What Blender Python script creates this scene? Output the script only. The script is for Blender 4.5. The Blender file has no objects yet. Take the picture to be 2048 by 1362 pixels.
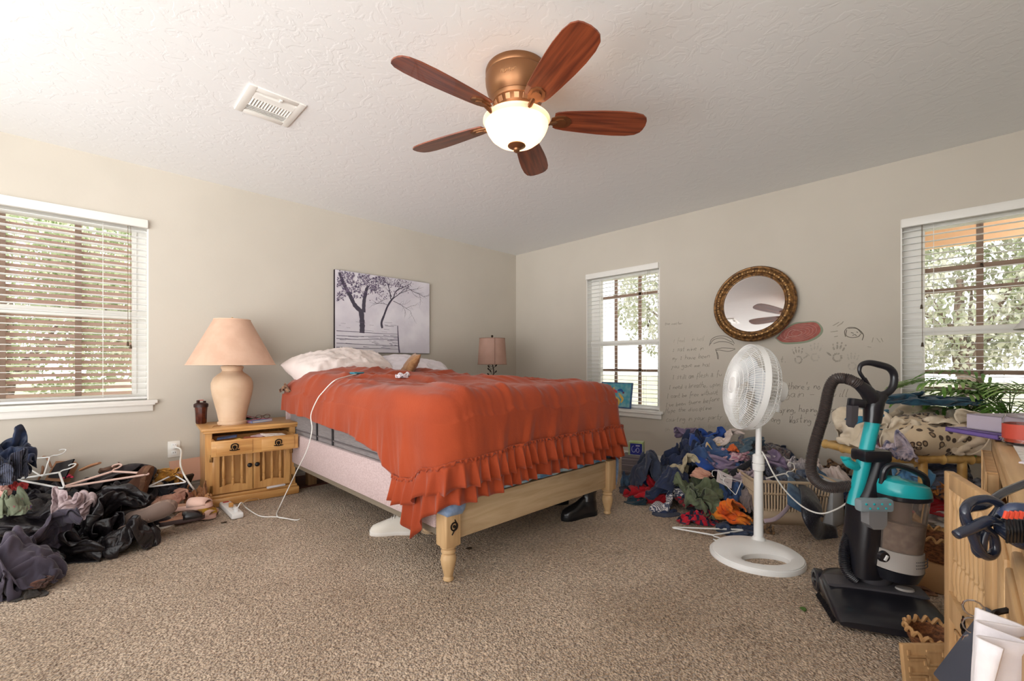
import bpy, bmesh, math, random
from math import sin, cos, pi, radians, sqrt
from mathutils import Vector, Matrix, Euler, noise

# ---------------------------------------------------------------- camera, world, exposure
SC = bpy.context.scene
COL = SC.collection
FP = 887.0                       # focal length in pixels of the 2048 px wide frame
CX, CY, CH = -4.142, -4.160, 1.01
YAW = radians(45.64)
FWD = Vector((cos(YAW), sin(YAW))); RGT = Vector((sin(YAW), -cos(YAW)))
cd = bpy.data.cameras.new('camera'); cam = bpy.data.objects.new('camera', cd); COL.objects.link(cam)
cam.location = (CX, CY, CH); cam.rotation_euler = (pi/2, 0, YAW - pi/2)
cd.sensor_width = 36; cd.lens = FP/2048*36; cd.shift_y = 46/2048; cd.clip_start = 0.02
SC.camera = cam
SC.view_settings.view_transform = 'Standard'; SC.view_settings.look = 'None'
SC.view_settings.gamma = 1; SC.view_settings.exposure = 0.7
SC.view_settings.use_curve_mapping = False
w = bpy.data.worlds.new('world'); SC.world = w; w.use_nodes = True
bg = w.node_tree.nodes['Background']; bg.inputs[1].default_value = 1.0
_tc = w.node_tree.nodes.new('ShaderNodeTexCoord'); _sx = w.node_tree.nodes.new('ShaderNodeSeparateXYZ'); _r = w.node_tree.nodes.new('ShaderNodeValToRGB')
w.node_tree.links.new(_tc.outputs['Generated'], _sx.inputs[0]); w.node_tree.links.new(_sx.outputs[2], _r.inputs[0]); w.node_tree.links.new(_r.outputs[0], bg.inputs[0])
_m = w.node_tree.nodes.new('ShaderNodeMath'); _m.operation = 'MULTIPLY_ADD'; _m.inputs[1].default_value = .5; _m.inputs[2].default_value = .5
w.node_tree.links.new(_sx.outputs[2], _m.inputs[0]); w.node_tree.links.new(_m.outputs[0], _r.inputs[0])
_e = _r.color_ramp.elements; _e[0].position = .0; _e[0].color = (2.0, 2.0, 2.0, 1); _e[1].position = 1; _e[1].color = (1.25, 1.28, 1.32, 1)
for _p, _c in ((.28, 3.6), (.42, 4.8), (.49, 4.6), (.515, 2.0), (.62, 1.4)): _q = _e.new(_p); _q.color = (_c, _c, _c, 1)   # lower band brightened as fill for the ceiling, pale sky above

def portal(loc, rot, sx, sy):
    l = bpy.data.lights.new('daylight_portal', 'AREA'); l.shape = 'RECTANGLE'; l.size = sx; l.size_y = sy
    l.cycles.is_portal = True
    o = bpy.data.objects.new('daylight_portal', l); COL.objects.link(o); o.location = loc; o.rotation_euler = rot
RX0, RY0, CEIL = -5.6, -4.78, 2.44
portal((-4.95, RY0, 1.2), (pi/2, 0, 0), 1.2, 2.3)         # walls left open behind the camera to let in added fill light
portal((RX0, -2.6, 1.2), (pi/2, 0, -pi/2), 3.9, 2.3)
portal((-4.54, 0.12, 1.4), (-pi/2, 0, 0), 1.5, 1.3)
portal((0.12, -1.585, 1.27), (pi/2, 0, pi/2), 0.88, 1.5)
portal((0.12, -4.25, 1.27), (pi/2, 0, pi/2), 0.85, 1.5)

# ---------------------------------------------------------------- helpers
def at(px, py, d):
    lat = (px-1024)/FP*d
    return Vector((CX+FWD.x*d+RGT.x*lat, CY+FWD.y*d+RGT.y*lat, CH-(py-727)/FP*d))
def fl(px, py, z=0.0): return at(px, py, (CH-z)*FP/(py-727))
def wl(px, py, y=0.0):
    r = (px-1024)/FP; return at(px, py, (y-CY)/(FWD.y+RGT.y*r))
def wr(px, py, x=0.0):
    r = (px-1024)/FP; return at(px, py, (x-CX)/(FWD.x+RGT.x*r))
def T(x, y, z): return Matrix.Translation((x, y, z))
def RZ(a): return Matrix.Rotation(a, 4, 'Z')
def RXm(a): return Matrix.Rotation(a, 4, 'X')
def RYm(a): return Matrix.Rotation(a, 4, 'Y')

def catmull(pts, n=8):
    pts = [Vector(p) for p in pts]
    if len(pts) < 3: return pts
    P = [pts[0]*2-pts[1]] + pts + [pts[-1]*2-pts[-2]]
    out = []
    for i in range(1, len(P)-2):
        a, b, c, d = P[i-1], P[i], P[i+1], P[i+2]
        for k in range(n):
            t = k/n
            out.append(0.5*((2*b)+(c-a)*t+(2*a-5*b+4*c-d)*t*t+(3*b-a-3*c+d)*t**3))
    out.append(pts[-1]); return out

class MB:
    def __init__(s, M=None): s.bm = bmesh.new(); s.M = M or Matrix()
    def v(s, co): return s.bm.verts.new(s.M @ Vector(co))
    def box(s, c, d, M=None, bev=0.0):
        M = M or Matrix()
        r = bmesh.ops.create_cube(s.bm, size=1.0)
        vs = r['verts']
        for x in vs: x.co = s.M @ M @ (Vector((x.co.x*d[0], x.co.y*d[1], x.co.z*d[2]))+Vector(c))
        if bev > 0:
            es = list({e for x in vs for e in x.link_edges})
            bmesh.ops.bevel(s.bm, geom=es, offset=min(bev, min(d)*0.45), segments=2, profile=0.5, affect='EDGES')
        return s
    def rings(s, rings, closed=True, cap=True):
        R = [[s.v(p) for p in r] for r in rings]
        n = len(R[0])
        for a, b in zip(R[:-1], R[1:]):
            for i in range(n if closed else n-1):
                j = (i+1) % n
                try: s.bm.faces.new((a[i], a[j], b[j], b[i]))
                except ValueError: pass
        if cap and closed:
            for r in (R[0], R[-1]):
                try: s.bm.faces.new(r)
                except ValueError: pass
        return s
    def lathe(s, prof, seg=24, M=None, cap=True, sx=1, sy=1):
        M = M or Matrix()
        s.rings([[M @ Vector((r*cos(2*pi*k/seg)*sx, r*sin(2*pi*k/seg)*sy, z)) for k in range(seg)] for r, z in prof], cap=cap)
        return s
    def cyl(s, p0, p1, r0, r1=None, seg=16):
        return s.tube([p0, p1], [r0, r0 if r1 is None else r1], seg, smooth=0)
    def tube(s, pts, r, seg=8, smooth=6, sq=1.0, up=None):
        P = catmull(pts, smooth) if smooth else [Vector(p) for p in pts]
        n = len(P)
        if isinstance(r, (int, float)): rr = [r]*n
        else:
            rr = []
            for i in range(n):
                t = i/(n-1)*(len(r)-1); k = min(int(t), len(r)-2); rr.append(r[k]+(r[k+1]-r[k])*(t-k))
        rings = []; u = None
        for i in range(n):
            d = (P[min(i+1, n-1)]-P[max(i-1, 0)])
            if d.length < 1e-9: d = Vector((0, 0, 1))
            d.normalize()
            if u is None:
                u = Vector(up) if up else (Vector((0, 0, 1)) if abs(d.z) < .9 else Vector((1, 0, 0)))
            u = (u-d*u.dot(d))
            if u.length < 1e-6: u = d.orthogonal()
            u.normalize(); w_ = d.cross(u)
            rings.append([P[i]+w_*cos(2*pi*k/seg)*rr[i]+u*sin(2*pi*k/seg)*rr[i]*sq for k in range(seg)])
        return s.rings(rings)
    def prism(s, poly, d0, d1, M=None):
        """poly in local xy, extruded along z d0..d1"""
        M = M or Matrix()
        a = [s.v(M @ Vector((x, y, d0))) for x, y in poly]; b = [s.v(M @ Vector((x, y, d1))) for x, y in poly]
        n = len(a)
        s.bm.faces.new(a[::-1]); s.bm.faces.new(b)
        for i in range(n): s.bm.faces.new((a[i], a[(i+1) % n], b[(i+1) % n], b[i]))
        return s
    def grid(s, f, nu, nv, thick=0.0):
        R = [[f(i/nu, j/nv) for j in range(nv+1)] for i in range(nu+1)]
        s.rings(R, closed=False, cap=False); return s
    def sph(s, c, r, sub=2, sc=(1, 1, 1), M=None):
        M = M or Matrix()
        q = bmesh.ops.create_icosphere(s.bm, subdivisions=sub, radius=1)
        for x in q['verts']: x.co = s.M @ M @ (Vector((x.co.x*r*sc[0], x.co.y*r*sc[1], x.co.z*r*sc[2]))+Vector(c))
        return s

def tag(o, label=None, cat=None, group=None, kind=None):
    if label: o['label'] = label
    if cat: o['category'] = cat
    if group: o['group'] = group
    if kind: o['kind'] = kind
    return o
def obj(name, mb, mat, parent=None, smooth=35, solid=0.0, recenter=True):
    bm = mb.bm
    bmesh.ops.recalc_face_normals(bm, faces=bm.faces)
    me = bpy.data.meshes.new(name)
    off = Vector((0, 0, 0))
    if parent is None and recenter and len(bm.verts):
        xs = [v.co.x for v in bm.verts]; ys = [v.co.y for v in bm.verts]; zs = [v.co.z for v in bm.verts]
        off = Vector(((min(xs)+max(xs))/2, (min(ys)+max(ys))/2, min(zs)))
        bmesh.ops.translate(bm, verts=bm.verts, vec=-off)
    bm.to_mesh(me); bm.free()
    for m in (mat if isinstance(mat, (list, tuple)) else [mat]): me.materials.append(m)
    if smooth:
        me.polygons.foreach_set('use_smooth', [True]*len(me.polygons))
        try: me.set_sharp_from_angle(angle=radians(smooth))
        except Exception: pass
    o = bpy.data.objects.new(name, me); COL.objects.link(o); o.location = off
    if parent: o.parent = parent
    if solid:
        m = o.modifiers.new('solid', 'SOLIDIFY'); m.thickness = solid; m.offset = 0
    return o
def thing(name, label, cat, loc=(0, 0, 0), rz=0.0, group=None, kind=None):
    o = bpy.data.objects.new(name, None); COL.objects.link(o); o.location = loc; o.rotation_euler = (0, 0, rz)
    o.empty_display_size = .05
    return tag(o, label, cat, group, kind)
def dup(root, loc=None, rz=None, label=None, group=None):
    r = root.copy(); COL.objects.link(r)
    if loc is not None: r.location = loc
    if rz is not None: r.rotation_euler = (0, 0, rz)
    if label: r['label'] = label
    if group: r['group'] = group
    for ch in list(root.children):
        c = ch.copy(); COL.objects.link(c); c.parent = r
        for g in ch.children:
            d = g.copy(); COL.objects.link(d); d.parent = c
    return r

# ---------------------------------------------------------------- materials
def lin(c):
    def f(x):
        x /= 255.0
        return x/12.92 if x <= .04045 else ((x+.055)/1.055)**2.4
    return (f(c[0]), f(c[1]), f(c[2]), 1)
MATS = {}
def mat(name, c, rough=.6, metal=0.0, c2=None, nscale=6.0, lo=.4, hi=.6, bump=0.0, bscale=40.0, bdist=.01, stretch=None,
        emit=None, estr=0.0, trans=0.0, alpha=1.0, sheen=0.0, spec=.5, detail=4, ior=1.45, coat=0.0, distort=0.0, kind='noise'):
    if name in MATS: return MATS[name]
    m = bpy.data.materials.new(name); m.use_nodes = True; nt = m.node_tree; N = nt.nodes; L = nt.links
    b = N['Principled BSDF']
    b.inputs['Base Color'].default_value = lin(c); b.inputs['Roughness'].default_value = rough
    b.inputs['Metallic'].default_value = metal; b.inputs['Alpha'].default_value = alpha
    b.inputs['Transmission Weight'].default_value = trans; b.inputs['IOR'].default_value = ior
    b.inputs['Specular IOR Level'].default_value = spec
    if sheen: b.inputs['Sheen Weight'].default_value = sheen; b.inputs['Sheen Roughness'].default_value = .4
    if coat: b.inputs['Coat Weight'].default_value = coat
    if emit: b.inputs['Emission Color'].default_value = lin(emit); b.inputs['Emission Strength'].default_value = estr
    tc = None
    if c2 or bump:
        tc = N.new('ShaderNodeTexCoord'); mp = N.new('ShaderNodeMapping'); L.new(tc.outputs['Object'], mp.inputs[0])
        if stretch: mp.inputs['Scale'].default_value = stretch
    if c2:
        if kind == 'noise':
            t = N.new('ShaderNodeTexNoise'); t.inputs['Scale'].default_value = nscale; t.inputs['Detail'].default_value = detail
            t.inputs['Distortion'].default_value = distort; out = t.outputs[0]
        elif kind == 'voro':
            t = N.new('ShaderNodeTexVoronoi'); t.inputs['Scale'].default_value = nscale; out = t.outputs[0]
        elif kind == 'wave':
            t = N.new('ShaderNodeTexWave'); t.inputs['Scale'].default_value = nscale; t.inputs['Distortion'].default_value = distort
            t.inputs['Detail'].default_value = detail; out = t.outputs[1]
        elif kind == 'check':
            t = N.new('ShaderNodeTexChecker'); t.inputs['Scale'].default_value = nscale; out = t.outputs[1]
        L.new(mp.outputs[0], t.inputs['Vector'])
        r = N.new('ShaderNodeValToRGB'); cols = [c] + (list(c2) if isinstance(c2[0], (tuple, list)) else [c2])
        e = r.color_ramp.elements
        e[0].position = lo; e[0].color = lin(cols[0]); e[1].position = hi; e[1].color = lin(cols[-1])
        for k, cc in enumerate(cols[1:-1]):
            q = e.new(lo+(hi-lo)*(k+1)/(len(cols)-1)); q.color = lin(cc)
        L.new(out, r.inputs[0]); L.new(r.outputs[0], b.inputs['Base Color'])
    if bump:
        t = N.new('ShaderNodeTexNoise'); t.inputs['Scale'].default_value = bscale; t.inputs['Detail'].default_value = 3
        L.new(mp.outputs[0], t.inputs['Vector'])
        bp = N.new('ShaderNodeBump'); bp.inputs['Strength'].default_value = bump; bp.inputs['Distance'].default_value = bdist
        L.new(t.outputs[0], bp.inputs['Height']); L.new(bp.outputs[0], b.inputs['Normal'])
    MATS[name] = m; return m
def cloth(name, c, c2=None, rough=.9, **k):
    k.setdefault('bump', .25); k.setdefault('bscale', 260); k.setdefault('bdist', .002); k.setdefault('sheen', .25)
    k.setdefault('nscale', 30)
    return mat('cloth_'+name, c, rough, c2=c2, **k)

M_wall = mat('painted_wall', (202, 194, 181), .85, c2=(197, 189, 176), nscale=1.2, bump=.12, bscale=60, bdist=.004)
def ceiling_mat():
    m = mat('textured_ceiling', (241, 241, 240), .9)
    N = m.node_tree.nodes; L = m.node_tree.links; b = N['Principled BSDF']
    tc = N.new('ShaderNodeTexCoord'); n = N.new('ShaderNodeTexNoise'); n.inputs['Scale'].default_value = 11; n.inputs['Detail'].default_value = 6
    n.inputs['Distortion'].default_value = 1.2
    L.new(tc.outputs['Object'], n.inputs['Vector'])
    r = N.new('ShaderNodeValToRGB'); r.color_ramp.elements[0].position = .50; r.color_ramp.elements[1].position = .56
    L.new(n.outputs[0], r.inputs[0])
    bp = N.new('ShaderNodeBump'); bp.inputs['Strength'].default_value = .18; bp.inputs['Distance'].default_value = .003
    L.new(r.outputs[0], bp.inputs['Height']); L.new(bp.outputs[0], b.inputs['Normal']); return m
def carpet_mat():
    m = mat('carpet', (208, 184, 152), 1.0, spec=.1, sheen=.3)
    N = m.node_tree.nodes; L = m.node_tree.links; b = N['Principled BSDF']
    tc = N.new('ShaderNodeTexCoord')
    big = N.new('ShaderNodeTexNoise'); big.inputs['Scale'].default_value = 2.2; big.inputs['Detail'].default_value = 5
    mid = N.new('ShaderNodeTexNoise'); mid.inputs['Scale'].default_value = 75; mid.inputs['Detail'].default_value = 3; mid.inputs['Distortion'].default_value = .6
    vo = N.new('ShaderNodeTexVoronoi'); vo.inputs['Scale'].default_value = 120
    for t in (big, mid, vo): L.new(tc.outputs['Object'], t.inputs['Vector'])
    r1 = N.new('ShaderNodeValToRGB'); e = r1.color_ramp.elements
    e[0].position = .3; e[0].color = lin((204, 177, 148)); e[1].position = .68; e[1].color = lin((238, 213, 186))
    L.new(big.outputs[0], r1.inputs[0])
    r2 = N.new('ShaderNodeValToRGB'); e = r2.color_ramp.elements
    e[0].position = .36; e[0].color = (.48, .42, .38, 1); e[1].position = .6; e[1].color = (1.08, 1.08, 1.08, 1)
    L.new(mid.outputs[0], r2.inputs[0])
    mx = N.new('ShaderNodeMix'); mx.data_type = 'RGBA'; mx.blend_type = 'MULTIPLY'; mx.inputs[0].default_value = .9
    L.new(r1.outputs[0], mx.inputs[6]); L.new(r2.outputs[0], mx.inputs[7])
    # worn stains
    st = N.new('ShaderNodeTexNoise'); st.inputs['Scale'].default_value = 3.6; st.inputs['Detail'].default_value = 8; st.inputs['Roughness'].default_value = .65
    L.new(tc.outputs['Object'], st.inputs['Vector'])
    r3 = N.new('ShaderNodeValToRGB'); e = r3.color_ramp.elements
    e[0].position = .27; e[0].color = (.5, .47, .42, 1); e[1].position = .36; e[1].color = (1, 1, 1, 1)
    L.new(st.outputs[0], r3.inputs[0])
    m2 = N.new('ShaderNodeMix'); m2.data_type = 'RGBA'; m2.blend_type = 'MULTIPLY'; m2.inputs[0].default_value = 1
    L.new(mx.outputs[2], m2.inputs[6]); L.new(r3.outputs[0], m2.inputs[7]); L.new(m2.outputs[2], b.inputs['Base Color'])
    ad = N.new('ShaderNodeMath'); ad.operation = 'SUBTRACT'; L.new(mid.outputs[0], ad.inputs[0]); L.new(vo.outputs[0], ad.inputs[1])
    bp = N.new('ShaderNodeBump'); bp.inputs['Strength'].default_value = 1.0; bp.inputs['Distance'].default_value = .018
    L.new(ad.outputs[0], bp.inputs['Height']); L.new(bp.outputs[0], b.inputs['Normal']); return m
def wood(name, c, c2, axis=0, scale=9, rough=.5, coat=0.0):
    st = [10, 10, 10]; st[axis] = 1
    return mat('wood_'+name, c, rough, c2=c2, nscale=scale*.3, stretch=st, lo=.3, hi=.7, detail=6, bump=.08, bscale=8, bdist=.002, coat=coat, distort=.8)
M_white = mat('white_plastic', (238, 238, 236), .35)
M_trim = mat('white_trim', (236, 233, 226), .45)
M_slat = mat('blind_white', (240, 240, 238), .4)
M_black = mat('black_plastic', (22, 22, 25), .35)
M_chrome = mat('chrome', (200, 200, 205), .15, 1.0)
M_dkmetal = mat('dark_metal', (40, 34, 30), .4, .8)
M_glass = mat('window_glass', (255, 255, 255), .0, trans=1.0, ior=1.01, spec=.2)
M_bar = mat('brown_bar', (150, 124, 106), .6)
M_paper = mat('paper', (235, 228, 222), .8)
M_cord = mat('white_cord', (240, 238, 232), .4)

# ---------------------------------------------------------------- crumpled cloth shapes
# folded-cloth vertex grids: 33 x 33 vertices, one integer per grid row (start value, then steps of two digits around 50)
TPL_EXT = [(0.433, 0.337, 0.298), (0.448, 0.351, 0.259), (0.416, 0.353, 0.208), (0.291, 0.541, 0.264), (0.607, 0.472, 0.226), (0.561, 0.528, 0.178), (0.382, 0.344, 0.305)]
TPL_ROWS = [
14684254382730472222183047261457653344426246696250697064675762866138,
14744130632445261919411731453520605132574173437857595369637177588450,
14792336693222352620401716414446353253406353764570495367716978805385,
14802426693925163634252216274445453733644467636451696257558064769244,
14762731503921253528352321213051404636506256646065557266676188587183,
14643230375513292531342530282948284363315568546956686753757282787454,
14443529484837112529382232282739463548743056715469606470656180738080,
14492245264337413222163524293037363473477036497653666860687463856677,
14364715304039373232242235273329513737757456275769576659756080727069,
14462148312522353038292923253736393541677469463266715870587861717172,
14354717324723252232333522253236405641636158494568567060765467697073,
14481950311334312219382451202135354558575659447050735271617647667177,
14394428124221312624264139302320375445475956655274547250844477814761,
14521525442233202523203239523123194364523570517649636971667276765654,
14434009452620321624431423484439242847523469676276674174668557768265,
14571144093531222112373734174536444037403659687265746448717285537783,
14414508382035181730212639431643403736396763406670705875677763894575,
14551640253113202123202828464427283839584280604067737052757681608765,
14423812263530092121392318354644312040517152736246716972576979907772,
14224934142127211622303626214145392627466867665576606375786462787685,
14044741133026182020283627332938583341184976647853727757777577777255,
13933945272021222139362233253233464851423048835380716575577674757572,
14082219392633121927453628412429334353602367488058766879795469736670,
13994117182235321515384426434328215141455438785581707967735869695575,
13774215353115411922235140254034293346394678427962758382577448754775,
13613838222141263230252046263831303638635639636580847965765267606451,
13563234333325213331293128303531383537485972654973808077615865556674,
13414129352830332131332729283038323442436168706857818472547348657558,
13462145283224363320253324272634465228414872736182747964685458745976,
13324524403727232433272224272927365561513747787269638073695377537459,
13135936253530293635192318192737303664626828567966717069727266715676,
13054744263427283245351819202434313844678350316985417471807261697067,
12896928434116242742393022182128343742617477375756724580796862726871,
11633752425062173640481844234333557038857433645667566969766076555277,
11874235624842264535135624422053255079509247695968656271587559635058,
12074740614239291641145848125242312551886193586868616658705972713758,
12344641634025174017312753372961442731639363866880585767695672515650,
12654636551634321642282338522334632356586791708359837156646851665348,
12606944234535092623274553264935293868507275776786507086696159604361,
12536853484110312826264231543619603155607469756962834466828955525661,
12366154545233152029522747256126354164536477807072448646657695555460,
12285250636438292437304426482462394022855370768149844589596068896655,
12155556525456542814553733324219404947537475757252589049936566826166,
12045548604051556432206638352730237037557459728462535091549585786064,
11925557496652264851683113526128223474504370856384624846986696817466,
11835344655066625550511615276353423825515785629560806536539876737985,
11715359464272617159493111153055466160464172855587756856188472749379,
11625342516158606568394142091729545266745176568451728256346499735791,
11495250475262617544812322551517215261748387735577376985596341997165,
11375541494774616376664916145733102357868480797944478143625896558878,
11255145376955657560637429191149411759858560818267553087675340926772,
11055243614980506257747049301510393667777787637385286642787858406779,
11132349517261717657525466432715204961678571748750763241567867726852,
11271622725175547258567347434938284244808474794790694627544061687386,
11074909516955745365744946513953327441498988528848667648235654566179,
10844542237576436081566948275240636058625774965192643458593275417171,
10634136713880844750725264292961465362677686669650856736683747695973,
10721660337650845766494670413240488237768972975893746856336547645672,
10770540684873615167546248782836466063767790888349617180645952635266,
10762812447060687043674460667431575556658070809783525670865958635559,
10890644205072725272417039598274415660647580608498774881726844755354,
10922314532753717046595659546981805356647678705670907775717651468060,
11111235242558645268336077478063827369467987836159897478717559454685,
11104410362624506580493066717279737973606281976752858571786770533258,
10857620392328384863854845666677728381734379839370738174737372296628,
10775967372034403845577670585368777882825657837397788474787344612869,
10397985733867685956365598746992937589497299651920294330511118270122,
10428075814287663753514475997279848967934189785221211555175324012204,
10645072797447995651554443719995787094549536589439121424491643240128,
10676061708775429761485448378794887887884186375381301914145404054610,
10637236885586874184855948325283887294968333745622663423200853010136,
10347375629067555671757482582583588782939274284071154042452329151001,
10502973979683505064823970815931907495817890611236640934394529061429,
10324086809399805171407821597540748380987970855327095909194248390217,
10089342789298875783642980174275838387646880707113541358320127522410,
10294498837662877548797646511345908699916837757813435308623901342023,
10099446709979755676497954673430668894798277347562083155244624162328,
10294699784174826662824954524866598687989571381574570332521324144132,
10089974458236807273683956624756858799998956195732664404392116431234,
10245473993982326374717243347159729899998934472756494826173612442915,
10039954997516826129875451523583809399928744185636544139162326412844,
10205999558267175673554962556353799999995553452458354735472019333225,
10059963933453844911638337556779639899874454375632456129252823471143,
10186999905631374562514870426167868799735835504454474244392621324218,
10079970728854413433334967685361838497853751355055494648332235473942,
10098899734084704027201649708160618595985318426535732149562814384441,
10168097508934814052243739247189786899687246352065615015474140333331,
10059575962980357809285168412774868094914644246423635039214534363838,
10157188985718577148022668804833748984845245572364502132501552287324,
10039582657915366770410739767754538883743666266223564809571330598839,
10088076873359205061760428727470805884715335671861254739186307529263,
10294495587315279552375203497568738382475869336016393839208731188596,
10068359873430297197651126227459857380823146504650212231378173128860,
10006188587446323165925316144175697979817230254149494432244689335592,
10293057785767604629668830162551728565808257190652424587342291543662,
10227130356265587765456570093836487369906260531107654369792147895946,
10099853242156909270446639403447454458807040682504386385696024728556,
10058579173136779695654565383545464744405772313358095582556375717371,
10038071232750737491947144544841464644441857641257532354657584767071,
12195267427450648181787271634872704836396065626253192523364450647147,
11986655696445758180787276663870505546314274576478381937394243415874,
11825771617371517579757374726137494947466060616354595741403737444060,
11668158735071766879597669705339455052554662655653586057605536374537,
11726873565776667864806374506634364256535061635756565458586268533341,
11617170717053805970746971644741284247506060597342465165626869646031,
11616962697473506674697167524641472851676357486872574261706865635741,
11765774664973517076686658734626323447755461647464804570664174583860,
11965639765752747165577072475449242156717666584979657964582770554047,
12043540685358776565647264614052264552746173437149818071414048574248,
11804943496976575665687066546529483277536972633758777673314643555042,
11723640627667425766716966615762285171397170636446824677682933663038,
11556229486865633765736967705972545634683670707149753385755227344858,
11437155387746395346747577645465547256523165657270653182707741375558,
11465571594141434457827862607442606254515552697068714871637750675653,
11366449584836444668797569724173374874365965747274527949756477605756,
11214863524656327352816470575163687128546267727653707056717074616059,
11245037593954495767797659754270706456407168674353656963767163676360,
11104249465348426175797568597364624375687165635051346370696664657367,
10826038436345436575767764716569695648657667614452743767606953747173,
10983529494958347674747376737051655864696461555378624633726453737778,
10813436325167497172667875745764626948676471456772633456526562808170,
10673332444853756264717477757174485273447266367165655236716363817769,
10483766414851526973797467775965653372645855485566655654615878737374,
10287852624650485172797571505270675358565556456165666644597274757668,
10178377655350494150797153635258665655654557565271705569704875767275,
10097475797460514331567358545462746135535846566372687167706052767676,
10066677687072783040286462536068764871373351726176567474726249727875,
10224175607574754032305065526376657246663729717362717159656969686962,
10005477727765496231323268567274527268386331666773755868676450656770,
10302765757254506530275849596874528450633475645963647258705844785775,
10324835736544526738255049647176617170357641626973714458744869645976,
10055259586238506441523254736074548458635576525774676130727341647268,
10748641263625305152586162717672524735456881538139405563573327304120,
10647480393123355053555451646855757839455754857857355840254645342441,
10528754635427117061526142547257735931826533828168532018254040634623,
10545259556657302153723566557573597641368757837150514224232130557441,
10227036646055594718527140797453708331478085813745535620293749305379,
10253362386369416827693058758473673839818783815638354540373944363773,
10186930345158863056783435758083265185788280806744315942212844424469,
10137859332839837357411480638636657182647980715579446225312949383378,
10067880492718576875164168838667625986753562808659824938332547371854,
10106479732034675829236079805791448885398235807393776338262412641424,
10027382694050470634587277548650927663793559757687777745191221363918,
10115779856346181142667648825286688971765961407182559556212728412824,
10216571866626510638724878488459798181677864543681587151671351412420,
10455077885457381823635854805175786486817174265266776867345530432319,
10546771826450093549615950696171746469817671415962617678236733312023,
10844972836337164362507253487456677667738382464355826379375047262418,
10468586745514654962582736777870674776818077624663687171405053262319,
10578068607016408379474326448053607882846877638560715978505027362618,
10696542844869337772564631246071707660757779777274787344642648304223,
10614466788032647466595028494468657373756383766581597475245825493035,
10756342836168525558615062513677417574728351828738757867614521413944,
10846165597170645954516450541771704881708368625857717075813040514634,
11016061747366626539634043413851787944846573877037717868617043513428,
11176657787071735054505047433126677254688488519239758378596853312840,
11445269547972726954545147212037716966548386536870795386776344363825,
11725644526172798077594628312224696071717489715775478356577257463340,
11972872495552848274844928222329516860718387638272484034587377584442,
12131958755467508184617033193037556162747185748448123448577279664856,
12222164765635469183518342193955467052837576765819333677295465747671,
12393255636353247461757438575454295480657482762045534962455546677568,
12496057565540194775636275775260264261777957796433505843685343518745,
12467768614217243787558669796555411368745885766749336045733764444969,
12467576753416181885877177578165174648678255807841705341704534655718,
14595222274115084237241719303856689999968562095101522351131625362829,
14800932232417744033242327284124817893799922353861074415331514223047,
14551820142940375450172770463814269689729296394006011243282018151535,
14184307420822454856065432467154118794988298441301010113273820183119,
13942456121139085261360846385875726394999972510901010121122023221853,
13484932333011491052432130395476709799908071572509020103111721291839,
12976618363627352039542615726946839571747672674227130104392719201312,
12585367221330393743205925346071908883389166565043430129131135142035,
12245959311625233930672427673695847476614778506930803007033415136201,
11846756522410510322523145559943886573635058586173544216120445115111,
11812954901244013807204444974992446967782560646163575323463418160471,
12162034526412200904264792309740525969747151196855656725453230205028,
12402946302720012501368636903913747336806754363659628541313928182838,
12485927482601010101718258560123813736816761413255668771113525137547,
12951068280301250101327197156513288615752586326868228987024610396876,
12708308480401170101584990711973183061274342464260755492290152717069,
12756555110224041101538070725452521155344244294715426584288045726969,
12236390062324010442748180626535365028532638253914307926737574746969,
11828094451005102468828573706640363345283431251622534268685886707569,
11658480713209093875848074528047352719256030190836515852687075777471,
11318876679214125574807963362088147434312301156447715627668271797463,
10979386858953153378934824334555623164284115018875732062407787684131,
10729285898584522786153124394460615935463017618191803523664983382531,
10479792758178807428671410491731578138273537998595753635138744242830,
10368296926475737878331910243622477480036028999999480948503648323030,
10535876929179664878471311173329708673352048999973153415672949363633,
10756952558485696641581315192931598379814935996948122174272729374239,
11116955398640376452681917182029619272797272346829454334323028414133,
11427747264039245260703411241248925199458363473249254177242436263773,
11628855293901081886435115116534878440912655544335388922842004247628,
11715387352005140169691810792254933799265833547811824693510803653569,
11246976521428140140755607485369995114642752616454309590510130079972,
11253757651640182423476774555162726401124357465851749082612005198768,
11392529371835615376614775686154385653618366746375746067687681765369,
11552236213019376769696647707365545853387273775268775883775677777652,
11632348182920244469705962756257577067564577607371587761778255737677,
11762347322419232848706367705265547460676455627273706376717681546775,
11763717472636262626496767697737686873456764747557735385787584755362,
11791746183135414326215070757948556670794462738078458162757386907561,
11723616472731224449371959777385397274458464755080764082628275828873,
11662146212938391746505131857559833862815081588457776840758481808259,
11613712372038384618445854697983477639657176745374676061618180796684,
11522825224614344550356071558076723557826572498663607572466674788459,
11721929270946216130586054685977765834748268606176596382676058717982,
11702817263410427038516064525472748030717378635755775580816960557681,
11652025213341305862535159605661698241687673655648627766687681666180,
11613424072547605463317745646455695669696957516171526679718256777674,
11463519382445636137465081566366596771612762537361786567838266727074,
11273356164052663866414751677172666771294232637373648081766887616476,
11382238534150496130714854597167737061183047517073748283767974677162,
11245737454552473948397171566869747242393745426166727880838958816274,
11493751375644514247405769706466716859443344306266717780777580657368,
11555235504262365627595267666766746560513736275967727676945468806882,
11793446465339573842445868736069777066433237265867707384658552738473,
11755259443754543838485862647266645862673936255667726372896077627481,
12054453474355362664504960656377665546484543515166666776748060775870,
12087149434523533529776255645669835055533741545556646475747182607261,
12184972363543173560466973786065676946603943486056586568766766876370,
12216661242436524115607778777373655561445741367143706664727358797652,
12366534493231174643427476808380725759484352415254674472827966505272,
12624320394617462140557382857972857158474845484957595555688583643138,
12792338232847193330757877698082787871534748493965624764477283804726,
12902628272232391535667984788567727980715349444357655747624377844159,
12932333292623233924847381777086745777747249564660615739466680784834,
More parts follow.
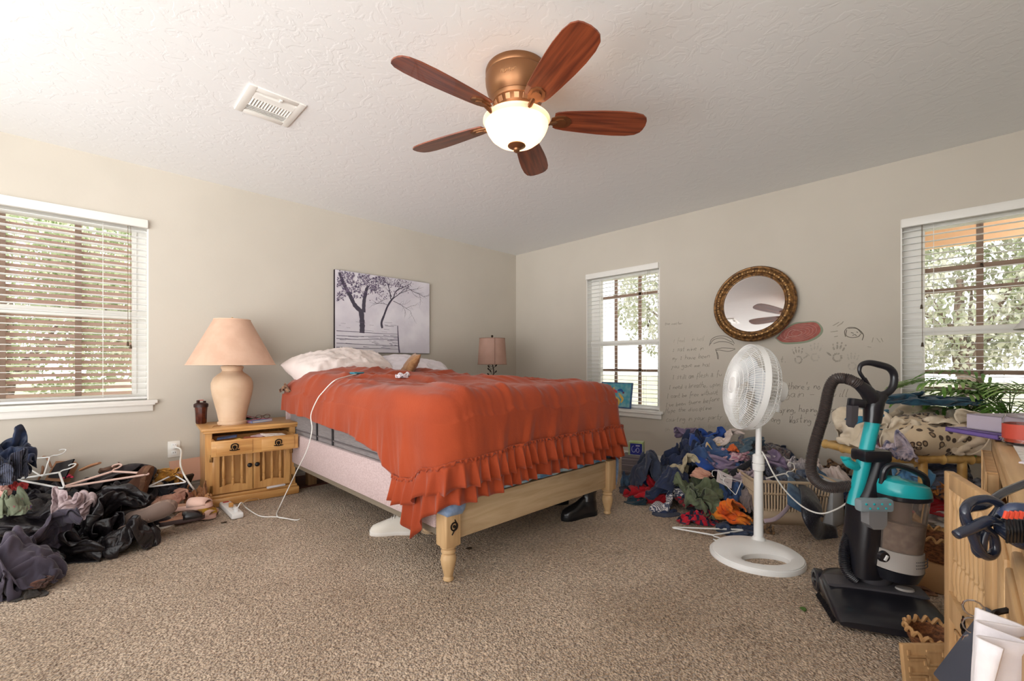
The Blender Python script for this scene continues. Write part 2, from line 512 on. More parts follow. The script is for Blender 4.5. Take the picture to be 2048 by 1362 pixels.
12823827332634222034827471808268807852775976654866654933553566846452,
12664830284127292719698479727778717375497159827043855438434750546181,
14454262313441262734201533312219181921174376252165364447846552675843,
14466237313338312927272024243723241715202167611531447336659464666046,
14724214323139372826272416371942203421121438754042185880386499766555,
14714710212836373625232921272331423217272009693152624563634867937865,
14801753082318393529211723244722292941052128445677317461664942777979,
14734906512225171827241419594708242628461327315263794650727248397784,
14752154082932500809092415623349134228114423375061635762515064624676,
14555910612218235004060717397615461815471655295772574539384863566495,
14731857155826181436061015217147173422302864186664673452314251438076,
14734329301753342113190922183368372822443132354660776238443438405593,
14534024355314482533121820232443631640265932293443808154254346323965,
14672833262554184021261619472434393947242636454842598348603330603744,
14714836251120352449242326145049315037243133445150415483274959375642,
14683035572111184821353414352570256830263027276755463950794041574756,
14704836104208462250301233383627683548152435245478573749477743465951,
14704124490444205318332313336252296833202125354951756156423671546146,
14504422462148393044231722184175475721423027324344465856607261554165,
14246622295518694231181628202253666017343844246454494950515678545942,
14233765362254246719371419352523506649215425344374546062356962654659,
14431640684121603448222118234224254648613626423576535956487873476646,
14375132197545316029330915361950233547393633493561693864865978655360,
14035166194562664142281118174018662942432426422959637870449058826954,
14042856722071334358461813252130336652382626202471727066664687648868,
13696364483840404859424821182925343168483229161448706971747451916782,
13426268454437584941613135461637282040643049181420587671747487558963,
13168149485454295669334557412523243321366340173836275468748583788278,
12977950466538643555404552565131181736331960281244695761477390977386,
13016241674365337649194539574758391618253830522319457681674678969378,
12874670426641625161355546144652405822162431481455337857847177788578,
12856127536057486058285146714920294556261519322138755181689380807078,
12804072294450664758575457197253301239563115172928518478756180788487,
13092637734030455152555656533066503612335437142815616674798484807469,
13233535327636303059555151465245485737113352422426556157797284858356,
10098889017601417523925464202352476481305192636977759399755028560125,
10394699470169163364415689604651204970824489816245768871703763384305,
10478146580176491334782447546399366666567463968129868720187936504335,
10868148221441704809458757421572997322958552974882429948040175154444,
11286440492411355158185156637532587491438789908055692276180110660628,
11704548302116633237641754807348446170897299968573294201172423245526,
12083337493112294465157029873879603590549063999999370101011221404026,
12243851132752271847724162546173367059837856998099420701010126311144,
12534024362711494430566870566240724774868831439972640901010114413312,
12872247191642213274566736874759318481529271133370383708010108394832,
12844731203815553282372298508447456399675125231756424431200101133570,
13244924280154422538923120999957515299736119070101304341462509012140,
13632519143716872205840986369999724199793926010101012353350560170153,
14051124192138550132136440976193529992761801011020010351783301018127,
14350116105637013601014067967952926799534001040835311616346501691563,
14630119342601240128070257906871698988603113022031303126521757079956,
14713006014301010307285511518442878571616108082129184121475379014099,
14680246070115010401094564216387508358889104451508052132214589650662,
14801401012801140412010154892565876599839713600415061613421348896701,
14473110010333010307073759199437429999999934670715051817460311529247,
14480610251001100401012258852599556199998481770501210727172525175093,
14540101211401010101013158489138999998859372820401061315461726291856,
14370801023901012401010140814069929999999998831207110912192151173515,
14371501010140010109280116659380689998999992623301010140382117570843,
14350123061003460701011845326999995899969299375107010116408133203711,
14173601243406010106016935364574889980939999790101250105385288343112,
14183309012215510101011664735353698299996599993601120515472962830131,
14170155170148011901092341518190625876839997991624011054107340375413,
13962804385601460101422331368760858643748499995801133009591769570555,
13552656613812013904082854606875795692447781999901250142224253681305,
13095632585836310110553042428867599038985783799907015343231663590145,
13052042515923564301390787654990855172489982569924010119785537670901,
12960538554933417041014332958152928347557299729301240101379871183027,
14234143262532362659602751259757886988465658685846322229304914407747,
14501427302728374231665925614386657978766458394965484527301545124360,
14454305142520393955356859267845877463717073573636755052262111263629,
14781323140315194544643665673286538079756362446047377628682910221734,
14803919041309011855487344544885736173587472534346615161247225013211,
14803432191301010124596761438549668559874863485949435352722464160431,
14534144161322011301316567676449916080827159403539557056377010640905,
14432641352808030442037961366791468162787870553234406253762074271912,
14165233202443050903591562627661695572847270493642594063467514593514,
13934733423729111515093345817094863353726967663835436445822530545044,
13832231453432412014452721528780902882847246345252423777418231074846,
13623509326025503322116142395091765658806974293942457040873465341034,
13304826154247354618312455686569559461387263562358454568713153584715,
13163632322737433734222050698756896582502366652551465256776344276354,
12924324285234223942351729689291508067623950355440673084466870313352,
12862538292453362538425642646655974661446134613059446956646366484544,
12732528383226543823405142557399538921563955385535585854666872344546,
12492640294139234736316272597440976508455735534234545862656868705518,
12175528353634382349354864943593457432176818464267747325466771686454,
12103542273238373622535576569634823640186566573346616775175276436471,
11924442212150205117437854994684373744195470817452584163483249447847,
11625544431719611563205490638946303555278541707163945756423336215466,
11385859325122053693402770877216344158575792707354547972492636293326,
11127543334723194799682038718156067555545254855558507376855027242925,
10887764262165432093893831315570497947536354578661415454705760403119,
10954565682323378157917129293253627778454867644765744570482652624938,
11131257586235463099828045252858564869864649705968438267472115385252,
11230922635460575664659450552659416934688757487938684881433731202344,
11311406326557668176706218766739694758258194564671307255273043505436,
11094015114579557796787212385499735244275084817550493335522032435174,
10705740221167857669857772334549859522532484896267543321145818267142,
10365244593833667584647883805047667858107563448968473529281930275443,
10204046508147526756747277838170588145224388325862652559162519224245,
10045366596867674764626274755651626162726868684743415953517159486472,
10065955595767726454656561727654517251616870667048414257555870565470,
10067155515158717167556669636479594166616262696668534153565764665353,
10096170565343617867665864747056735267616061545968675341685561675357,
10196258555555546676646661627749677946746464585051657253487356566549,
10306061575456525670746767635079654678496666666154477449695573505860,
10217164525463387458697370476177528044576466656366604577537460655259,
10265565715937606171566167786349795266535562656464645574695574685148,
10167462486570565846756267555977637165555060595360647855717959745650,
10215660707067564257577579615647657565615962645457556479735866697254,
10046368656565645748706870766242546658596171646862635373677562556268,
10076853666654657263476974707653417664525460646670527666716574565452,
10057165536171526958685765686858714667656550714767775872726265745954,
10135473655555735174506877714877466456706061566660597575696864607060,
10047058736361455970636573776147766452536467536167676866747069626262,
10045972676967564253737263696275517069486361684665706574716970686561,
10115861737159655346537469786951765465685066695946697171717170616166,
10047067675670586753456167726877527254666761566854677169697069726152,
10035967677556685569515479517558775770566058627267586568717172716958,
10174580695466596561666242795279557371436964656569696462587369757367,
10067052736658636355695569487655677666527268606161706971655073767072,
10114875636262675569527048715463737062686168706863526871686261687770,
10056852636766596950675767506362697062717055656875686066756660685470,
10065379614866577056695065645468577560707373567573696459667165626751,
10156046656059706263606650596760745272676872755767767165616564686763,
10057342586257686974615659476364706558727468677770537270665868607073,
10036166474963707359616470505268627563617674656867765473726154716766,
10055467574743737572635067655660726172686072786270647256686664616369,
10125055715144507273656860546371667070676657697863716070586456637265,
10016353587153485364676561657161647462707963666476636661674765656159,
10005162625971575553616267636276686269597960647570766757466749605765,
10084749596863666558565957616867767464636372736167716765375458516470,
10244247515364646476646055556166736976636261787368635959503854596969,
13329781867163281434777162513401411051393531361215173218125151051729,
13386284838971522319356975545126014705254334424115131320132478370121,
13723654739196572748123766663851260120242433434851161311121450750413,
13766839556576906123511429538016381849312122172248521612190128714703,
13468776645765418459225719225423295017603630161816335217012103527344,
13158883817850474886524333131164270942373740392916155801260222165784,
13225380817261377558744829012262234608324041323847220458011904226266,
12958375528451427273486425361626561828292934323648380671150131182254,
13004479775969516266497925102146326236272841252120316801343607551034,
13261583306269626366626748181329424543332775421621122042670123284714,
13173353812577237460806131463010226229402855705918130168144315381642,
13584142397811225780764837443229144858312333746546015015630842164621,
13845833392556061990669113225315401952485414438731500478480714511641,
13579656312412370466927645220837192837506740195994095646711615194621,
13705489522512091638807154312712435413137027937130693073322733212520,
14061057615830012715527173301227215857013079528775267854412829232117,
14351310336371300133157856351810413666550344738091605537484535081224,
14463122230560713612231959591030162477804421853583735859373926421329,
14360821276412577638101840252912461272832359724660586558544651302407,
14540149270656146666301304471831154534892649764053656867374748533825,
14612101502704592374151736292728235511745747476079583157780556553336,
14590147011737176625312736344217572511536042536076717662362216514827,
14512601011232543245252040423252381802456561685565666071653620390745,
14360653090533132037461833502253453511315361635365766571505729193412,
14313701251604130936545619285031327939262936538475494776723521413323,
14083511071525071016568029203027377277444131215873995158424540172143,
13804823070112130144665542242154134779686053192890469859292834511911,
13494947070301102108646343352977390546815879471731945959362638433422,
13195242290401012636473657313257823024427567804712397946634418263925,
13023151372109010133484835393561825301317088637250104475356555261417,
13201015453620130104424461362156776758012897665965463139612765542220,
13301205173215192724163843555926506786320270823463463540664828862059,
13321811081621122046382925375063684056851255406049266718486557615158,
10014952635163494956564964637352576263636264696870695668667242595647,
10174934526465604755595764516172575961626154686867637056706864605751,
10353731496663685751536363645063635766435671656071726458606571666438,
10215034515969645569516963516452665356605849656971687267535968686849,
10094950605854686748706849705457636054596345646671707069615365686261,
10165748595541646571557061586260655457596156546573696969665858616362,
10275755485351585563676967616354685856596160585168697171716558616056,
10336159515547595359596162686665576761576261506065667071706960665958,
10256868604852515856596357596665676565606256605464646771736970546659,
10305972507155475756536355676566646859666263546060656164747168675370,
10464363736443665452585859566369686765636962526461626358637567606269,
10505259626364535062555853636465726264676668556364586361556072695768,
10685161615863535455565954625869626965716459666165645564595059647162,
10706560605752615848615663476366656963707355606860676052645641735675,
10896361436654604964506353616065665767715968626268506860596242477270,
11036555456160456354616559605867596155696767694771604966636648386265,
11156645556047556261636363596156705744706273714062696248676260346565,
11315065516050506263636264626247695447666863676054596459516066445965,
11475158595554495962656362616440625162665074726355605564565559526054,
11625065565653505463625666664367476158486370727161536056655461466560,
11666561556054525058635964625160535263515966596368675854686162386644,
11756560596359445656596260526360545456605756665857626659706952454866,
11866558625859545755585663516364545658615842656358596360716858504941,
11976458606156615855565752615370596060624846475869656459567451665048,
12086162596156604969516245614564715565675645415364706963455673465760,
12235662606057565754676044485466557065675841504266687252664055706152,
12365658606258555757596056415751676569664660434165686964465936646762,
12505654606162585459556349544262576469626138465665687057594138526864,
12665755555960645456585364395856595769684953405962695666386050385468,
12845754575557616255546341585161536367655739595063615554335062633964,
13015857535851596261535254505750616651724662416651345763375966545933,
13195659555257505764614957514461603869655854565143325749566364664937,
13335951614958535057715630715332703358636056505650324464695066635438,
12562522456540522744242331324629434240414345586652486254335465706561,
12582640326455284824254128352746293838404561563764385770574851567376,
12583846354065412733452528313632473936514349372852604072756950356267,
12764344343141672739204727323432532756443526354652345469677565384676,
12964050302938633322423823443132324527574728323346474661746372653359,
13173254263441283243265727233351372831446032294746444339677064766032,
13224725603329272332375442302822494331325444292442454958526475677252,
13443330394121412543303239363130284559353451254133345454615174627259,
13375338262143234828354127292828335855354927345229423653576356754674,
13553154232725402653343629332726263850623839392857295540506061617147,
13595032392329322929563431332726354127416246243960393660534562686840,
13804534222232362939315731322825362450273551583245593544655454567234,
13726626262525304133473243382230244325502861366037485037496562515928,
13973724284527313346393237332727353324355625723766463751385569613147,
13963536453726333539314735302928302739372237745835704438484372554747,
14173342422634363439334130292735313123522727527738487144424357655339,
14373545372638343431323438292530393229442338447552473972494449614754,
14464733472725473032323634262439373229343252226369273967735941625234,
14317446382825493132292835322546303034404029345365363341717169605235,
14434267324229453929263531313230442741394032354645593136446472506057,
14632645653527405225312339232752234238265838313856543838326045416359,
14693947285626554123232846282529504229293534495063504139333030456171,
14715524462961433725263226373725344249282854424040665825453327384665,
14675937284930574524252546313241313538354747433549365154275030404648,
14714354353645294149233053333529463538353749483638493738503349395045,
14802456543142434025374255363130344938363850404435335040295232584551,
14803437575132384627584031265534343851393743454532344025513351446348,
14794532445351283845275922382469493934522954464032283435355348365665,
14794941284747522738472437223960745133355141582627353837355233584546,
14735237502943474727373519366537587349374157333937353634343454445748,
14645451315230414941242227653969316477414439503328334146343847514651,
14574660473147294156263220457832636355684240393430434229514050474949,
14405943634930452938562142407151575851654344334132453146484544514948,
10262663861363976501315571295496999086929791724746349444342996528601,
10035380863227699941390148966937658282879698736329927712531692934420,
10217661875227297295015558499959148952979558657370489915266580516415,
10159669886831247827671564904613812699926932717472797763013675546644,
10109099773195365458304272262123529356828224626877828280330552664883,
10423399659799494759413643591508254762837661269073798074672105478751,
10049054999999806151433126193146271235558182563882787470686533115899,
10025178999993994091703506353234211518236083509534727269656736742993,
10404958818099709936758639273033142116241553779979084470696669378854,
10577952845079993799781752633433331410382017986997420508707266627861,
10409999496685505264917630073132680856144410318295912806014673747455,
10459999977226945723419926234258216504623218025189997914010142747356,
10569999928741178676035399195738502041166807251635969966050204942355,
10399584929929596595276544854643184246223026323519239299450211350657,
10089099999938788256871084622240567012166730240358211692881412012046,
10287099995789906385722048557616864362033650092554141828816301091382,
10495399995199907453657815763094347675154120132902372439367806332112,
10299975995073996468718727683099648377352601280105592925472247150861,
10397399997926998878624193086499979263250144200103188519275028110207,
10209988919517999972309940399676995196011040441906025187110533023701,
10496198908432999934856192472399929928690107171729481293570101012701,
10871799688463989954257199245490999989421412141114103599482801010110,
11170151896394969465209443971875989799303707322612211045812201010101,
11440508649777929973614199478427838593910101052467440607374301040101,
11710212168697759987437099678657549482630504091130794808011432010103,
11594414093095999651689398918347952679761104070537307501310116400701,
11279923161634979857999587579999559020740413040427770961010110215011,
11069983151717429396739267999282999650023111010130527401130208064052,
10819999651416204793977399749999809970300101014842340117190418150641,
10539993916216171859949765999999997595120101170183090210411016252024,
10309999679761171918728497999999847969370101013722450411291374070930,
10139998925793571526369976997885918739700101010326720424022383370313,
10099999729643925617407286639187627697330101050212702019470143820311,
11227070535869666869685573687468586771636361547660515243604452473352,
11097463686970586959706654717572695758676365685561584653496241395238,
11037570527379705569556868567174737259466963596453565646584946453948,
11046863686174747056685665716964716863595558596654683757496244324250,
10957170547282675775516762627674646753566468446756674548595164332839,
10956767507574757156685661667268666554655961645065596833495855563430,
11006745736580656873476168666966626863586249676553626852334755545438,
10976558587574676662586757646470656655616274496157646161334165425153,
10836261747271547066685864656951656670507358456359686257522972624841,
10735669737466745662646668676562477160666550694860686248613457686045,
10566669727477746861487257665561685562656859566346696147585643705168,
10496772687475785972635067626842586266735461625562644961455664565857,
10555969766574737063666455636654654672576261576546646643594564596545,
10665674537672606867636166676065586445666456605559556057436550675961,
10558148745980695457696955636366655164585665605847645553585170466952,
10536280537859736367516562646651646357567355565554555856556461615064,
10666050855576557052725960616551745354805056555457625650596056646253,
10766153528064655470526166665173556068606039664766555956485762695454,
10667565485474576357637149656663486362665851546453615450466364696844,
10577467645458556178576267466751496476674262515962604554487058706665,
10586264586064696066714971505461416765716041616353596132646365655962,
10614364596661774773657249624165584474755557535366535741536164646761,
10553463646369716452696761534457655766715951546653485747506168636163,
10483156636271706874516259536043666273695054605850574560426562676555,
10452843656174757162595361645442696368795441605758495549575167665859,
10393134695674756864535364635848636676676642506252475942575964655868,
10373233556474676664525665635770507270774455554254584661436265666857,
10393337416872627148565866647457665674793150574658446148547255656968,
10543536335263716969435459736962705769784126554756594764674971706357,
10624335335649587062735647597370587252785434245746616453637257677360,
10445352423172515169637461406373706269477338253451715274546472695167,
10265351565045725158695974584664707268634360262539687452735070696949,
10125052555165567155616759735356655968587543273629735369596771616267,
11243739242128365938587248586365786251676367665271687455667770686767,
11124636343329223870435675566058637766617045627267755575486773736868,
10944642353840362458694554746859596073685377517358647748785161727775,
10765042334143374366496448556580615770695954755675645277487755627278,
10634255303453257948665163515759757268547558656666685651757162626464,
10595937304431485877615552644964696775624970697167695752486581746267,
10644732402746695570596354466161676168736362706871676453495266817668,
10446232255936776463634865465862656468706853717070687056484960747876,
10573630473964687067536244664667646754745072656970666972574256667879,
10533238444774527373606050386262675271587166647269706962694847607579,
10413745435258606770734669396460666256676774607365596776715845556369,
10444346445959566559637141684567646464606855827071566164747453486765,
10525336436759526762496069395967566860746172526775717153667553676550,
10356548434560786166495658624863647057617655775277657567486672617553,
10435362414348737772525450625861675474577364477969696279595365675674,
10565549484552657170684364466065716250744767745672777258786157655857,
10428151424946746953706540674769466970487667517475557285496971666255,
10426275445738678062625555427247674163797157686462777353717170496870,
10576057584551696273715837406465704555787464616469517479557166535570,
10725960554728787357737042374969704962707371576169645373794970506165,
10777055455132607569647855363970686049677576685168676151717547676754,
10807157304266507769645673473261676957547367717252696861705160696368,
10865964372856697176676051713846676667517267775468596770685068586864,
10666772413063717060737040725739626351657079596960656948727651696070,
10625876365267656370666845637443624867537067686666635568756269457269,
10566069675265626068576858575270624949677366676556686561767041656562,
10566569756163456668467153724862706240587179675269636366745061686463,
10607174746562425563576565656043677546545776776272476669766052706360,
10737374746950555553616666655649497567486257816669645267697056466772,
10857575715468585352515772766348405479576461637862607067706650415770,
10827981716350656647544966717456443760846163607079557162716956405245,
10838080806163516759376348715964515841727768625973706572657240575350,
10867878777058635065523771457147517254695977577464577969716859396349,
10218918335151376445475251996701433873612247986839995899995699998399,
10382598561929833744742548425899136615365494991676329968999999999931,
10305228996847277957018348461756996419198145995701954199779999999989,
10109704589932819301710199671645319960310199720469209979999599999999,
10475068167093526759067406997438411399014919995401329999999999999799,
11113166128722999607450192086089682327420128678873018799999999919980,
11683213683269519543010553994601800328398401485192822699999999998099,
11619017257169460196016016970248108302556858363314707399999997818377,
11847817755757011658760990186501145785516639010592687334999471997456,
12402769696337122942235243845911056344995406260101648099649999267266,
12606566706735180732444541810719670194906220011101736538669999890141,
13125875684239260155302271385415202342559901490136019999447399991301,
13530233676743148101952517915322202646013586010128197699998399990801,
13861227014843529515970675329638142901562601190101994499999959636701,
14062201170111619388863701837674330101014816011601569998999999011757,
14430106010601228569994966017399750101010101430174219499999999350101,
14461301050118014399689804790899580101011664012823999982999999240201,
14800101010146114923992844286442930101010199370183238899999979170815,
14802101010101480178696401094647990101010299994001999472997324171826,
14722501010101144216797317012678790132250153992987419999881224271631,
14137501010101010438717245010160887101870322609904599999473901298401,
13639701010101015465014659012221739943069962700988511199990101502663,
13139908010101013897721106480802628771901699179960012490990134017329,
13235311010101014763796301700101593066819944998101761299225601350174,
12566442010129555418149901265801379915389999993383019997330101013032,
11955955420117469731017305019930209966062199999912872499540101017852,
11315654880135992360012502549978175198290136999939219931780101193699,
10656261859346974601010109997099404086470101709993011076473901264572,
10646242639999873639010101509999894239790101099999230103439631754156,
10169752429999997401430124388490995842700101152299097701144399995453,
10154857978574999945013417786678679946491401390334861657091470769988,
10145440549999759897430161149999646786283301153420526304500392395699,
10115256419687945285993247295199996979312335252630312854015933952141,
11378272758070767371707173797674453919111428232723302620212139657254,
11468072766376687067817977618159742519161923172927272741172550295269,
11488474727349786871817777497876454718181030252129255315294326582246,
11298885777071497866776878558458712215361718193728253551292843482141,
11128888847075685584548350727780375224152621203026532157223554272622,
11008989797771539068804486528052713825202739372722235524453429531721,
10919089667973846573707847677279284038372822336135262647273028314228,
10918789825767778966587161648162552068162035396754152745231926183637,
10769285937968716066725268647359652178292728544068233524241620310835,
10758595818852668346708146597068672855694030355937302530162920123515,
10877381918082496976466365466470715373263460574223205015271715321037,
10828978738278745268745531548169508174472734416032242049111232153214,
10857580738372657275457349317675665779614639371743241953201318282122,
10788565925776697363644669614377526477584755391133235618272322162023,
10845784768150677067556650626170716964325653414028322526332323161623,
10666486756348717167684464665073746483593748263639242433243230232014,
10517083675563627069596356566764737067636431422736382615272341282631,
10367778545468696767615456647644737281812862283328373130123428342824,
10357753597455637758666671426661688270814631293142234326321829362824,
10594681448560553876537655866963527174693735402447292635293030263223,
10348050884287535337785170768277655367513248383630323727274827222524,
10208281458149584771508369598567577644523144363832383544302555331816,
10087977824148605558826478785865754365463135423141334465203127473512,
10146869758435286073648568687275487333465731283134356278262515284033,
10267251777156283367936677688054793964244927313135588165342122141729,
10227243795355621983678269767078446843244929263268427268213837181613,
10214860696970226448867074697667613953462743193681616828253243422709,
10066276687058322486558271755966624943456421462267765321391936434031,
10027858726255236241906269717256653944525956255231767227182331294231,
10106577633265393385508168686348683948466166403162467545141346172450,
10007873542850467143825967585662576825485967404647646153261326491323,
10065575724831435078437958417747677443175771384162585166431317393817,
10283848706962435155474851715548647645531967623839597442761613392055,
10395521444366386146614854606375374035393252623758736237555657325682,
10364364274740733080575743456564692524296421477232576588605026633165,
10624031643651357534597070376174394325394039284976308246748140356047,
10606340306441384079516971445755642137285730392648656685416082435949,
10753947565058372657826368594473343632423058422028786385603185674959,
10844745615444205748756766675341713034364038182140698064822966856961,
11094745394237602477766658793963393262225531281328627079537426768977,
11394443363832366653687277486464512556384733271915646078415183358281,
11305253522739462681714960895859642756353939113516318367635829834084,
11134150646422394978597751627967643239422419401936442868567961339344,
11421234637553394261755774567874653832422419252652331639806247893984,
11295216856850453862616456715469856130202930233030264129505583568643,
10957635894273297354536561585351758448241318313151254428264765825564,
11063783408242636574564174625556625437393331233518525231303268377347,
11320953776381646437766732707664675620172331493125623648323431564169,
11301250817575704746617758687569543145202531372539363833556136335649,
11301559904080784461707168625580237115265128254142423525574162403420,
11261970655975647069616581715342464146463433334133145836346555265138,
11282678636775607163745867776846514249463329272518341677454463294439,
11315960664964797369716566655059674952502821193214292033786829503543,
11525860625265737175568176645646506657452720171819402525608042443547,
11696443635861806372735372794974446949502318152120173253575967254853,
11874168586043708369697658716852714373461715162018284150586037462143,
12005555595259567973706971686961526544512016192127295236606047223619,
11817770416859596676706985557164595756421619232228374637593743443517,
11967667515349805766787960847553596951202734222233453244356019363336,
12116777604949548067686978597080684273242116442245314037442748181030,
12256850556868556174608464815871795222602032174425602944294117361811,
12524971496763387655815389736682358121315822352733485124532820163112,
12676156625172495668548048788268347853204257222845266615444410251734,
12856754614757586549774085618540604869474026552323654017226418103825,
12827970634165555753556935816273284466544420654536176733106728101346,
12908064597138676369541460678144403484315122434750353963292957122819,
10253156762839525174248331694741909368605214533241534460705783818169,
10612914518347336538554971124886776259668445364643364853526978778386,
10803624215288513965545036126948919960246291513346464250605273846991,
10544452492362874946642346104689865381734451657034613429785755846686,
10334249536840738653394801217155929579496633637353305730498642737860,
10065047666774755081490447093494839778592880376675532256437455674764,
10005352866170618532702702474549819391297942775971654320716364447050,
10025454609771684483074227025278885987457280775759456733706755614666,
10226157425979837937440112562682785781807384557958533667635266554841,
10433651696479847116234511174869767491837361866083296260517058505239,
10505740777545867834141243144260719275857376748253487555626444534551,
10753867446069799027321625215657648080857672639373484387515561395445,
10707162476467775166133622254969636980867261805287426690715238592870,
10985679396669825635221652251261898843899081744732689572837538384619,
11245263656940793526413516326431759574578084851640868592917364353731,
11565465632073312926327119612162848981687373416014748891938476682742,
11905663450733352627654078178255708862768758712911938557937482767533,
12265757030523292867227665493586818981637178452223599388538272627777,
12695709082419164821622554666682867288718467484137188081864170556973,
13030840073810212445216117487687888681857943385336753285696935635668,
13002607420551222028522640405572888987937227384346906634736647465868,
12824038014104601554176434416143906495936530583163437089236189634552,
12633146481117237012661576501976509176935045365241707979462673947047,
12911221484513252474117418724828885978942543445366708059684161699171,
13111819563216192136681870104387468281732662295973824971865854676871,
13362115491617382848017405753536836387478321535975844180498974597767,
13670828262425343003590270064061758576825066426352677978295797875667,
13881731222919201539015706740372588978946955586457557842713467998567,
13953923302514201801420158384447796077909474486469576750435566599772,
13658435191919050539014003335579795092839089713779715755484870596093,
13844480132107031801360141075783798058989670865855787658445159715758,
14173358270615080520012806585674637184709865858971528272515056666656,
14285313242212140809042708247686816353908281858279766178635266684468,]
def tpl_load():
    out = []; n = 33; k = 0
    for e in TPL_EXT:
        ch = []
        for c in range(3):
            g = []
            for i in range(n):
                r = str(TPL_ROWS[k]); k += 1; row = [int(r[1:4])]
                for j in range(n-1): row.append(row[-1]+int(r[4+2*j:6+2*j])-50)
                g.append(row)
            ch.append(g)
        out.append([[Vector((ch[0][i][j]/480*e[0], ch[1][i][j]/480*e[1], ch[2][i][j]/480*e[2])) for j in range(n)] for i in range(n)])
    return out
TPL = tpl_load()
def crumple(M, size, seed, tpl=None, rz=None, flat=.6, minz=.004, mb=None, grow=1.12, **k):
    """a scrunched garment: one of the folded grids turned, mirrored and fitted to half sizes"""
    mb = mb or MB(); rnd = random.Random(seed*7+1); G_ = TPL[seed % len(TPL) if tpl is None else tpl]
    a = rnd.uniform(0, 2*pi) if rz is None else rz; mx = rnd.choice((-1, 1)); R = Matrix.Rotation(a, 3, 'Z')
    Q = [[R @ Vector((p.x*mx, p.y, p.z)) for p in row] for row in G_]
    fl_ = [p for row in Q for p in row]; lo = [min(p[i] for p in fl_) for i in range(3)]; hi = [max(p[i] for p in fl_) for i in range(3)]
    def fit(p):
        q = [(p[i]-lo[i])/(hi[i]-lo[i]) for i in range(3)]
        c = M @ Vector(((q[0]*2-1)*size[0]*grow, (q[1]*2-1)*size[1]*grow, (q[2]*(1+flat)-flat)*size[2]*grow))
        c.x = min(c.x, -.025); c.y = min(c.y, -.025)
        if c.z < minz: c.z = minz+(c.z-minz)*.02
        return c
    mb.rings([[fit(p) for p in row] for row in Q], closed=False, cap=False); return mb
def soft(o, t=.004, lv=2):
    m = o.modifiers.new('smooth', 'SUBSURF'); m.levels = m.render_levels = lv
    m = o.modifiers.new('thickness', 'SOLIDIFY'); m.thickness = t; m.offset = 0
    return o
def strip(pts, w, t, seed, seg=18, n=14, wr_=.25, mb=None, up=(0, 0, 1), minz=.004, wave=16):
    """a flattened wrinkled tube: sleeve, trouser leg, strap of cloth"""
    mb = mb or MB(); P = catmull(pts, n); rings = []; L = len(P); rnd = random.Random(seed); o = Vector((rnd.uniform(-9, 9), rnd.uniform(-9, 9), seed))
    acc = 0
    for i in range(L):
        d = (P[min(i+1, L-1)]-P[max(i-1, 0)]).normalized(); u = Vector(up); u = (u-d*u.dot(d)).normalized(); s = d.cross(u)
        if i: acc += (P[i]-P[i-1]).length
        f = i/(L-1); ww = w if isinstance(w, (int, float)) else w[0]+(w[1]-w[0])*f
        end = min(1, min(f, 1-f)*L*.25+.35)
        ring = []
        for k in range(seg):
            a = 2*pi*k/seg
            wv = 1+wr_*(max(0, 1-3*abs(noise.noise(Vector((acc*wave+cos(a)*1.2, sin(a)*1.5, 0))+o)))-.4)
            c = P[i]+s*cos(a)*ww*(1+.1*noise.noise(Vector((acc*9, 3, cos(a)))+o))+u*sin(a)*t*wv*end
            if c.z < minz: c.z = minz+(c.z-minz)*.02
            ring.append(c)
        rings.append(ring)
    mb.rings(rings); return mb
# ================================================================ THE SETTING
def struct(name, mb, m, parent=None, **k):
    o = obj(name, mb, m, parent, **k); o['kind'] = 'structure'; return o
# windows: x0,x1 (world along wall), z0,z1
WT = .15
m = MB(); m.box(((RX0)/2, RY0/2, -.05), (-RX0+.4, -RY0+.4, .1)); struct('floor', m, carpet_mat(), smooth=0, recenter=False)
m = MB(); m.box(((RX0)/2, RY0/2, CEIL+.05), (-RX0+.4, -RY0+.4, .1)); struct('ceiling', m, ceiling_mat(), smooth=0, recenter=False)
# bare boards beside the bed head where the carpet stops
M_boards = wood('floorboards', (96, 52, 34), (62, 32, 22), 0, rough=.45)
m = MB(); m.box((-2.3, -.21, .006), (1.5, .40, .012)); m.box((-2.3, -.01, .03), (.01, .01, .01)); struct('floor', m, M_boards, smooth=0)
W1 = (-5.30, -3.776, .745, 2.05)      # left wall window
W2 = (-1.14, -2.03, .535, 2.02)       # right wall windows (y from, y to)
W3 = (-3.84, -4.68, .535, 2.02)
m = MB()
for a, b, c, d in [(RX0-WT, W1[0], 0, CEIL), (W1[0], W1[1], 0, W1[2]), (W1[0], W1[1], W1[3], CEIL), (W1[1], WT, 0, CEIL)]:
    m.box(((a+b)/2, WT/2, (c+d)/2), (b-a, WT, d-c))
struct('wall_left', m, M_wall, smooth=0, recenter=False)
m = MB()
for a, b, c, d in [(0, W2[0], 0, CEIL), (W2[0], W2[1], 0, W2[2]), (W2[0], W2[1], W2[3], CEIL), (W2[1], W3[0], 0, CEIL),
                   (W3[0], W3[1], 0, W3[2]), (W3[0], W3[1], W3[3], CEIL), (W3[1], RY0-WT, 0, CEIL)]:
    m.box((WT/2, (a+b)/2, (c+d)/2), (WT, a-b, d-c))
struct('wall_right', m, M_wall, smooth=0, recenter=False)
m = MB(); m.box((-2.1, RY0-WT/2, CEIL/2), (4.5, WT, CEIL)); m.box((-5.6, RY0-WT/2, CEIL/2), (.1, WT, CEIL))
struct('wall_front', m, M_wall, smooth=0, recenter=False)
m = MB(); m.box((RX0-WT/2, -.3, CEIL/2), (WT, .6, CEIL)); m.box((RX0-WT/2, -4.7, CEIL/2), (WT, .2, CEIL))  # wide gap in unseen side and front walls, added to admit fill light
struct('wall_side', m, M_wall, smooth=0, recenter=False)
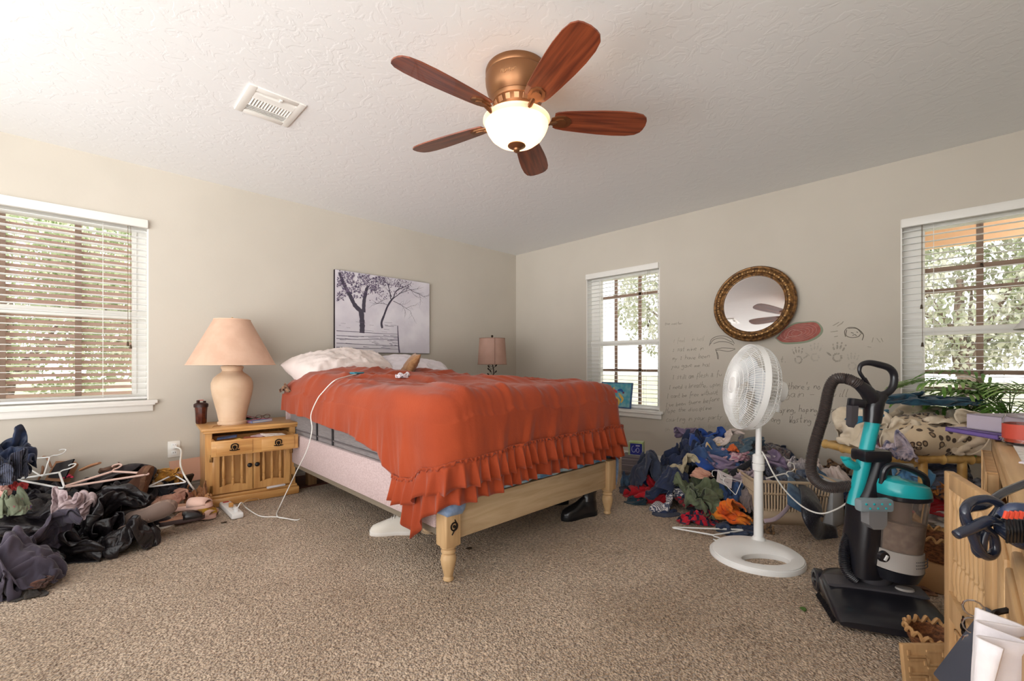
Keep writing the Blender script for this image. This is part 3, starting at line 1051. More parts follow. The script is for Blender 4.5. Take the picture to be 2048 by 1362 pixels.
m = MB(); m.box((RX0/2, -.008, .045), (-RX0, .016, .09)); m.box((RX0/2, -.011, .018), (-RX0, .022, .036)); struct('baseboard_left', m, M_trim, smooth=0)
m = MB(); m.box((-.008, RY0/2, .045), (.016, -RY0, .09)); m.box((-.011, RY0/2, .018), (.022, -RY0, .036)); struct('baseboard_right', m, M_trim, smooth=0)

def window(name, loc, rz, w_, z0, z1, bars_v, bars_h, blind_label, slat_shade=False, tilt=0.12, group=None, glassx=(.10, .10), tassels=()):
    h = z1-z0
    root = thing(name, None, None, (loc[0], loc[1], z0), rz, kind='structure')
    # frame: reveal jambs, sashes, meeting rail
    m = MB()
    gl, gr = glassx
    m.box((w_/2, .115, .02), (w_, .056, .04)); m.box((w_/2, .115, h-.04), (w_, .056, .08))
    m.box((gl/2, .115, h/2), (gl, .05, h)); m.box((w_-gr/2, .115, h/2), (gr, .05, h))
    m.box((w_/2, .105, h*.47), (w_, .06, .055), bev=.006)
    m.box((gl-.018, .088, h/2), (.012, .012, h-.1)); m.box((w_-gr+.018, .088, h/2), (.012, .012, h-.1))
    m.box((.004, .05, h/2), (.008, .1, h)); m.box((w_-.004, .05, h/2), (.008, .1, h)); m.box((w_/2, .05, h-.004), (w_, .1, .008))
    struct('window_frame', m, M_trim, root)
    m = MB(); m.box((w_/2, .12, h/2), (w_-.06, .004, h-.06)); struct('glass', m, M_glass, root, smooth=0)
    m = MB()
    for b in bars_v: m.box((b*w_, .15, h/2), (.034, .015, h-.08))
    for b in bars_h: m.box((w_/2, .15, b*h), (w_-.06, .015, .03))
    if bars_v or bars_h: struct('window_bars', m, M_bar, root)
    if slat_shade:  # mauve strips added outside the glass, imitating slats darkened by backlight
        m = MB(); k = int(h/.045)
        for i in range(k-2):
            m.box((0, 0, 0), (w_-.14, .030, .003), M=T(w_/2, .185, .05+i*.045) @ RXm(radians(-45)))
        struct('slat_shade_strips', m, mat('slat_shade_mauve', (196, 166, 154), .6), root)
    m = MB()   # sill with apron moulding
    m.box((w_/2, .045, -.012), (w_+.10, .16, .026), bev=.006)
    m.box((w_/2, -.022, -.028), (w_+.07, .03, .014), bev=.003); m.box((w_/2, -.010, -.056), (w_+.05, .018, .05), bev=.004)
    struct('window_sill', m, M_trim, root)
    # blind
    b = thing('window_blind', blind_label, 'blind', (loc[0], loc[1], z0), rz, group)
    m = MB(); m.box((w_/2, -.004, h-.032), (w_-.008, .05, .06), bev=.006); obj('headrail', m, M_trim, b)
    m = MB(); n = int((h-.11)/.044)
    for i in range(n):
        zz = h-.085-i*.044
        m.box((0, 0, 0), (w_-.016, .048, .0028), M=T(w_/2, .03, zz) @ RXm(tilt))
    obj('slats', m, M_slat, b, smooth=0)
    m = MB(); m.box((w_/2, .03, .018), (w_-.016, .05, .016), bev=.004); obj('bottom_rail', m, M_slat, b)
    for f in (.16, .5, .84) if w_ > 1 else (.2, .8):
        m = MB()
        for yy in (.005, .055): m.cyl((f*w_, yy, .02), (f*w_, yy, h-.06), .0011, seg=5)
        obj('ladder_cord', m, M_cord, b)
    for (f, zz) in tassels:
        m = MB(); m.cyl((f*w_, -.005, h-.06), (f*w_, -.005, zz), .0014, seg=5); c = obj('pull_cord', m, mat('tan_cord', (120, 98, 72), .7), b)
        m = MB(); m.lathe([(.002, .03), (.005, .026), (.007, .01), (.008, 0)], 10, M=T(f*w_, -.005, zz-.03)); obj('tassel', m, mat('tassel_brown', (74, 56, 36), .5), c)
    return root
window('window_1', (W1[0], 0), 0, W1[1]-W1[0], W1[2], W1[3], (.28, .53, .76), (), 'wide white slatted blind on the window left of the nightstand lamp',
       slat_shade=True, tilt=-.05, glassx=(.09, .085), tassels=((.925, .42), (.935, .40)))
window('window_2', (0, W2[0]), -pi/2, W2[0]-W2[1], W2[2], W2[3], (.33, .66), (.27, .82), 'narrow white slatted blind behind the little blue painting',
       tilt=.05, glassx=(.13, .07), tassels=((.88, .92), (.86, .88)))
window('window_3', (0, W3[0]), -pi/2, W3[0]-W3[1], W3[2], W3[3], (.46, .86), (.20, .28, .66, .76), 'white slatted blind on the window behind the potted plant',
       tilt=.05, glassx=(.12, .08), tassels=((.13, .88), (.135, .62)))

# ---------------------------------------------------------------- outdoors
M_leafA = mat('leaf_sunny', (160, 176, 128), .7, c2=(212, 216, 184), nscale=3)
M_leafB = mat('leaf_pale', (160, 166, 136), .7, c2=(206, 204, 188), nscale=3)
M_bark = mat('bark', (150, 130, 118), .9, c2=(110, 96, 86), nscale=8, stretch=(3, 3, 1), bump=.5, bscale=20)
m = MB(); m.box((20.4, -1.5, -.3), (40, 90, .1)); m.box((-12, 20.3, -.3), (24.6, 40, .1)); struct('ground', m, mat('pale_ground', (205, 196, 178), .95, c2=(180, 184, 140), nscale=1.5), smooth=0)
def tree(name, loc, rad, n, leaf, trunk_h, lean, label, seed, ls=.048, group='trees outside the windows'):
    rnd = random.Random(seed)
    t = thing(name, label, 'tree', loc, 0, group)
    m = MB(); m.tube([(0, 0, -.25), (lean*.3, 0, trunk_h*.4), (lean*.8, .1, trunk_h*.8), (lean, .1, trunk_h+rad[2]*.5)], [.14, .1, .09, .04], 10)
    for k in range(5):
        a = k*1.25+seed; m.tube([(lean*.7, 0, trunk_h*.75), (lean+cos(a)*rad[0]*.4, sin(a)*rad[1]*.4, trunk_h+rad[2]*.2), (lean+cos(a)*rad[0]*.7, sin(a)*rad[1]*.7, trunk_h+rad[2]*.5)], [.05, .03, .012], 6)
    obj('trunk', m, M_bark, t)
    m = MB()
    for i in range(n):
        d = Vector((rnd.gauss(0, 1), rnd.gauss(0, 1), rnd.gauss(0, 1))).normalized()*rnd.uniform(.45, 1)**.6
        c = Vector((lean+d.x*rad[0], d.y*rad[1], trunk_h+rad[2]*.55+d.z*rad[2]))
        if noise.noise(c*1.3+Vector((seed, 0, 0))) < -.18: continue
        R = Euler((rnd.uniform(0, 6), rnd.uniform(0, 6), rnd.uniform(0, 6))).to_matrix(); s = ls*rnd.uniform(.6, 1.3)
        q = [c+R @ Vector(p)*s for p in ((-1, 0, 0), (0, -.5, .12), (1, 0, 0), (0, .5, .12))]
        m.bm.faces.new([m.bm.verts.new(p) for p in q])
    obj('foliage', m, leaf, t, smooth=0)
    return t
tree('garden_tree', (-4.9, 4.6, 0), (1.5, 1.2, 1.7), 13000, M_leafA, 1.0, .1, 'leafy green tree filling the left part of the wide window', 1)
tree('garden_tree', (-3.0, 5.4, 0), (1.6, 1.2, 1.6), 13000, M_leafA, 1.2, -.2, 'leafy green tree seen at the right part of the wide window', 2)
tree('garden_tree', (4.4, -.4, 0), (1.5, 1.6, 1.5), 11000, M_leafB, 1.6, .2, 'pale tree seen through the narrow window', 3)
tree('garden_tree', (4.6, -4.2, 0), (1.5, 1.3, 1.5), 15000, M_leafB, 1.5, .6, 'leaning tree with pale leaves seen through the window behind the plant', 5)
tree('garden_tree', (5.4, -6.2, 0), (1.6, 1.7, 1.6), 12000, M_leafA, 1.3, .2, 'greener tree seen at the right of the window behind the plant', 6)
# porch roof outside window 3 and its beam
M_porch = mat('porch_tan', (214, 176, 138), .7)
m = MB(); m.box((1.15, -4.6, 2.16), (.12, 4.2, .30)); m.box((.7, -4.6, 2.42), (1.0, 4.2, .04))
for k in range(9): m.box((.7, -2.8-.45*k, 2.37), (.9, .05, .06))
p = obj('porch_roof', m, M_porch, smooth=0); tag(p, 'tan porch roof edge outside the window behind the plant', 'porch'); p['kind'] = 'structure'
m = MB(); m.box((3.4, -5.1, .75), (.14, .14, 2.1), bev=.01); p = obj('porch_post', m, mat('post_tan', (190, 168, 150), .8)); p['kind'] = 'structure'

# outlet
q = wl(348, 898)
t = thing('wall_outlet', 'ivory wall outlet with a white plug in it, left of the nightstand', 'outlet', (q.x, 0, q.z))
m = MB(); m.box((0, -.003, 0), (.075, .006, .12), bev=.002); obj('cover_plate', m, M_trim, t)
m = MB()
for s in (-1, 1): m.box((0, -.006, s*.028), (.034, .004, .03), bev=.0015)
obj('socket', m, M_white, t)
m = MB()
for s in (-1, 1):
    for e in (-1, 1): m.box((e*.006, -.0085, s*.028+.003), (.0025, .001, .009))
obj('slot', m, M_black, t)

# ceiling vent
vc = [fl(*p, z=CEIL) for p in ((478, 222), (503, 167), (608, 208), (570, 248))]
def ceil_pt(px, py): d = (CH-CEIL)*FP/(py-727); return at(px, py, d)
vc = [ceil_pt(*p) for p in ((478, 222), (503, 167), (608, 208), (570, 248))]
cen = sum(vc, Vector())/4
print('VENT', [tuple(round(c, 3) for c in p) for p in vc])
t = thing('ceiling_vent', 'white square louvred air vent in the ceiling', 'vent', (cen.x, cen.y, CEIL))
vw, vd = .28, .31
m = MB()
for s in (-1, 1):
    m.box((s*(vw/2-.02), 0, -.004), (.04, vd, .008), bev=.002); m.box((0, s*(vd/2-.02), -.004), (vw-.07, .04, .008), bev=.002)
obj('frame', m, M_trim, t)
m = MB(); m.box((0, 0, .002), (vw-.06, vd-.06, .002)); obj('duct_opening', m, mat('duct_dark', (60, 56, 50), .9), t, smooth=0)
m = MB()
for i in range(4):
    for s in (-1, 1): m.box((0, 0, 0), (vw-.08, .016, .0015), M=T(0, s*(.050+i*.016), -.006) @ RXm(s*.7))
for i in range(14): m.box((0, 0, 0), (.011, .078, .0015), M=T(-.095+i*.0146, 0, -.007) @ RYm(.75))
m.box((0, -.041, -.008), (vw-.08, .005, .004)); m.box((0, .041, -.008), (vw-.08, .005, .004))
obj('louvers', m, M_trim, t, smooth=0)
m = MB(); m.box((.02, -.115, -.012), (.014, .022, .008), bev=.002); obj('lever', m, M_trim, t)

# ---------------------------------------------------------------- ceiling fan
FX, FY = -2.609, -2.625
M_bronze = mat('fan_bronze', (140, 98, 66), .38, .75)
M_blade = mat('blade_cherry', (146, 74, 44), .42, c2=(98, 46, 30), nscale=3.5, stretch=(1, 16, 16), lo=.35, hi=.65, detail=5, coat=.5)
fan = thing('ceiling_fan', 'bronze five-blade ceiling fan with reddish wooden blades and a lit glass bowl', 'ceiling fan', (FX, FY, CEIL))
m = MB(); m.lathe([(.148, 0), (.152, -.01), (.152, -.028), (.149, -.034), (.152, -.038), (.153, -.045), (.151, -.075), (.144, -.105), (.134, -.128), (.125, -.14),
    (.123, -.143), (.125, -.147), (.118, -.158), (.117, -.162), (.112, -.165), (.1, -.19), (.092, -.2), (.04, -.205)], 56); obj('motor_housing', m, M_bronze, fan)
m = MB()
for k in range(16):
    a = k*2*pi/16; m.box((0, 0, 0), (.004, .022, .02), M=RZ(a) @ T(.1065, 0, -.178) @ RYm(.42), bev=.003)
obj('vent_slots', m, mat('fan_bronze_light', (176, 128, 92), .35, .7), fan)
m = MB(); m.lathe([(.05, -.2), (.075, -.205), (.08, -.212), (.078, -.225), (.06, -.232), (.05, -.245), (.1, -.25)], 32); obj('switch_housing', m, M_bronze, fan)
for k in range(5):
    a = radians(-39+72*k)
    B = T(0, 0, 0) @ RXm(radians(-13))
    outl = []
    xs = [(.185, .044), (.20, .052), (.24, .060), (.32, .068), (.42, .076), (.50, .079), (.57, .076), (.615, .066), (.638, .048), (.646, .03)]
    outl = [(x, -y) for x, y in xs]+[(.650, 0)]+[(x, y) for x, y in xs[::-1]]
    m = MB(); m.prism(outl, -.003, .003, M=B); bl = obj('blade', m, M_blade, fan, smooth=0); bl.location = (0, 0, -.232); bl.rotation_euler = (0, 0, a)
    m = MB()
    m.tube([B @ Vector((.085, 0, -.012)), B @ Vector((.12, 0, -.03)), B @ Vector((.165, 0, -.018)), B @ Vector((.20, 0, -.006))], [.014, .014, .012, .012], 8, sq=.7)
    sh = [(.17, -.02), (.2, -.034), (.235, -.036), (.262, -.022), (.27, 0), (.262, .022), (.235, .036), (.2, .034), (.17, .02)]
    m.prism(sh, -.009, -.003, M=B)
    m.prism([(x*.55+.099, y*.62) for x, y in sh], -.014, -.009, M=B)
    bi = obj('blade_iron', m, M_bronze, fan, smooth=30); bi.location = (0, 0, -.232); bi.rotation_euler = (0, 0, a)
M_bowl = mat('frosted_glass_bowl', (255, 226, 196), .5)
def bowl_fix(m_):
    N = m_.node_tree.nodes; L = m_.node_tree.links; b = N['Principled BSDF']; out = N['Material Output']
    tr = N.new('ShaderNodeBsdfTranslucent'); tr.inputs[0].default_value = (1, .86, .72, 1); mx = N.new('ShaderNodeMixShader'); mx.inputs[0].default_value = .55
    L.new(b.outputs[0], mx.inputs[1]); L.new(tr.outputs[0], mx.inputs[2]); L.new(mx.outputs[0], out.inputs[0])
bowl_fix(M_bowl)
m = MB(); m.lathe([(.156, -.236), (.163, -.242), (.164, -.25), (.158, -.258), (.154, -.262), (.155, -.268), (.15, -.282), (.142, -.3), (.125, -.325), (.1, -.345), (.07, -.358), (.03, -.366), (.005, -.367)], 56, cap=False)
obj('glass_bowl', m, M_bowl, fan)
m = MB(); m.lathe([(.004, -.35), (.042, -.362), (.044, -.367), (.03, -.376), (.016, -.381), (.013, -.388), (.015, -.392), (.008, -.398), (.001, -.4)], 28); obj('finial', m, M_bronze, fan)
M_bulb = mat('lit_bulb', (255, 235, 210), .5, emit=(255, 222, 184), estr=20)
for k in range(3):
    a = k*2.094+.4; m = MB(); m.sph((.075*cos(a), .075*sin(a), -.29), .024, 2); m.cyl((.05*cos(a), .05*sin(a), -.245), (.07*cos(a), .07*sin(a), -.275), .012); obj('bulb', m, M_bulb, fan)
# ================================================================ BED
M_pale = wood('pale_pine', (206, 182, 146), (180, 152, 116), 0, rough=.5)
M_pinev = wood('pale_pine_upright', (212, 178, 132), (186, 148, 104), 2, rough=.5)
M_linen = cloth('pink_linen', (206, 184, 182), (190, 166, 164), nscale=120)
bed = thing('bed', 'pale wooden bed frame with turned front feet and pink linen side panel', 'bed', (-2.253, -1.4, 0))
def bl(x, y, z): return (x+2.253, y+1.4, z)
m = MB(); m.box(bl(-2.253, -2.475, .268), (1.24, .028, .165), bev=.004); m.box(bl(-2.253, -2.475, .352), (1.24, .036, .014), bev=.004)
obj('footboard', m, M_pale, bed)
for x in (-2.909, -1.597):
    leg = MB(T(*bl(x, -2.475, 0)))
    leg.box((0, 0, .265), (.085, .085, .2), bev=.008)
    leg.lathe([(.018, 0), (.024, .004), (.025, .012), (.020, .022), (.022, .03), (.033, .075), (.037, .1), (.034, .118), (.026, .128), (.034, .134), (.034, .142), (.028, .15), (.038, .158), (.038, .168)], 24)
    lo = obj('leg', leg, M_pinev, bed)
    if x < -2:
        m = MB()
        m.tube([bl(x-.001, -2.519, .262+.015*cos(a)) if 0 else Vector(bl(x+.018*sin(a), -2.521, .262+.018*cos(a))) for a in [k*pi/6 for k in range(13)]], .0035, 6, smooth=2)
        m.sph(bl(x, -2.52, .262), .007, 2); m.tube([bl(x-.012, -2.52, .225), bl(x, -2.521, .243), bl(x+.014, -2.52, .268), bl(x+.004, -2.52, .292)], .0028, 6)
        obj('iron_ring', m, M_dkmetal, bed)
for x in (-2.76, -1.75):
    m = MB(); m.box(bl(x, -.36, .11), (.07, .07, .22), bev=.004); obj('leg', m, wood('dark_pine', (140, 104, 66), (110, 78, 48), 2), bed)
for s in (-1, 1):
    m = MB(); m.box(bl(-2.253+s*.685, -1.36, .352), (.035, 2.14, .225), bev=.012); obj('side_panel', m, M_linen, bed)
    m = MB(); m.box(bl(-2.253+s*.675, -1.36, .224), (.03, 2.14, .03)); obj('side_rail', m, mat('grey_rail', (128, 116, 100), .6), bed)
m = MB()
for k in range(9): m.box(bl(-2.253, -.4-.24*k, .235), (1.32, .08, .018))
obj('slats', m, M_pale, bed)
m = MB(); m.box(bl(-2.253, -.29, .42), (1.36, .03, .42), bev=.01); obj('head_panel', m, M_linen, bed)

# mattress
M_mgrey = cloth('mattress_grey', (142, 134, 132), (122, 114, 114), nscale=200, stretch=(.1, .1, 2))
t = thing('mattress', 'thick grey mattress under the rust bedspread', 'mattress', (-2.253, -1.37, .25))
m = MB(); m.box((0, 0, .28), (1.345, 2.08, .50), bev=.05); obj('body', m, M_mgrey, t)
m = MB()
for y in (-.62, .15, .42):
    m.tube([(-.677, y, .06), (-.681, y, .2), (-.68, y+.01, .45)], .006, 6)
obj('handle', m, mat('mattress_strap', (44, 40, 42), .7), t)
m = MB(); m.tube([(-.67, 1.0, .245), (-.677, .5, .245), (-.677, -.98, .245)], .005, 6); obj('piping', m, mat('piping', (110, 102, 102), .8), t)

# bedspread
PTS = [(-3.0, -.47)]; R_ = .13; EX0, EX1, EY = -3.0, -1.515, -2.545
SMP = []
def per_build():
    y = -.47
    while y > EY+R_: SMP.append((EX0, y, -1, 0)); y -= .008
    for k in range(1, 26):
        a = pi+k/26*pi/2; SMP.append((EX0+R_+R_*cos(a), EY+R_+R_*sin(a), cos(a), sin(a)))
    x = EX0+R_
    while x < EX1-R_: SMP.append((x, EY, 0, -1)); x += .008
    for k in range(1, 26):
        a = 1.5*pi+k/26*pi/2; SMP.append((EX1-R_+R_*cos(a), EY+R_+R_*sin(a), cos(a), sin(a)))
    y = EY+R_
    while y < -.45: SMP.append((EX1, y, 1, 0)); y += .008
per_build()
ARC = [0]
for a, b in zip(SMP[:-1], SMP[1:]): ARC.append(ARC[-1]+sqrt((a[0]-b[0])**2+(a[1]-b[1])**2))
def interp(tab, s):
    if s <= tab[0][0]: return tab[0][1]
    for (a, b), (c, d) in zip(tab[:-1], tab[1:]):
        if s <= c:
            f = (s-a)/(c-a); f = f*f*(3-2*f); return b+(d-b)*f
    return tab[-1][1]
ZB = [(0, .65), (.5, .635), (.75, .62), (1.2, .60), (1.5, .55), (1.72, .445), (1.84, .45), (1.98, .525), (2.12, .565), (2.6, .59), (3.3, .60), (3.5, .585), (3.7, .54), (4.2, .5), (5.6, .5)]
def ridg(v): return max(0, 1-3*abs(noise.noise(v)))
def topz(x, y):
    u = (x+2.25)/.74; v = (y+1.45)/1.1
    z = .845+.035*(1-u*u)+.03*noise.noise(Vector((x*1.6, y*1.6, 4)))
    z += .085*math.exp(-((x+2.66)/.30)**2-((y+.85)/.42)**2)
    z += .06*math.exp(-((x+1.95)/.3)**2-((y+.72)/.3)**2)
    z -= .05*math.exp(-((x+2.30)/.10)**2-((y+.78)/.35)**2)
    z += .034*ridg(Vector((x*2.0+y*1.1, (y-x*.4)*.8, 2.2)))*min(1, max(0, (1.3-abs(v))))
    wx = x+.15*noise.noise(Vector((x*2, y*2, 1)))
    z += .020*ridg(Vector((wx*6, y*1.5, 7.7)))+.008*ridg(Vector((wx*15, y*3, 3.1)))
    z += .022*ridg(Vector((x*2.4, y*5, 9.7)))*math.exp(-((y+1.1)/.6)**2)
    return z
def skirt_out(s, d):
    """outward offset of the hanging cloth at arc s and drop d"""
    f = min(1, d/.25)
    o = .012+.03*f*(noise.noise(Vector((s*2.1, d*1.2, 5))))+.026*f*ridg(Vector((s*5+.8*d, d*1.0, 8)))**1.0+.005*f*ridg(Vector((s*13-2*d, d*2, 3)))
    return o
def build_spread():
    m = MB(); NT, NS, RR = 44, 22, .11
    rings = []
    for (x, y, nx, ny), s in zip(SMP, ARC):
        sx, sy = -2.253, max(-1.95, min(-.47, y))
        if ny < -.3 and ny > -.99: sx = -2.253+(x+2.253)*0
        zb = interp(ZB, s)+.008*noise.noise(Vector((s*7, 0, 0))); row = []
        L = sqrt((x-sx)**2+(y-sy)**2)
        for k in range(NT+1):
            r = k/NT; r = 1-(1-r)**1.25
            px_, py_ = sx+(x-sx)*r, sy+(y-sy)*r; z = topz(px_, py_); e = L*(1-r)
            if e < RR: z -= RR-sqrt(max(0, RR*RR-(RR-e)**2))
            if py_ > -.6: z -= .0*1
            row.append(Vector((px_, py_, z)))
        zt = row[-1].z
        for k in range(1, NS+1):
            d = (zt-zb)*k/NS; o = skirt_out(s, d)
            row.append(Vector((x+nx*o, y+ny*o, zt-d)))
        rings.append(row)
    m.rings(rings, closed=False, cap=False); return m
M_rust = cloth('rust_cotton', (160, 64, 28), (150, 58, 25), nscale=3, bump=.35, bscale=90, bdist=.003, sheen=.2)
spread = thing('bedspread', 'rust orange ruffled bedspread draped over the bed', 'bedspread', (-2.253, -1.4, .2))
def local(o_, mb): bmesh.ops.translate(mb.bm, verts=mb.bm.verts, vec=-Vector(o_.location)); return mb
o = obj('cover', local(spread, build_spread()), M_rust, spread, smooth=180, solid=.008)
def ruffle(name, s0, s1, ztop, length, amp, freq, out, seed, flare=.02, rows=7):
    m = MB(); rings = []; n = int((s1-s0)/.0035); ph = 0
    for i in range(n+1):
        s = s0+(s1-s0)*i/n
        while_k = 0
        lo = 0; hi = len(ARC)-1
        while hi-lo > 1:
            mid = (lo+hi)//2
            if ARC[mid] <= s: lo = mid
            else: hi = mid
        f = (s-ARC[lo])/max(1e-6, ARC[hi]-ARC[lo]); A, B = SMP[lo], SMP[hi]
        x, y, nx, ny = [A[k]+(B[k]-A[k])*f for k in range(4)]
        ph += freq*(.0035)*(1+.75*noise.noise(Vector((s*5, seed, 0))))
        zt = ztop(s); ln = length(s) if callable(length) else length
        am = amp*(1+.8*noise.noise(Vector((s*9, seed, 3)))); row = []
        for k in range(rows):
            g = k/(rows-1)
            o1 = out+skirt_out(s, .3)*.8+flare*g+am*(g**.7)*sin(ph)+.002*sin(ph*2.3)*(1-g)
            tt = am*.5*(g**.8)*cos(ph*1.0+.5)
            row.append(Vector((x+nx*o1-ny*tt, y+ny*o1+nx*tt, zt-ln*g+.006*sin(ph*.5+seed)*g)))
        rings.append(row)
    m.rings(rings, closed=False, cap=False)
    return obj(name, local(spread, m), M_rust, spread, smooth=180, solid=.003)
zb = lambda s: interp(ZB, s)
ruffle('ruffle', 1.70, 4.6, lambda s: zb(s)+.004, lambda s: .115+.05*math.exp(-((s-3.62)/.15)**2), .020, 98, .012, 1)
ruffle('ruffle', 1.80, 4.6, lambda s: zb(s)-.085, lambda s: .10+.09*math.exp(-((s-1.90)/.07)**2)+.18*math.exp(-((s-3.66)/.12)**2), .018, 84, .0, 2, flare=.012)
ruffle('ruffle_header', 1.70, 4.6, lambda s: zb(s)+.016, .016, .006, 260, .016, 5, rows=3, flare=-.002)

M_sheet = cloth('blue_sheet', (140, 160, 190), (120, 142, 176), nscale=40)
m = MB(); m.box((-2.90, -2.472, .352), (.125, .125, .082), bev=.03)
for v in m.bm.verts: v.co.z += .006*sin(v.co.x*90)+.004*sin(v.co.y*120)
o = obj('bed_sheet', m, M_sheet, smooth=180)
tag(o, 'light blue sheet corner bunched over the near bed post', 'sheet')
m = MB(); m.grid(lambda u, v: (-2.80+u*1.15, -2.497-.006*sin(u*60), .37+v*.05+.01*noise.noise(Vector((u*9, v, 0)))), 90, 4)
for k in range(3): pass
o = obj('bed_sheet', m, cloth('blue_pattern_sheet', (84, 132, 176), (170, 188, 190), nscale=22), smooth=180, solid=.01); tag(o, 'blue patterned sheet edge showing between ruffles and footboard', 'sheet')
m = MB(); m.grid(lambda u, v: (-1.53+.03*sin(v*3), -2.50+.12*u, .48-.30*v*(1-.3*u)), 8, 10)
o = obj('bed_sheet', m, M_sheet, smooth=180, solid=.006); tag(o, 'pale blue sheet flap hanging by the far front bed post', 'sheet')

def on_top(px, py, lift=.012):
    d = 2.4
    while d < 4.5:
        p = at(px, py, d)
        if p.x > -3.0 and p.z < topz(p.x, p.y)+lift: return Vector((p.x, p.y, topz(p.x, p.y)+lift))
        d += .01
    return at(px, py, 3.3)
def pillow(name, M, sx, sy, sz, seed, mt, label, cat='pillow', wr_=1.0):
    m = MB(); n = 40; rings_t = []
    for side in (1, -1):
        def f(u, v):
            U = 2*u-1; V = 2*v-1
            pin = 1-.10*(1-abs(V)**2)*abs(U)**6-.0
            x = U*sx*(1-.07*(1-V*V)*abs(U)**3); y = V*sy*(1-.09*(1-U*U)*abs(V)**3)
            h = (max(0, 1-abs(U)**3.2)*max(0, 1-abs(V)**3.2))**.55
            nz = noise.noise(Vector((U*1.4, V*1.4, seed)))*.25+ridg(Vector((U*2.2+V*.7, V*3.2, seed+3)))*.13*wr_+.06*wr_*ridg(Vector((U*6, V*5+U*2, seed+5)))
            return M @ Vector((x, y, side*sz*h*(1+nz)))
        m.grid(f, n, n)
    bmesh.ops.remove_doubles(m.bm, verts=m.bm.verts, dist=.0008)
    o = obj(name, m, mt, smooth=180); tag(o, label, cat); return o
M_pw = cloth('pillow_white', (236, 222, 216), (228, 214, 208), nscale=5, bump=.3, bscale=30, bdist=.004)
M_pw2 = cloth('pillow_lavender', (228, 220, 224), (218, 210, 216), nscale=5, bump=.3, bscale=30, bdist=.004)
pillow('pillow', T(-2.60, -.50, .945) @ RZ(.1) @ RYm(-.08) @ RXm(.35), .36, .25, .13, 1, M_pw, 'large cream white pillow at the left of the bed head', wr_=1.3)
pillow('pillow', T(-1.80, -.48, .925) @ RZ(-.2) @ RYm(.16) @ RXm(.35), .36, .26, .10, 2, M_pw2, 'flatter lavender white pillow at the right of the bed head', wr_=1.6)
pillow('pillow', T(-2.40, -.44, 1.00) @ RZ(.15) @ RXm(.45), .30, .2, .1, 9, M_pw, 'cream white pillow stacked in the middle of the bed head', wr_=1.5)
pillow('throw_pillow', T(-2.23, -.98, .95) @ RZ(-.5) @ RYm(-1.0) @ RXm(.1), .17, .15, .035, 5, cloth('quilt_tan', (166, 124, 84), (140, 98, 62), nscale=24, bump=.8, bscale=30, bdist=.01), 'small tan quilted cushion poking up from the rust bedspread', 'cushion')
o = soft(obj('crumpled_towel', crumple(T(*on_top(806, 752)), (.045, .04, .022), 8), M_pw2, smooth=180)); tag(o, 'small white crumpled cloth beside the tan quilted cushion', 'cloth')
o = obj('phone', MB(T(*on_top(714, 746)) @ RZ(.3)).box((0, 0, 0), (.09, .05, .012), bev=.005), mat('teal_case', (40, 130, 150), .4), smooth=30); tag(o, 'teal phone lying at the pillow edge with a white cable', 'phone')
o = soft(obj('folded_cloth', crumple(T(-2.99, -.52, .82), (.05, .09, .05), 12), cloth('brown_plaid', (150, 112, 84), (86, 58, 44), nscale=50), smooth=180)); tag(o, 'brown cloth end sticking out under the left pillow', 'cloth')

# ================================================================ NIGHTSTAND
M_honey = wood('honey_pine', (218, 168, 104), (186, 132, 74), 0, rough=.4, coat=.15)
M_honeyv = wood('honey_pine_upright', (220, 170, 106), (190, 136, 78), 2, rough=.4, coat=.15)
ns_c = Vector((-3.512, -.47, 0)); NR = radians(-5)
ns = thing('nightstand', 'honey pine nightstand with turned spindle doors and an open drawer', 'nightstand', ns_c, NR)
NW, ND, NH = .58, .41, .56
m = MB()
m.box((.015, ND/2+.02, .30), (.03, ND-.04, .46)); m.box((NW-.015, ND/2+.02, .30), (.03, ND-.04, .46)); m.box((NW/2, ND-.01, .3), (NW-.02, .02, .46))
m.box((.02, .03, .30), (.04, .03, .46)); m.box((NW-.02, .03, .30), (.04, .03, .46)); m.box((NW/2, ND/2, .085), (NW-.02, ND-.04, .02)); m.box((NW/2, .03, .402), (NW-.05, .025, .018)); m.box((NW/2, ND/2+.02, .40), (NW-.04, ND-.05, .008))
obj('body', m, M_honeyv, ns)
m = MB(); m.box((NW/2, ND/2, .545), (NW+.05, ND+.03, .022), bev=.006); m.box((NW/2, ND/2, .527), (NW+.025, ND+.015, .016), bev=.005); obj('top', m, M_honey, ns)
m = MB(); m.box((NW/2, ND/2, .03), (NW+.05, ND+.03, .06), bev=.012); m.box((NW/2, ND/2, .07), (NW+.02, ND+.01, .02), bev=.006); obj('plinth', m, M_honey, ns)
m = MB(); m.box((NW/2, -.15, .432), (NW-.04, .018, .105), bev=.003)
for c in (.155, .425): m.box((c, -.162, .432), (.215, .01, .085), bev=.004)
m.box((.04, .0, .44), (.012, .30, .08)); m.box((NW-.04, .0, .44), (.012, .30, .08)); m.box((NW/2, .0, .41), (NW-.08, .30, .008)); m.box((NW/2, .14, .44), (NW-.08, .01, .08))
dr = obj('drawer', m, M_honey, ns)
for c in (.153, .425):
    m = MB(T(0, -.06, -.026)); m.tube([(c-.02, -.108, .455), (c-.018, -.112, .478), (c, -.114, .486), (c+.018, -.112, .478), (c+.02, -.108, .455)], .004, 8)
    m.lathe([(.012, -.112), (.007, -.117), (.001, -.118)], 12, M=T(c, 0, .462) @ RXm(pi/2) @ T(0, 0, .222)); m.tube([(c-.03, -.109, .444), (c, -.112, .44), (c+.03, -.109, .444)], .0035, 6)
    for e in (-.014, 0, .014): m.sph((c+e, -.11, .449), .005, 1)
    obj('pull', m, M_dkmetal, dr)
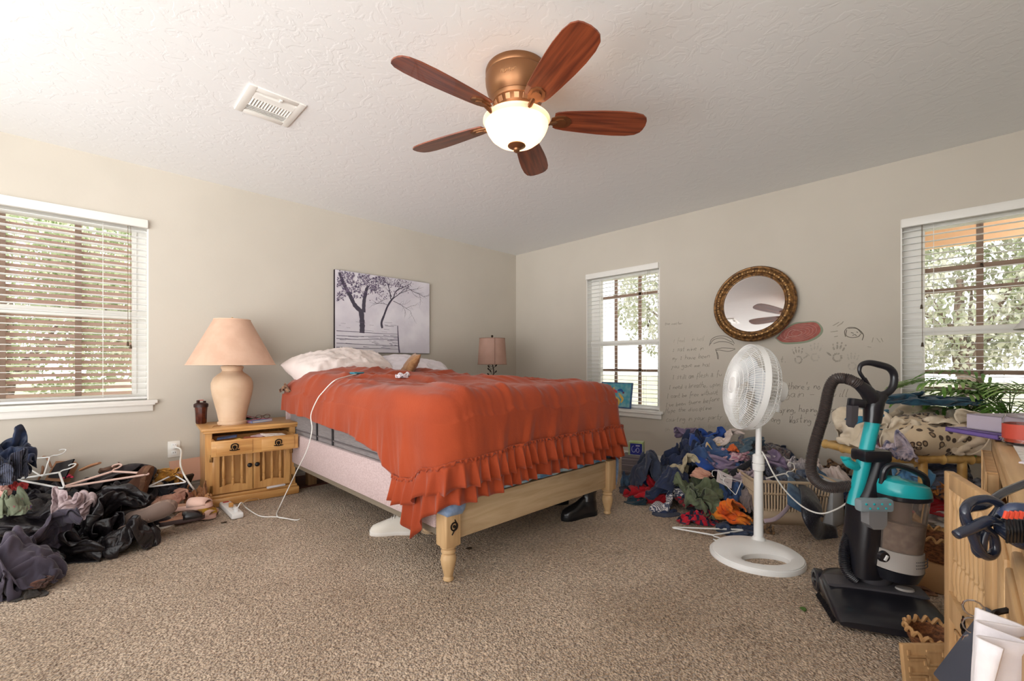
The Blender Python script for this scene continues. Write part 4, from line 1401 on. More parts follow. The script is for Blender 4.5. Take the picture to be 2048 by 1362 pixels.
for side, x0, x1 in ((0, .04, NW/2-.002), (1, NW/2+.002, NW-.04)):
    m = MB(); zc0, zc1 = .09, .385; wd = x1-x0
    m.box((x0+.022, 0.006, (zc0+zc1)/2), (.044, .022, zc1-zc0), bev=.002); m.box((x1-.022, .006, (zc0+zc1)/2), (.044, .022, zc1-zc0), bev=.002)
    m.box(((x0+x1)/2, .006, zc1-.012), (wd-.08, .02, .025))
    arch = [(x0+.04, zc0)]+[(x1-.04, zc0)]+[(x1-.04-(wd-.08)*k/10, zc0+.045+.014*sin(pi*k/10)) for k in range(11)]
    m.prism([(x, z) for x, z in arch], -.016, .004, M=Matrix(((1, 0, 0, 0), (0, 0, 1, 0.012), (0, 1, 0, 0), (0, 0, 0, 1))))
    m.box(((x0+x1)/2, .05, .24), (wd-.06, .006, .26))
    d = obj('door', m, M_honeyv, ns)
    for k in range(3):
        cx_ = x0+.068+(wd-.136)*k/2
        m = MB(T(0, -.002, 0)); m.lathe([(.006, .135), (.009, .145), (.011, .165), (.008, .18), (.010, .186), (.007, .192), (.010, .198), (.0115, .25), (.010, .30), (.007, .33), (.009, .336), (.007, .345), (.009, .36), (.007, .372)], 14, M=T(cx_, .004, 0))
        obj('spindle', m, M_honeyv, d)
    kx = x1-.022 if side == 0 else x0+.022
    m = MB(); m.lathe([(.006, 0), (.006, .008), (.015, .014), (.016, .02), (.01, .026), (.001, .028)], 16, M=T(kx, -.004, .27) @ RXm(pi/2)); obj('knob', m, M_black, d)
    hx = x0-.006 if side == 0 else x1+.006
    m = MB()
    for zz in (.13, .345): m.box((hx, -.008, zz), (.022, .003, .05), bev=.001); m.cyl((hx, -.01, zz-.025), (hx, -.01, zz+.025), .004, seg=8)
    obj('hinge', m, mat('hinge_brass', (150, 112, 66), .35, .8), d)
NM = T(*ns_c) @ RZ(NR)
def on_ns(x, y, z): return NM @ Vector((x, y, z))
# drawer contents
rnd = random.Random(4)
items = [((.10, -.03), (.09, .07), (196, 34, 34), 'red booklet at the left of the open nightstand drawer', 'booklet', .1),
         ((.20, -.02), (.05, .09), (226, 190, 90), 'yellow folded card in the open nightstand drawer', 'card', .5),
         ((.27, -.01), (.10, .08), (150, 84, 60), 'brown patterned booklet in the middle of the open drawer', 'booklet', -.3),
         ((.33, .06), (.09, .07), (222, 200, 206), 'pale lavender envelope at the back of the open drawer', 'envelope', .3),
         ((.42, -.01), (.16, .10), (236, 224, 218), 'large white paper sheet at the right of the open drawer', 'paper', .25),
         ((.13, .06), (.12, .06), (70, 84, 116), 'dark blue notebook at the back left of the open drawer', 'notebook', -.2)]
for i, ((x, y), (a, b), c, lb, ct, r) in enumerate(items):
    M = NM @ T(x, y-.05, .458+.005*i) @ RZ(r) @ RXm(.12) @ RYm(.1*(-1)**i)
    o = obj(ct if ct != 'paper' else 'paper_sheet', MB(M).box((0, 0, 0), (a, b, .006), bev=.001), mat('drawer_item_%d' % i, c, .7, c2=tuple(min(255, int(k*1.15)) for k in c), nscale=40), smooth=0)
    tag(o, lb, ct, 'papers in the nightstand drawer')
# things on the nightstand
def top_z(): return .556
lampc = Vector((-3.315, -.31, top_z()))
M_ceram = mat('cream_ceramic', (222, 192, 162), .55, c2=(214, 182, 150), nscale=8, bump=.1, bscale=60, bdist=.002)
lamp = thing('table_lamp', 'large cream urn lamp with a wide cone shade on the nightstand', 'lamp', lampc)
m = MB(); m.lathe([(.001, 0), (.092, 0), (.096, .01), (.094, .022), (.086, .027), (.088, .034), (.098, .09), (.112, .15), (.128, .22), (.136, .27), (.135, .31), (.122, .345), (.095, .372), (.073, .388), (.066, .4), (.068, .412), (.075, .424), (.07, .436), (.05, .44), (.001, .44)], 48)
obj('base', m, M_ceram, lamp)
m = MB(); m.lathe([(.03, .44), (.03, .446), (.012, .45), (.012, .47), (.02, .475), (.02, .51), (.008, .515)], 16); m.tube([(0.0, -.03, .47), (.02, -.035, .475), (.035, -.04, .47)], .003, 6); obj('socket', m, mat('brass', (190, 150, 90), .3, .9), lamp)
m = MB(); m.tube([(-.035, 0, .48), (-.075, 0, .56), (-.07, 0, .70), (-.01, 0, .785)], .002, 6); m.tube([(.035, 0, .48), (.075, 0, .56), (.07, 0, .70), (.01, 0, .785)], .002, 6)
m.cyl((0, 0, .78), (0, 0, .80), .006); obj('harp', m, mat('brass', (190, 150, 90), .3, .9), lamp)
M_shade = mat('cream_shade', (214, 178, 154), .9, c2=(206, 168, 144), nscale=10, bump=.2, bscale=120, bdist=.002)
m = MB(); m.lathe([(.118, .782), (.288, .445)], 56, cap=False); m.lathe([(.284, .447), (.114, .782)], 56, cap=False); obj('lamp_shade', m, M_shade, lamp)
m = MB()
for r_, z_ in ((.118, .782), (.288, .445)): m.tube([(r_*cos(a), r_*sin(a), z_) for a in [k*pi/24 for k in range(49)]], .0035, 6, smooth=0)
obj('shade_trim', m, mat('shade_edge', (220, 186, 160), .9), lamp)

bc = on_ns(.005, .10, top_z()) ; bc = Vector((-3.478, -.115, .556))
b = thing('shaker_bottle', 'dark brown shaker bottle with a flip lid on the nightstand corner', 'bottle', bc, .3)
M_brownp = mat('brown_translucent', (64, 24, 16), .2, c2=(88, 36, 20), nscale=30, coat=.4)
m = MB(); m.lathe([(.001, 0), (.032, 0), (.036, .01), (.038, .08), (.042, .125), (.042, .13)], 10); obj('cup', m, M_brownp, b, smooth=20)
m = MB(); m.lathe([(.046, .125), (.047, .145), (.044, .15), (.03, .158), (.001, .16)], 24); m.box((-.02, 0, .166), (.018, .02, .024), bev=.004); m.box((.024, 0, .162), (.016, .018, .016), bev=.003); obj('lid', m, mat('lid_dark', (52, 26, 22), .4), b)
m = MB(); m.box((0, 0, .176), (.034, .012, .01), bev=.003); obj('flip_cap', m, mat('cap_pink', (214, 150, 140), .5), b)
def book(name, M, sz, cols, label, group=None, cat='book'):
    a, d_, h = sz; t = thing(name, label, cat, M.to_translation(), 0, group); R = M.to_3x3().to_4x4()
    m = MB(R); m.box((0, 0, .0015), (a, d_, .003)); m.box((0, 0, h-.0015), (a, d_, .003)); m.box((-a/2+.0015, 0, h/2), (.003, d_, h)); obj('cover', m, cols[0], t, smooth=0)
    m = MB(R); m.box((.003, 0, h/2), (a-.012, d_-.01, h-.006)); obj('pages', m, M_paper, t, smooth=0); return t
book('paperback', T(-3.14, -.30, .556) @ RZ(.35), (.17, .11, .018), [mat('pink_blue_cover', (222, 132, 150), .5, c2=(110, 160, 215), nscale=4)], 'pink and blue paperback under the reading glasses')
book('paperback', T(-3.19, -.20, .556) @ RZ(.9), (.16, .11, .022), [mat('teal_cover', (48, 122, 110), .5)], 'teal book leaning behind the cream lamp')
book('paperback', T(-3.20, -.19, .588) @ RZ(.2) @ RYm(.35), (.15, .1, .012), [mat('red_cover', (190, 36, 56), .5)], 'red booklet tilted on the teal book behind the cream lamp')
g = thing('reading_glasses', 'brown reading glasses resting on the pink and blue paperback', 'glasses', (-3.12, -.29, .578), .35)
m = MB()
for s in (-1, 1): m.tube([(s*.034+.026*cos(a), -.03, .016+.017*sin(a)) for a in [k*pi/8 for k in range(17)]], .0018, 6, smooth=2)
m.tube([(-.009, -.03, .018), (0, -.031, .022), (.009, -.03, .018)], .0015, 6); obj('rims', m, mat('glasses_brown', (84, 40, 28), .3), g)
m = MB()
for s in (-1, 1): m.tube([(s*.06, -.03, .018), (s*.062, .03, .018), (s*.055, .09, .004)], .0016, 6)
obj('temples', m, mat('glasses_brown', (84, 40, 28), .3), g)
o = obj('pencil_case', MB(NM @ T(.44, -.015, .085) @ RZ(.12)).box((0, 0, 0), (.13, .022, .016), bev=.006), mat('pen_white', (226, 220, 220), .5)); tag(o, 'slim white case lying on the nightstand plinth under the right door', 'case')

# ---------------------------------------------------------------- cords and power strip
def cord(name, pts, r, label, mt=None, cat='cord'):
    o = obj(name, MB().tube(pts, r, 7, smooth=8), mt or M_cord, smooth=180); tag(o, label, cat); return o
ps = fl(462, 1025, .0); t = thing('power_strip', 'white power strip with a red switch lying in front of the nightstand', 'power strip', (ps.x, ps.y, 0), radians(-90))
m = MB(); m.box((0, 0, .02), (.36, .07, .036), bev=.01); obj('housing', m, M_white, t)
m = MB(); m.box((-.145, 0, .039), (.018, .036, .005), bev=.002); obj('switch', m, mat('switch_red', (170, 30, 24), .4), t)
m = MB()
for k in range(5):
    for e in (-.005, .005): m.box((-.06+k*.042, e, .0385), (.008, .002, .001))
    m.cyl((-.05+k*.042, 0, .038), (-.05+k*.042, 0, .0392), .003, seg=8)
obj('outlets', m, mat('slot_grey', (90, 84, 84), .6), t)
sd = Vector((0, -1, 0))
oc = wl(348, 893)
cord('white_cable', [(oc.x, -.02, oc.z), (oc.x+.03, -.10, oc.z-.02), at(362, 935, 3.05), at(385, 975, 2.98), fl(410, 997, .015), Vector((ps.x, ps.y, .02))-sd*.18], .006, 'thick white cord running from the wall outlet to the power strip')
m = MB(); m.box((oc.x, -.02, oc.z), (.03, .03, .026), bev=.005); o = obj('power_plug', m, M_white); tag(o, 'white plug in the wall outlet', 'plug')
bump_ = (PSB := Vector((ps.x, ps.y, .04)))+sd*.13
cord('charging_cable', [bump_, bump_+Vector((.03, 0, .05)), fl(492, 1015, .03), fl(520, 1032, .006), fl(555, 1034, .006), fl(590, 1040, .006), fl(600, 1038, .006)], .0035, 'thin white cable trailing from the power strip over the carpet')
def side_pt(px, py, x=-3.07): return at(px, py, (x-CX)/(FWD.x+RGT.x*(px-1024)/FP))
cord('charging_cable', [fl(578, 1038, .005), fl(554, 1032, .01), fl(561, 1010, .02), side_pt(579, 972), side_pt(592, 945), side_pt(614, 900), side_pt(624, 860), side_pt(622, 830), side_pt(634, 800, -3.06), side_pt(645, 785, -3.03), on_top(668, 766), on_top(690, 755), on_top(713, 748)], .0035, 'long white phone cable hanging down the side of the rust bedspread')
cord('lamp_cord', [(-3.40, -.38, .56), (-3.455, -.415, .56), (-3.462, -.43, .52), (-3.47, -.435, .35), (-3.48, -.44, .2), (-3.47, -.45, .08), fl(440, 1008, .01), fl(452, 1010, .03)], .0025, 'thin brown lamp cord hanging down the nightstand corner', mat('cord_brown', (150, 106, 62), .6))
m = MB(); m.box(bump_+Vector((0, 0, .012)), (.022, .022, .03), bev=.004); o = obj('power_plug', m, M_white); tag(o, 'white plug at the near end of the power strip', 'plug')
bb = Vector((ps.x, ps.y, .04))-sd*.0
m = MB(); m.box(bb+Vector((0, 0, .012)), (.026, .02, .028), bev=.004); o = obj('power_plug', m, mat('plug_tan', (206, 150, 84), .5)); tag(o, 'tan plug in the middle of the power strip', 'plug')
cord('thin_cord', [bb+Vector((0, 0, .02)), fl(480, 1010, .03), fl(495, 1000, .05), fl(515, 997, .02), fl(519, 1005, .005)], .002, 'thin tan cord looping off the middle of the power strip', mat('cord_tan', (214, 184, 150), .6))

# ================================================================ second lamp and table
l2 = Vector((-.78, -.40, 0))
t = thing('side_table', 'small dark wooden side table behind the bed corner', 'table', l2)
m = MB(); m.box((0, 0, .645), (.42, .42, .03), bev=.006); obj('top', m, M_boards, t)
for sx in (-1, 1):
    for sy in (-1, 1): obj('leg', MB().box((sx*.18, sy*.18, .315), (.035, .035, .63), bev=.004), M_boards, t)
t = thing('table_lamp', 'small lamp with taupe drum shade and dark vine stem by the corner', 'lamp', (l2.x, l2.y, .66))
M_vine = mat('vine_metal', (48, 34, 30), .45, .6)
m = MB(); m.lathe([(.001, 0), (.075, 0), (.075, .008), (.05, .018), (.012, .024), (.001, .025)], 28); m.tube([(0, 0, .02), (.02, 0, .08), (-.012, .01, .16), (.016, -.01, .24), (.0, 0, .36), (0, 0, .42)], .006, 8)
for k, (a, z) in enumerate([(0, .10), (2.5, .13), (1, .16), (3.3, .19), (.4, .22), (2.8, .25), (3.6, .28), (.2, .29), (3.1, .31), (5.5, .14), (4.2, .23)]):
    dx, dy = cos(a)*RGT.x*1.0, cos(a)*RGT.y
    p0 = Vector((0, 0, z)); p1 = p0+Vector((dx, dy, .9))*.035; m.tube([p0, (p0+p1)/2+Vector((dx, dy, 0))*.008, p1], .0022, 5)
    m.sph((0, 0, 0), 1, 2, M=T(*(p1+Vector((dx, dy, .6))*.010)) @ RZ(YAW-pi/2) @ RYm(cos(a)*.7) @ Matrix.Diagonal((.009, .003, .017, 1)))
obj('vine_stem', m, M_vine, t)
M_sh2 = mat('taupe_shade', (180, 144, 128), .75, c2=(170, 134, 118), nscale=5)
m = MB(); m.lathe([(.145, .635), (.165, .34)], 40, cap=False, sy=.8); m.lathe([(.161, .342), (.141, .635)], 40, cap=False, sy=.8); m.lathe([(.001, .62), (.142, .63)], 20, cap=False, sy=.8)
o = obj('lamp_shade', m, M_sh2, t); o.rotation_euler = (0, 0, YAW-pi/2)
m = MB(); m.tube([(.03, -.125, .632), (.036, -.135, .34)], .002, 6, smooth=0)
for z_, r_ in ((.635, .145), (.34, .165)): m.tube([(r_*cos(a), r_*.8*sin(a), z_) for a in [k*pi/20 for k in range(41)]], .003, 6, smooth=0)
o = obj('shade_seam', m, mat('seam', (132, 92, 76), .7), t); o.rotation_euler = (0, 0, YAW-pi/2)
m = MB(); m.cyl((0, 0, .62), (0, 0, .65), .004); m.sph((0, 0, .66), .014, 2); obj('finial', m, M_vine, t)

# ================================================================ canvas picture over the bed
pc = [wl(x, y, -.03) for x, y in ((671, 536), (861, 569), (857, 709), (668, 702))]
print('PIC', [tuple(round(c, 3) for c in p) for p in pc])
px0, px1 = (pc[0].x+pc[3].x)/2, (pc[1].x+pc[2].x)/2; pz1 = (pc[0].z+pc[1].z)/2; pz0 = (pc[2].z+pc[3].z)/2
pic = thing('canvas_picture', 'grey canvas print of two trees beside the water, over the bed', 'picture', ((px0+px1)/2, 0, pz0))
PW, PH = px1-px0, pz1-pz0
m = MB(); m.box((0, -.016, PH/2), (PW, .03, PH), bev=.001); obj('stretched_canvas', m, mat('canvas_side', (38, 26, 30), .8), pic, smooth=0)
M_sky_p = mat('print_lavender', (222, 217, 222), .7, c2=(208, 202, 210), nscale=4)
m = MB(); m.box((0, -.0318, PH/2), (PW-.004, .0012, PH-.004)); obj('printed_sky', m, M_sky_p, pic, smooth=0)
def pcp(cx_, cy_, off=.0335):       # crop coordinates of the picture detail -> local point on the canvas
    p = wl(640+cx_/4.876, 520+cy_/4.876, -off); return Vector((p.x-(px0+px1)/2, -off, p.z-pz0))
def clampp(p):
    p.x = max(-PW/2+.004, min(PW/2-.004, p.x)); p.z = max(.004, min(PH-.004, p.z)); return p
RC = [0]
def ribbon(mb, pts, w0, w1, off=.0335, smooth=5):
    RC[0] += 1; off += RC[0]*4e-6
    P = catmull([pcp(x, y, off) for x, y in pts], smooth); R = []
    for i in range(len(P)):
        d = (P[min(i+1, len(P)-1)]-P[max(0, i-1)]); d = Vector((d.z, 0, -d.x)).normalized(); w_ = w0+(w1-w0)*i/(len(P)-1); w_ *= 1+.25*noise.noise(P[i]*60)
        R.append([clampp(P[i]+d*w_), clampp(P[i]-d*w_)])
    mb.rings(R, closed=False, cap=False)
m = MB()
ribbon(m, [(410, 712), (412, 640), (408, 560), (400, 490)], .024, .026)
ribbon(m, [(400, 500), (340, 440), (290, 340), (230, 230), (190, 120)], .022, .014); ribbon(m, [(425, 510), (430, 400), (450, 300), (470, 250)], .020, .012)
ribbon(m, [(607, 665), (600, 610), (625, 540), (655, 460), (690, 400), (715, 370)], .012, .008)
ribbon(m, [(690, 380), (680, 300), (655, 220)], .006, .003); ribbon(m, [(715, 375), (745, 300), (830, 260), (890, 225)], .006, .002)
rnd = random.Random(11)
def branch(x, y, a, L, w_, dep):
    pts = [(x, y)]
    for k in range(4):
        a += rnd.uniform(-.35, .35); x += cos(a)*L/4; y += sin(a)*L/4; pts.append((x, y))
    ribbon(m, pts, w_, w_*.4, smooth=2)
    if dep:
        for k in (1, 2, 3, 4): branch(pts[k][0], pts[k][1], a+rnd.choice((-1, 1))*rnd.uniform(.4, .9), L*.5, w_*.5, dep-1)
branch(720, 370, -.6, 180, .004, 2); branch(840, 270, .6, 190, .003, 2); branch(715, 400, .35, 190, .003, 2); branch(660, 440, -2.4, 120, .0025, 1); branch(700, 360, -1.9, 150, .004, 2); branch(760, 300, -.9, 100, .003, 2); branch(640, 380, 3.0, 130, .002, 1)
obj('printed_trees', m, mat('print_dark', (74, 68, 80), .8), pic, smooth=0)
m = MB()
for (y0, y1) in ((690, 715), (735, 745), (765, 772), (810, 830), (850, 862)):
    ribbon(m, [(160, y0), (350, y0+10), (560, y1), (765, y1+8)], .0028, .002)
ribbon(m, [(757, 640), (762, 740), (768, 850), (775, 905)], .004, .009)
for k in range(46):
    x = rnd.uniform(170, 740); y = rnd.uniform(600, 700) if k < 14 else rnd.uniform(715, 860); l = rnd.uniform(20, 110); ribbon(m, [(x, y), (min(770, x+l), y+l*.09)], rnd.uniform(.0008, .003), .001, smooth=0)
obj('printed_shore', m, mat('print_grey', (96, 88, 104), .8), pic, smooth=0)
m = MB()
for k in range(2600):
    if k < 2200:
        x = rnd.uniform(165, 670); ymax = 230+130*max(0, sin((x-100)/150))*.8; y = 85+rnd.random()**1.3*(ymax-40)
        if x < 240: y = rnd.uniform(90, 430)
        if y < 95+(x-165)*.105: continue
    else:
        x = rnd.gauss(760, 80) if k < 2450 else rnd.gauss(560, 50); y = rnd.gauss(240, 45) if k < 2450 else rnd.gauss(320, 40)
        if y < 190 or x > 915: continue
    if noise.noise(Vector((x*.016, y*.016, 0))) < -.2: continue
    p = pcp(x, y, .0348+k*4e-7); r = rnd.uniform(.002, .007); a0 = rnd.uniform(0, 3)
    if not (abs(p.x) < PW/2-.008 and .008 < p.z < PH-.008): continue
    m.bm.faces.new([m.bm.verts.new(p+Vector((r*cos(a0+a)*rnd.uniform(.5, 1.2), 0, 1.3*r*sin(a0+a)*rnd.uniform(.5, 1.2)))) for a in (0, 1.2, 2.4, 3.7, 5)])
obj('printed_foliage', m, mat('print_leaf', (122, 108, 130), .8, c2=(76, 64, 90), nscale=40), pic, smooth=0)

# ================================================================ round mirror
mc = wr(1516, 608); e0, e1 = wr(1432, 610), wr(1599, 605); zt, zb_ = wr(1515, 533), wr(1515, 684)
MRr = ((e0.y-e1.y)/2+(zt.z-zb_.z)/2)/2; mcy, mcz = (e0.y+e1.y)/2, (zt.z+zb_.z)/2
print('MIRROR', mcy, mcz, (e0.y-e1.y)/2, (zt.z-zb_.z)/2)
mr = thing('round_mirror', 'round mirror in an ornate antique gold frame on the right wall', 'mirror', (0, mcy, mcz))
MT = RYm(-pi/2-.05) ; MT = T(-.05, 0, 0) @ RYm(-pi/2+.11)
q = MRr/.30
M_gold = mat('antique_gold', (150, 108, 62), .45, .55, c2=(84, 58, 34), nscale=40, lo=.35, hi=.6, bump=.5, bscale=90, bdist=.004)
m = MB(MT); m.lathe([(r*q, z) for r, z in [(.298, -.02), (.30, .0), (.298, .014), (.29, .022), (.282, .02), (.276, .024), (.262, .036), (.248, .036), (.238, .026), (.232, .026), (.228, .02), (.222, .018), (.22, .008), (.22, -.01)]], 72, cap=False); fr = obj('frame', m, M_gold, mr)
m = MB(MT); rnd = random.Random(3)
for k in range(80):
    a = k*2*pi/80
    if (k % 20) in (4, 5, 6, 14, 15, 16) or 1:
        m.sph(((.256*q)*cos(a), (.256*q)*sin(a), .034), .0075, 1, (1, 1, .6+.4*(k % 2)))
obj('carved_beading', m, mat('gold_light', (186, 146, 92), .4, .6), fr)
m = MB(MT); m.lathe([(.001, .007), (.223*q, .007)], 64, cap=False); obj('mirror_glass', m, mat('mirror_silver', (235, 235, 235), .02, 1.0), mr, smooth=0)

# ================================================================ writing and drawings on the right wall
FONT = {'a': '56 26 14 23 43 56 53 63', 'b': '19 13 14 46 54 43 13', 'c': '55 36 15 14 33 54', 'd': '54 36 14 33 54 59 53', 'e': '14 55 36 15 14 33 53', 'f': '58 49 38 31|25 55',
        'g': '55 26 14 34 55 51 30 11', 'h': '19 13|15 46 54 53', 'i': '36 33 43|38 38', 'j': '46 41 20|48 48', 'k': '19 13|56 14 53', 'l': '29 23 33', 'm': '16 13|14 26 35 33|35 46 55 53', 'n': '16 13|14 36 55 53',
        'o': '36 14 33 54 36', 'p': '26 20|25 46 54 33 24', 'q': '55 26 14 34 55 50', 'r': '16 13|14 36 56', 's': '56 36 25 44 33 13', 't': '39 33 53|16 56', 'u': '16 14 33 54 56|54 53', 'v': '16 33 56', 'w': '16 23 35 43 56',
        'x': '16 53|56 13', 'y': '16 34|56 34 10', 'z': '16 56 13 53', 'I': '38 33|28 48|23 43', 'F': '19 13|19 59|16 46', 'C': '58 39 16 33 54', 'Y': '19 36 59|36 33', 'H': '19 13|59 53|16 56', 'O': '39 16 33 56 39', 'W': '19 23 36 43 59',
        'L': '19 13 53', 'T': '19 59|39 33', 'E': '59 19 13 53|16 46', 'M': '13 19 35 59 53', 'D': '19 13 43 56 39 19', '&': '53 28 39 47 15 23 55', '>': '14 54|46 54 42', '-': '15 55', '.': '33 34', ',': '34 22', "'": '39 37', '?': '18 39 57 35|33 33'}
M_ink = mat('pencil_ink', (146, 138, 124), .9); M_ink2 = mat('faint_pencil', (180, 172, 158), .9); M_ink3 = mat('dark_marker', (112, 105, 95), .9)
def stroke_text(mb, txt, org, du, dv, rnd, r=.0016, wmul=1.0):
    """draw with single pen strokes; org lower left, du along the line per character, dv one text height"""
    x = 0.0
    for ch in txt:
        if ch == ' ': x += .75*wmul; continue
        st = FONT.get(ch) or FONT.get(ch.lower())
        jy = rnd.uniform(-.10, .10); js = rnd.uniform(.7, 1.15); sl = rnd.uniform(.35, .75)
        if st:
            for s in st.split('|'):
                pp = []
                for tok in s.split():
                    a, b = int(tok[0]), int(tok[1]); yy = (b-3)/6*js+jy; pp.append(org+du*(x+(a-1)/6*.95+yy*sl*.5)+dv*yy)
                if len(pp) > 1 and (pp[0]-pp[1]).length > 1e-6: mb.tube(pp, r, 4, smooth=3 if len(pp) > 2 else 0)
                else: mb.sph(pp[0], r*1.3, 1)
        x += .86*wmul*(.6 if ch in "il,.'" else 1)
    return x
def textlen(t): return sum(.75 if c == ' ' else .86*(.6 if c in "il,.'" else 1) for c in t)
def C8(cx_, cy_): return wr(1300+cx_/3.583, 520+cy_/3.583, -.0004)
rw = random.Random(21)
def wall_line(txt, a, b, hpx, mt, label, r=.0013):
    A, B = C8(*a), C8(*b); du = (B-A)/textlen(txt); d = hpx/3.583/FP*3.6
    m = MB(); stroke_text(m, txt, A, du, Vector((0, 0, d)), rw, r)
    o = obj('wall_handwriting', m, mt, smooth=0); tag(o, label, 'handwriting', 'handwritten lines on the right wall'); return o
LINES = [('the matter', (105, 465), (235, 460), 22, M_ink, 'small faint heading scrawled high beside the narrow window'),
 ('I feel   in hell', (165, 590), (390, 575), 34, M_ink2, 'very faint first line of pencil writing left of the mirror'),
 ('I sat mine in', (160, 655), (385, 645), 36, M_ink, 'pencil line just under the faint first line of writing'),
 ('my I have been', (160, 720), (430, 700), 36, M_ink, 'pencil line with the words I have left of the fan'),
 ('you gave me hal', (155, 775), (430, 760), 36, M_ink, 'pencil line reading you gave me'),
 ('I still am flesh & fu', (160, 855), (515, 830), 40, M_ink, 'pencil line reading I still am flesh'),
 ('I need > breathe, upon', (135, 925), (505, 905), 40, M_ink, 'pencil line ending with breathe, upon'),
 ('I cant be free without', (120, 990), (490, 960), 40, M_ink, 'pencil line reading cant be free without'),
 ("I've been there before", (110, 1055), (500, 1010), 36, M_ink, 'pencil line reading been there before'),
 ('Hope the discipline', (110, 1095), (445, 1070), 36, M_ink, 'pencil line with the word discipline'),
 ('Courting in your party', (115, 1160), (520, 1135), 38, M_ink, 'pencil line reading in your party just over the clothes'),
 ('Oh to let it be the life', (105, 1225), (575, 1195), 36, M_ink2, 'lowest faint pencil line right above the clothes heap'),
 ('lost.', (860, 740), (975, 730), 44, M_ink, 'short word lost with a full stop right of the fan'),
 ('Free', (862, 870), (945, 868), 44, M_ink, 'underlined word Free right of the fan head'),
 ("know there's no c", (870, 925), (1275, 925), 48, M_ink3, 'larger line reading there is no right of the fan'),
 ('again - I will', (930, 985), (1420, 980), 44, M_ink, 'line reading again followed by a dash'),
 (', praying, hoping, reaching', (850, 1090), (1440, 1090), 44, M_ink3, 'line reading praying, hoping behind the vacuum hose'),
 ('strong   Wasting .. Living ..', (800, 1160), (1430, 1170), 46, M_ink3, 'lowest larger line starting with strong')]
for l in LINES: wall_line(*l)
m = MB(); m.tube([C8(890, 868), C8(955, 860)], .0014, 4, smooth=0); o = obj('pencil_underline', m, M_ink, smooth=0); tag(o, 'short pencil line drawn under the word Free', 'drawing')

def blob(mb, pts, smooth=4):
    P = catmull([C8(*p) for p in pts+[pts[0]]], smooth)[:-1]
    mb.bm.faces.new([mb.bm.verts.new(p) for p in P])
M_redc = mat('red_scribble', (176, 104, 94), .9, c2=(158, 92, 84), nscale=30); M_greenc = mat('green_scribble', (142, 152, 130), .9)
m = MB(); blob(m, [(895, 560), (960, 500), (1030, 452), (1110, 442), (1190, 440), (1235, 480), (1238, 520), (1200, 560), (1130, 590), (1040, 602), (950, 600)])
gs = obj('wall_scribble', m, M_greenc, smooth=0); tag(gs, 'red oval crayon patch with a green rim at the lower right of the mirror', 'drawing')
m = MB(); bl2 = [(905, 560), (960, 505), (1035, 462), (1110, 450), (1185, 448), (1218, 480), (1220, 515), (1185, 550), (1120, 578), (1040, 588), (950, 588)]
P = catmull([wr(1300+x/3.583, 520+y/3.583, -.001) for x, y in bl2+[bl2[0]]], 4)[:-1]; off = Vector(gs.location); m.bm.faces.new([m.bm.verts.new(p-off) for p in P]); obj('red_fill', m, M_redc, gs, smooth=0)
m = MB()
for k in range(4):
    e = 1-k*.2; m.tube([wr(1300+(1065+130*e*cos(a))/3.583, 520+(520+55*e*sin(a)-20*e*cos(a))/3.583, -.0015)-off for a in [j*pi/8 for j in range(17)]], .001, 4, smooth=2)
m.tube([wr(1300+x/3.583, 520+y/3.583, -.0015)-off for x, y in ((975, 560), (1000, 510), (1040, 500), (1090, 520), (1050, 545), (1000, 550), (960, 570))], .0018, 4); obj('pale_scratches', m, mat('scratch', (206, 168, 158), .9), gs, smooth=0)
def sketch(paths, mt, label, r=.0014, name='wall_sketch'):
    m = MB()
    for p in paths: m.tube([C8(*q_) for q_ in p], r, 4, smooth=5 if len(p) > 2 else 0)
    o = obj(name, m, mt, smooth=0); tag(o, label, 'drawing')
sketch([[(425, 615), (440, 570), (480, 548), (530, 545), (580, 565), (605, 600)], [(430, 605), (460, 570), (520, 560), (590, 590)], [(455, 600), (500, 585), (560, 590), (600, 610)], [(470, 640), (520, 630), (610, 635)], [(470, 640), (478, 665), (485, 710)], [(470, 648), (500, 645), (560, 655), (610, 640)], [(480, 660), (490, 690), (488, 712)]], M_ink3, 'dark pencil arch sketch at the lower left of the mirror', .0022)
sketch([[(1400, 550), (1395, 510), (1420, 485), (1470, 485), (1510, 510), (1530, 540), (1520, 575)], [(1410, 500), (1405, 540), (1440, 555), (1490, 550), (1510, 530)], [(1420, 490), (1480, 492), (1520, 530)], [(1440, 520), (1460, 525)], [(1450, 540), (1470, 535), (1480, 545)], [(1480, 515), (1490, 520)]], M_ink3, 'grey pencil oval face sketch above the handprints', .0022)
sketch([[(1330, 460), (1355, 445)], [(1340, 475), (1370, 455)], [(1310, 470), (1340, 455)], [(1295, 515), (1320, 512), (1345, 508)], [(1320, 550), (1345, 545)], [(1370, 460), (1385, 440)]], M_ink2, 'faint smeared pencil ticks between the red patch and the oval sketch', .003)
sketch([[(1600, 555), (1590, 590)], [(1625, 560), (1650, 590)], [(1560, 620), (1585, 625)], [(1655, 560), (1670, 585)]], M_ink2, 'faint pencil ticks right of the handprints', .002)
M_hand = mat('hand_smudge', (158, 150, 138), .95, c2=(190, 183, 170), nscale=70, lo=.45, hi=.62); M_hand2 = mat('hand_smudge_faint', (184, 177, 164), .95, c2=(200, 193, 181), nscale=70, lo=.45, hi=.62)
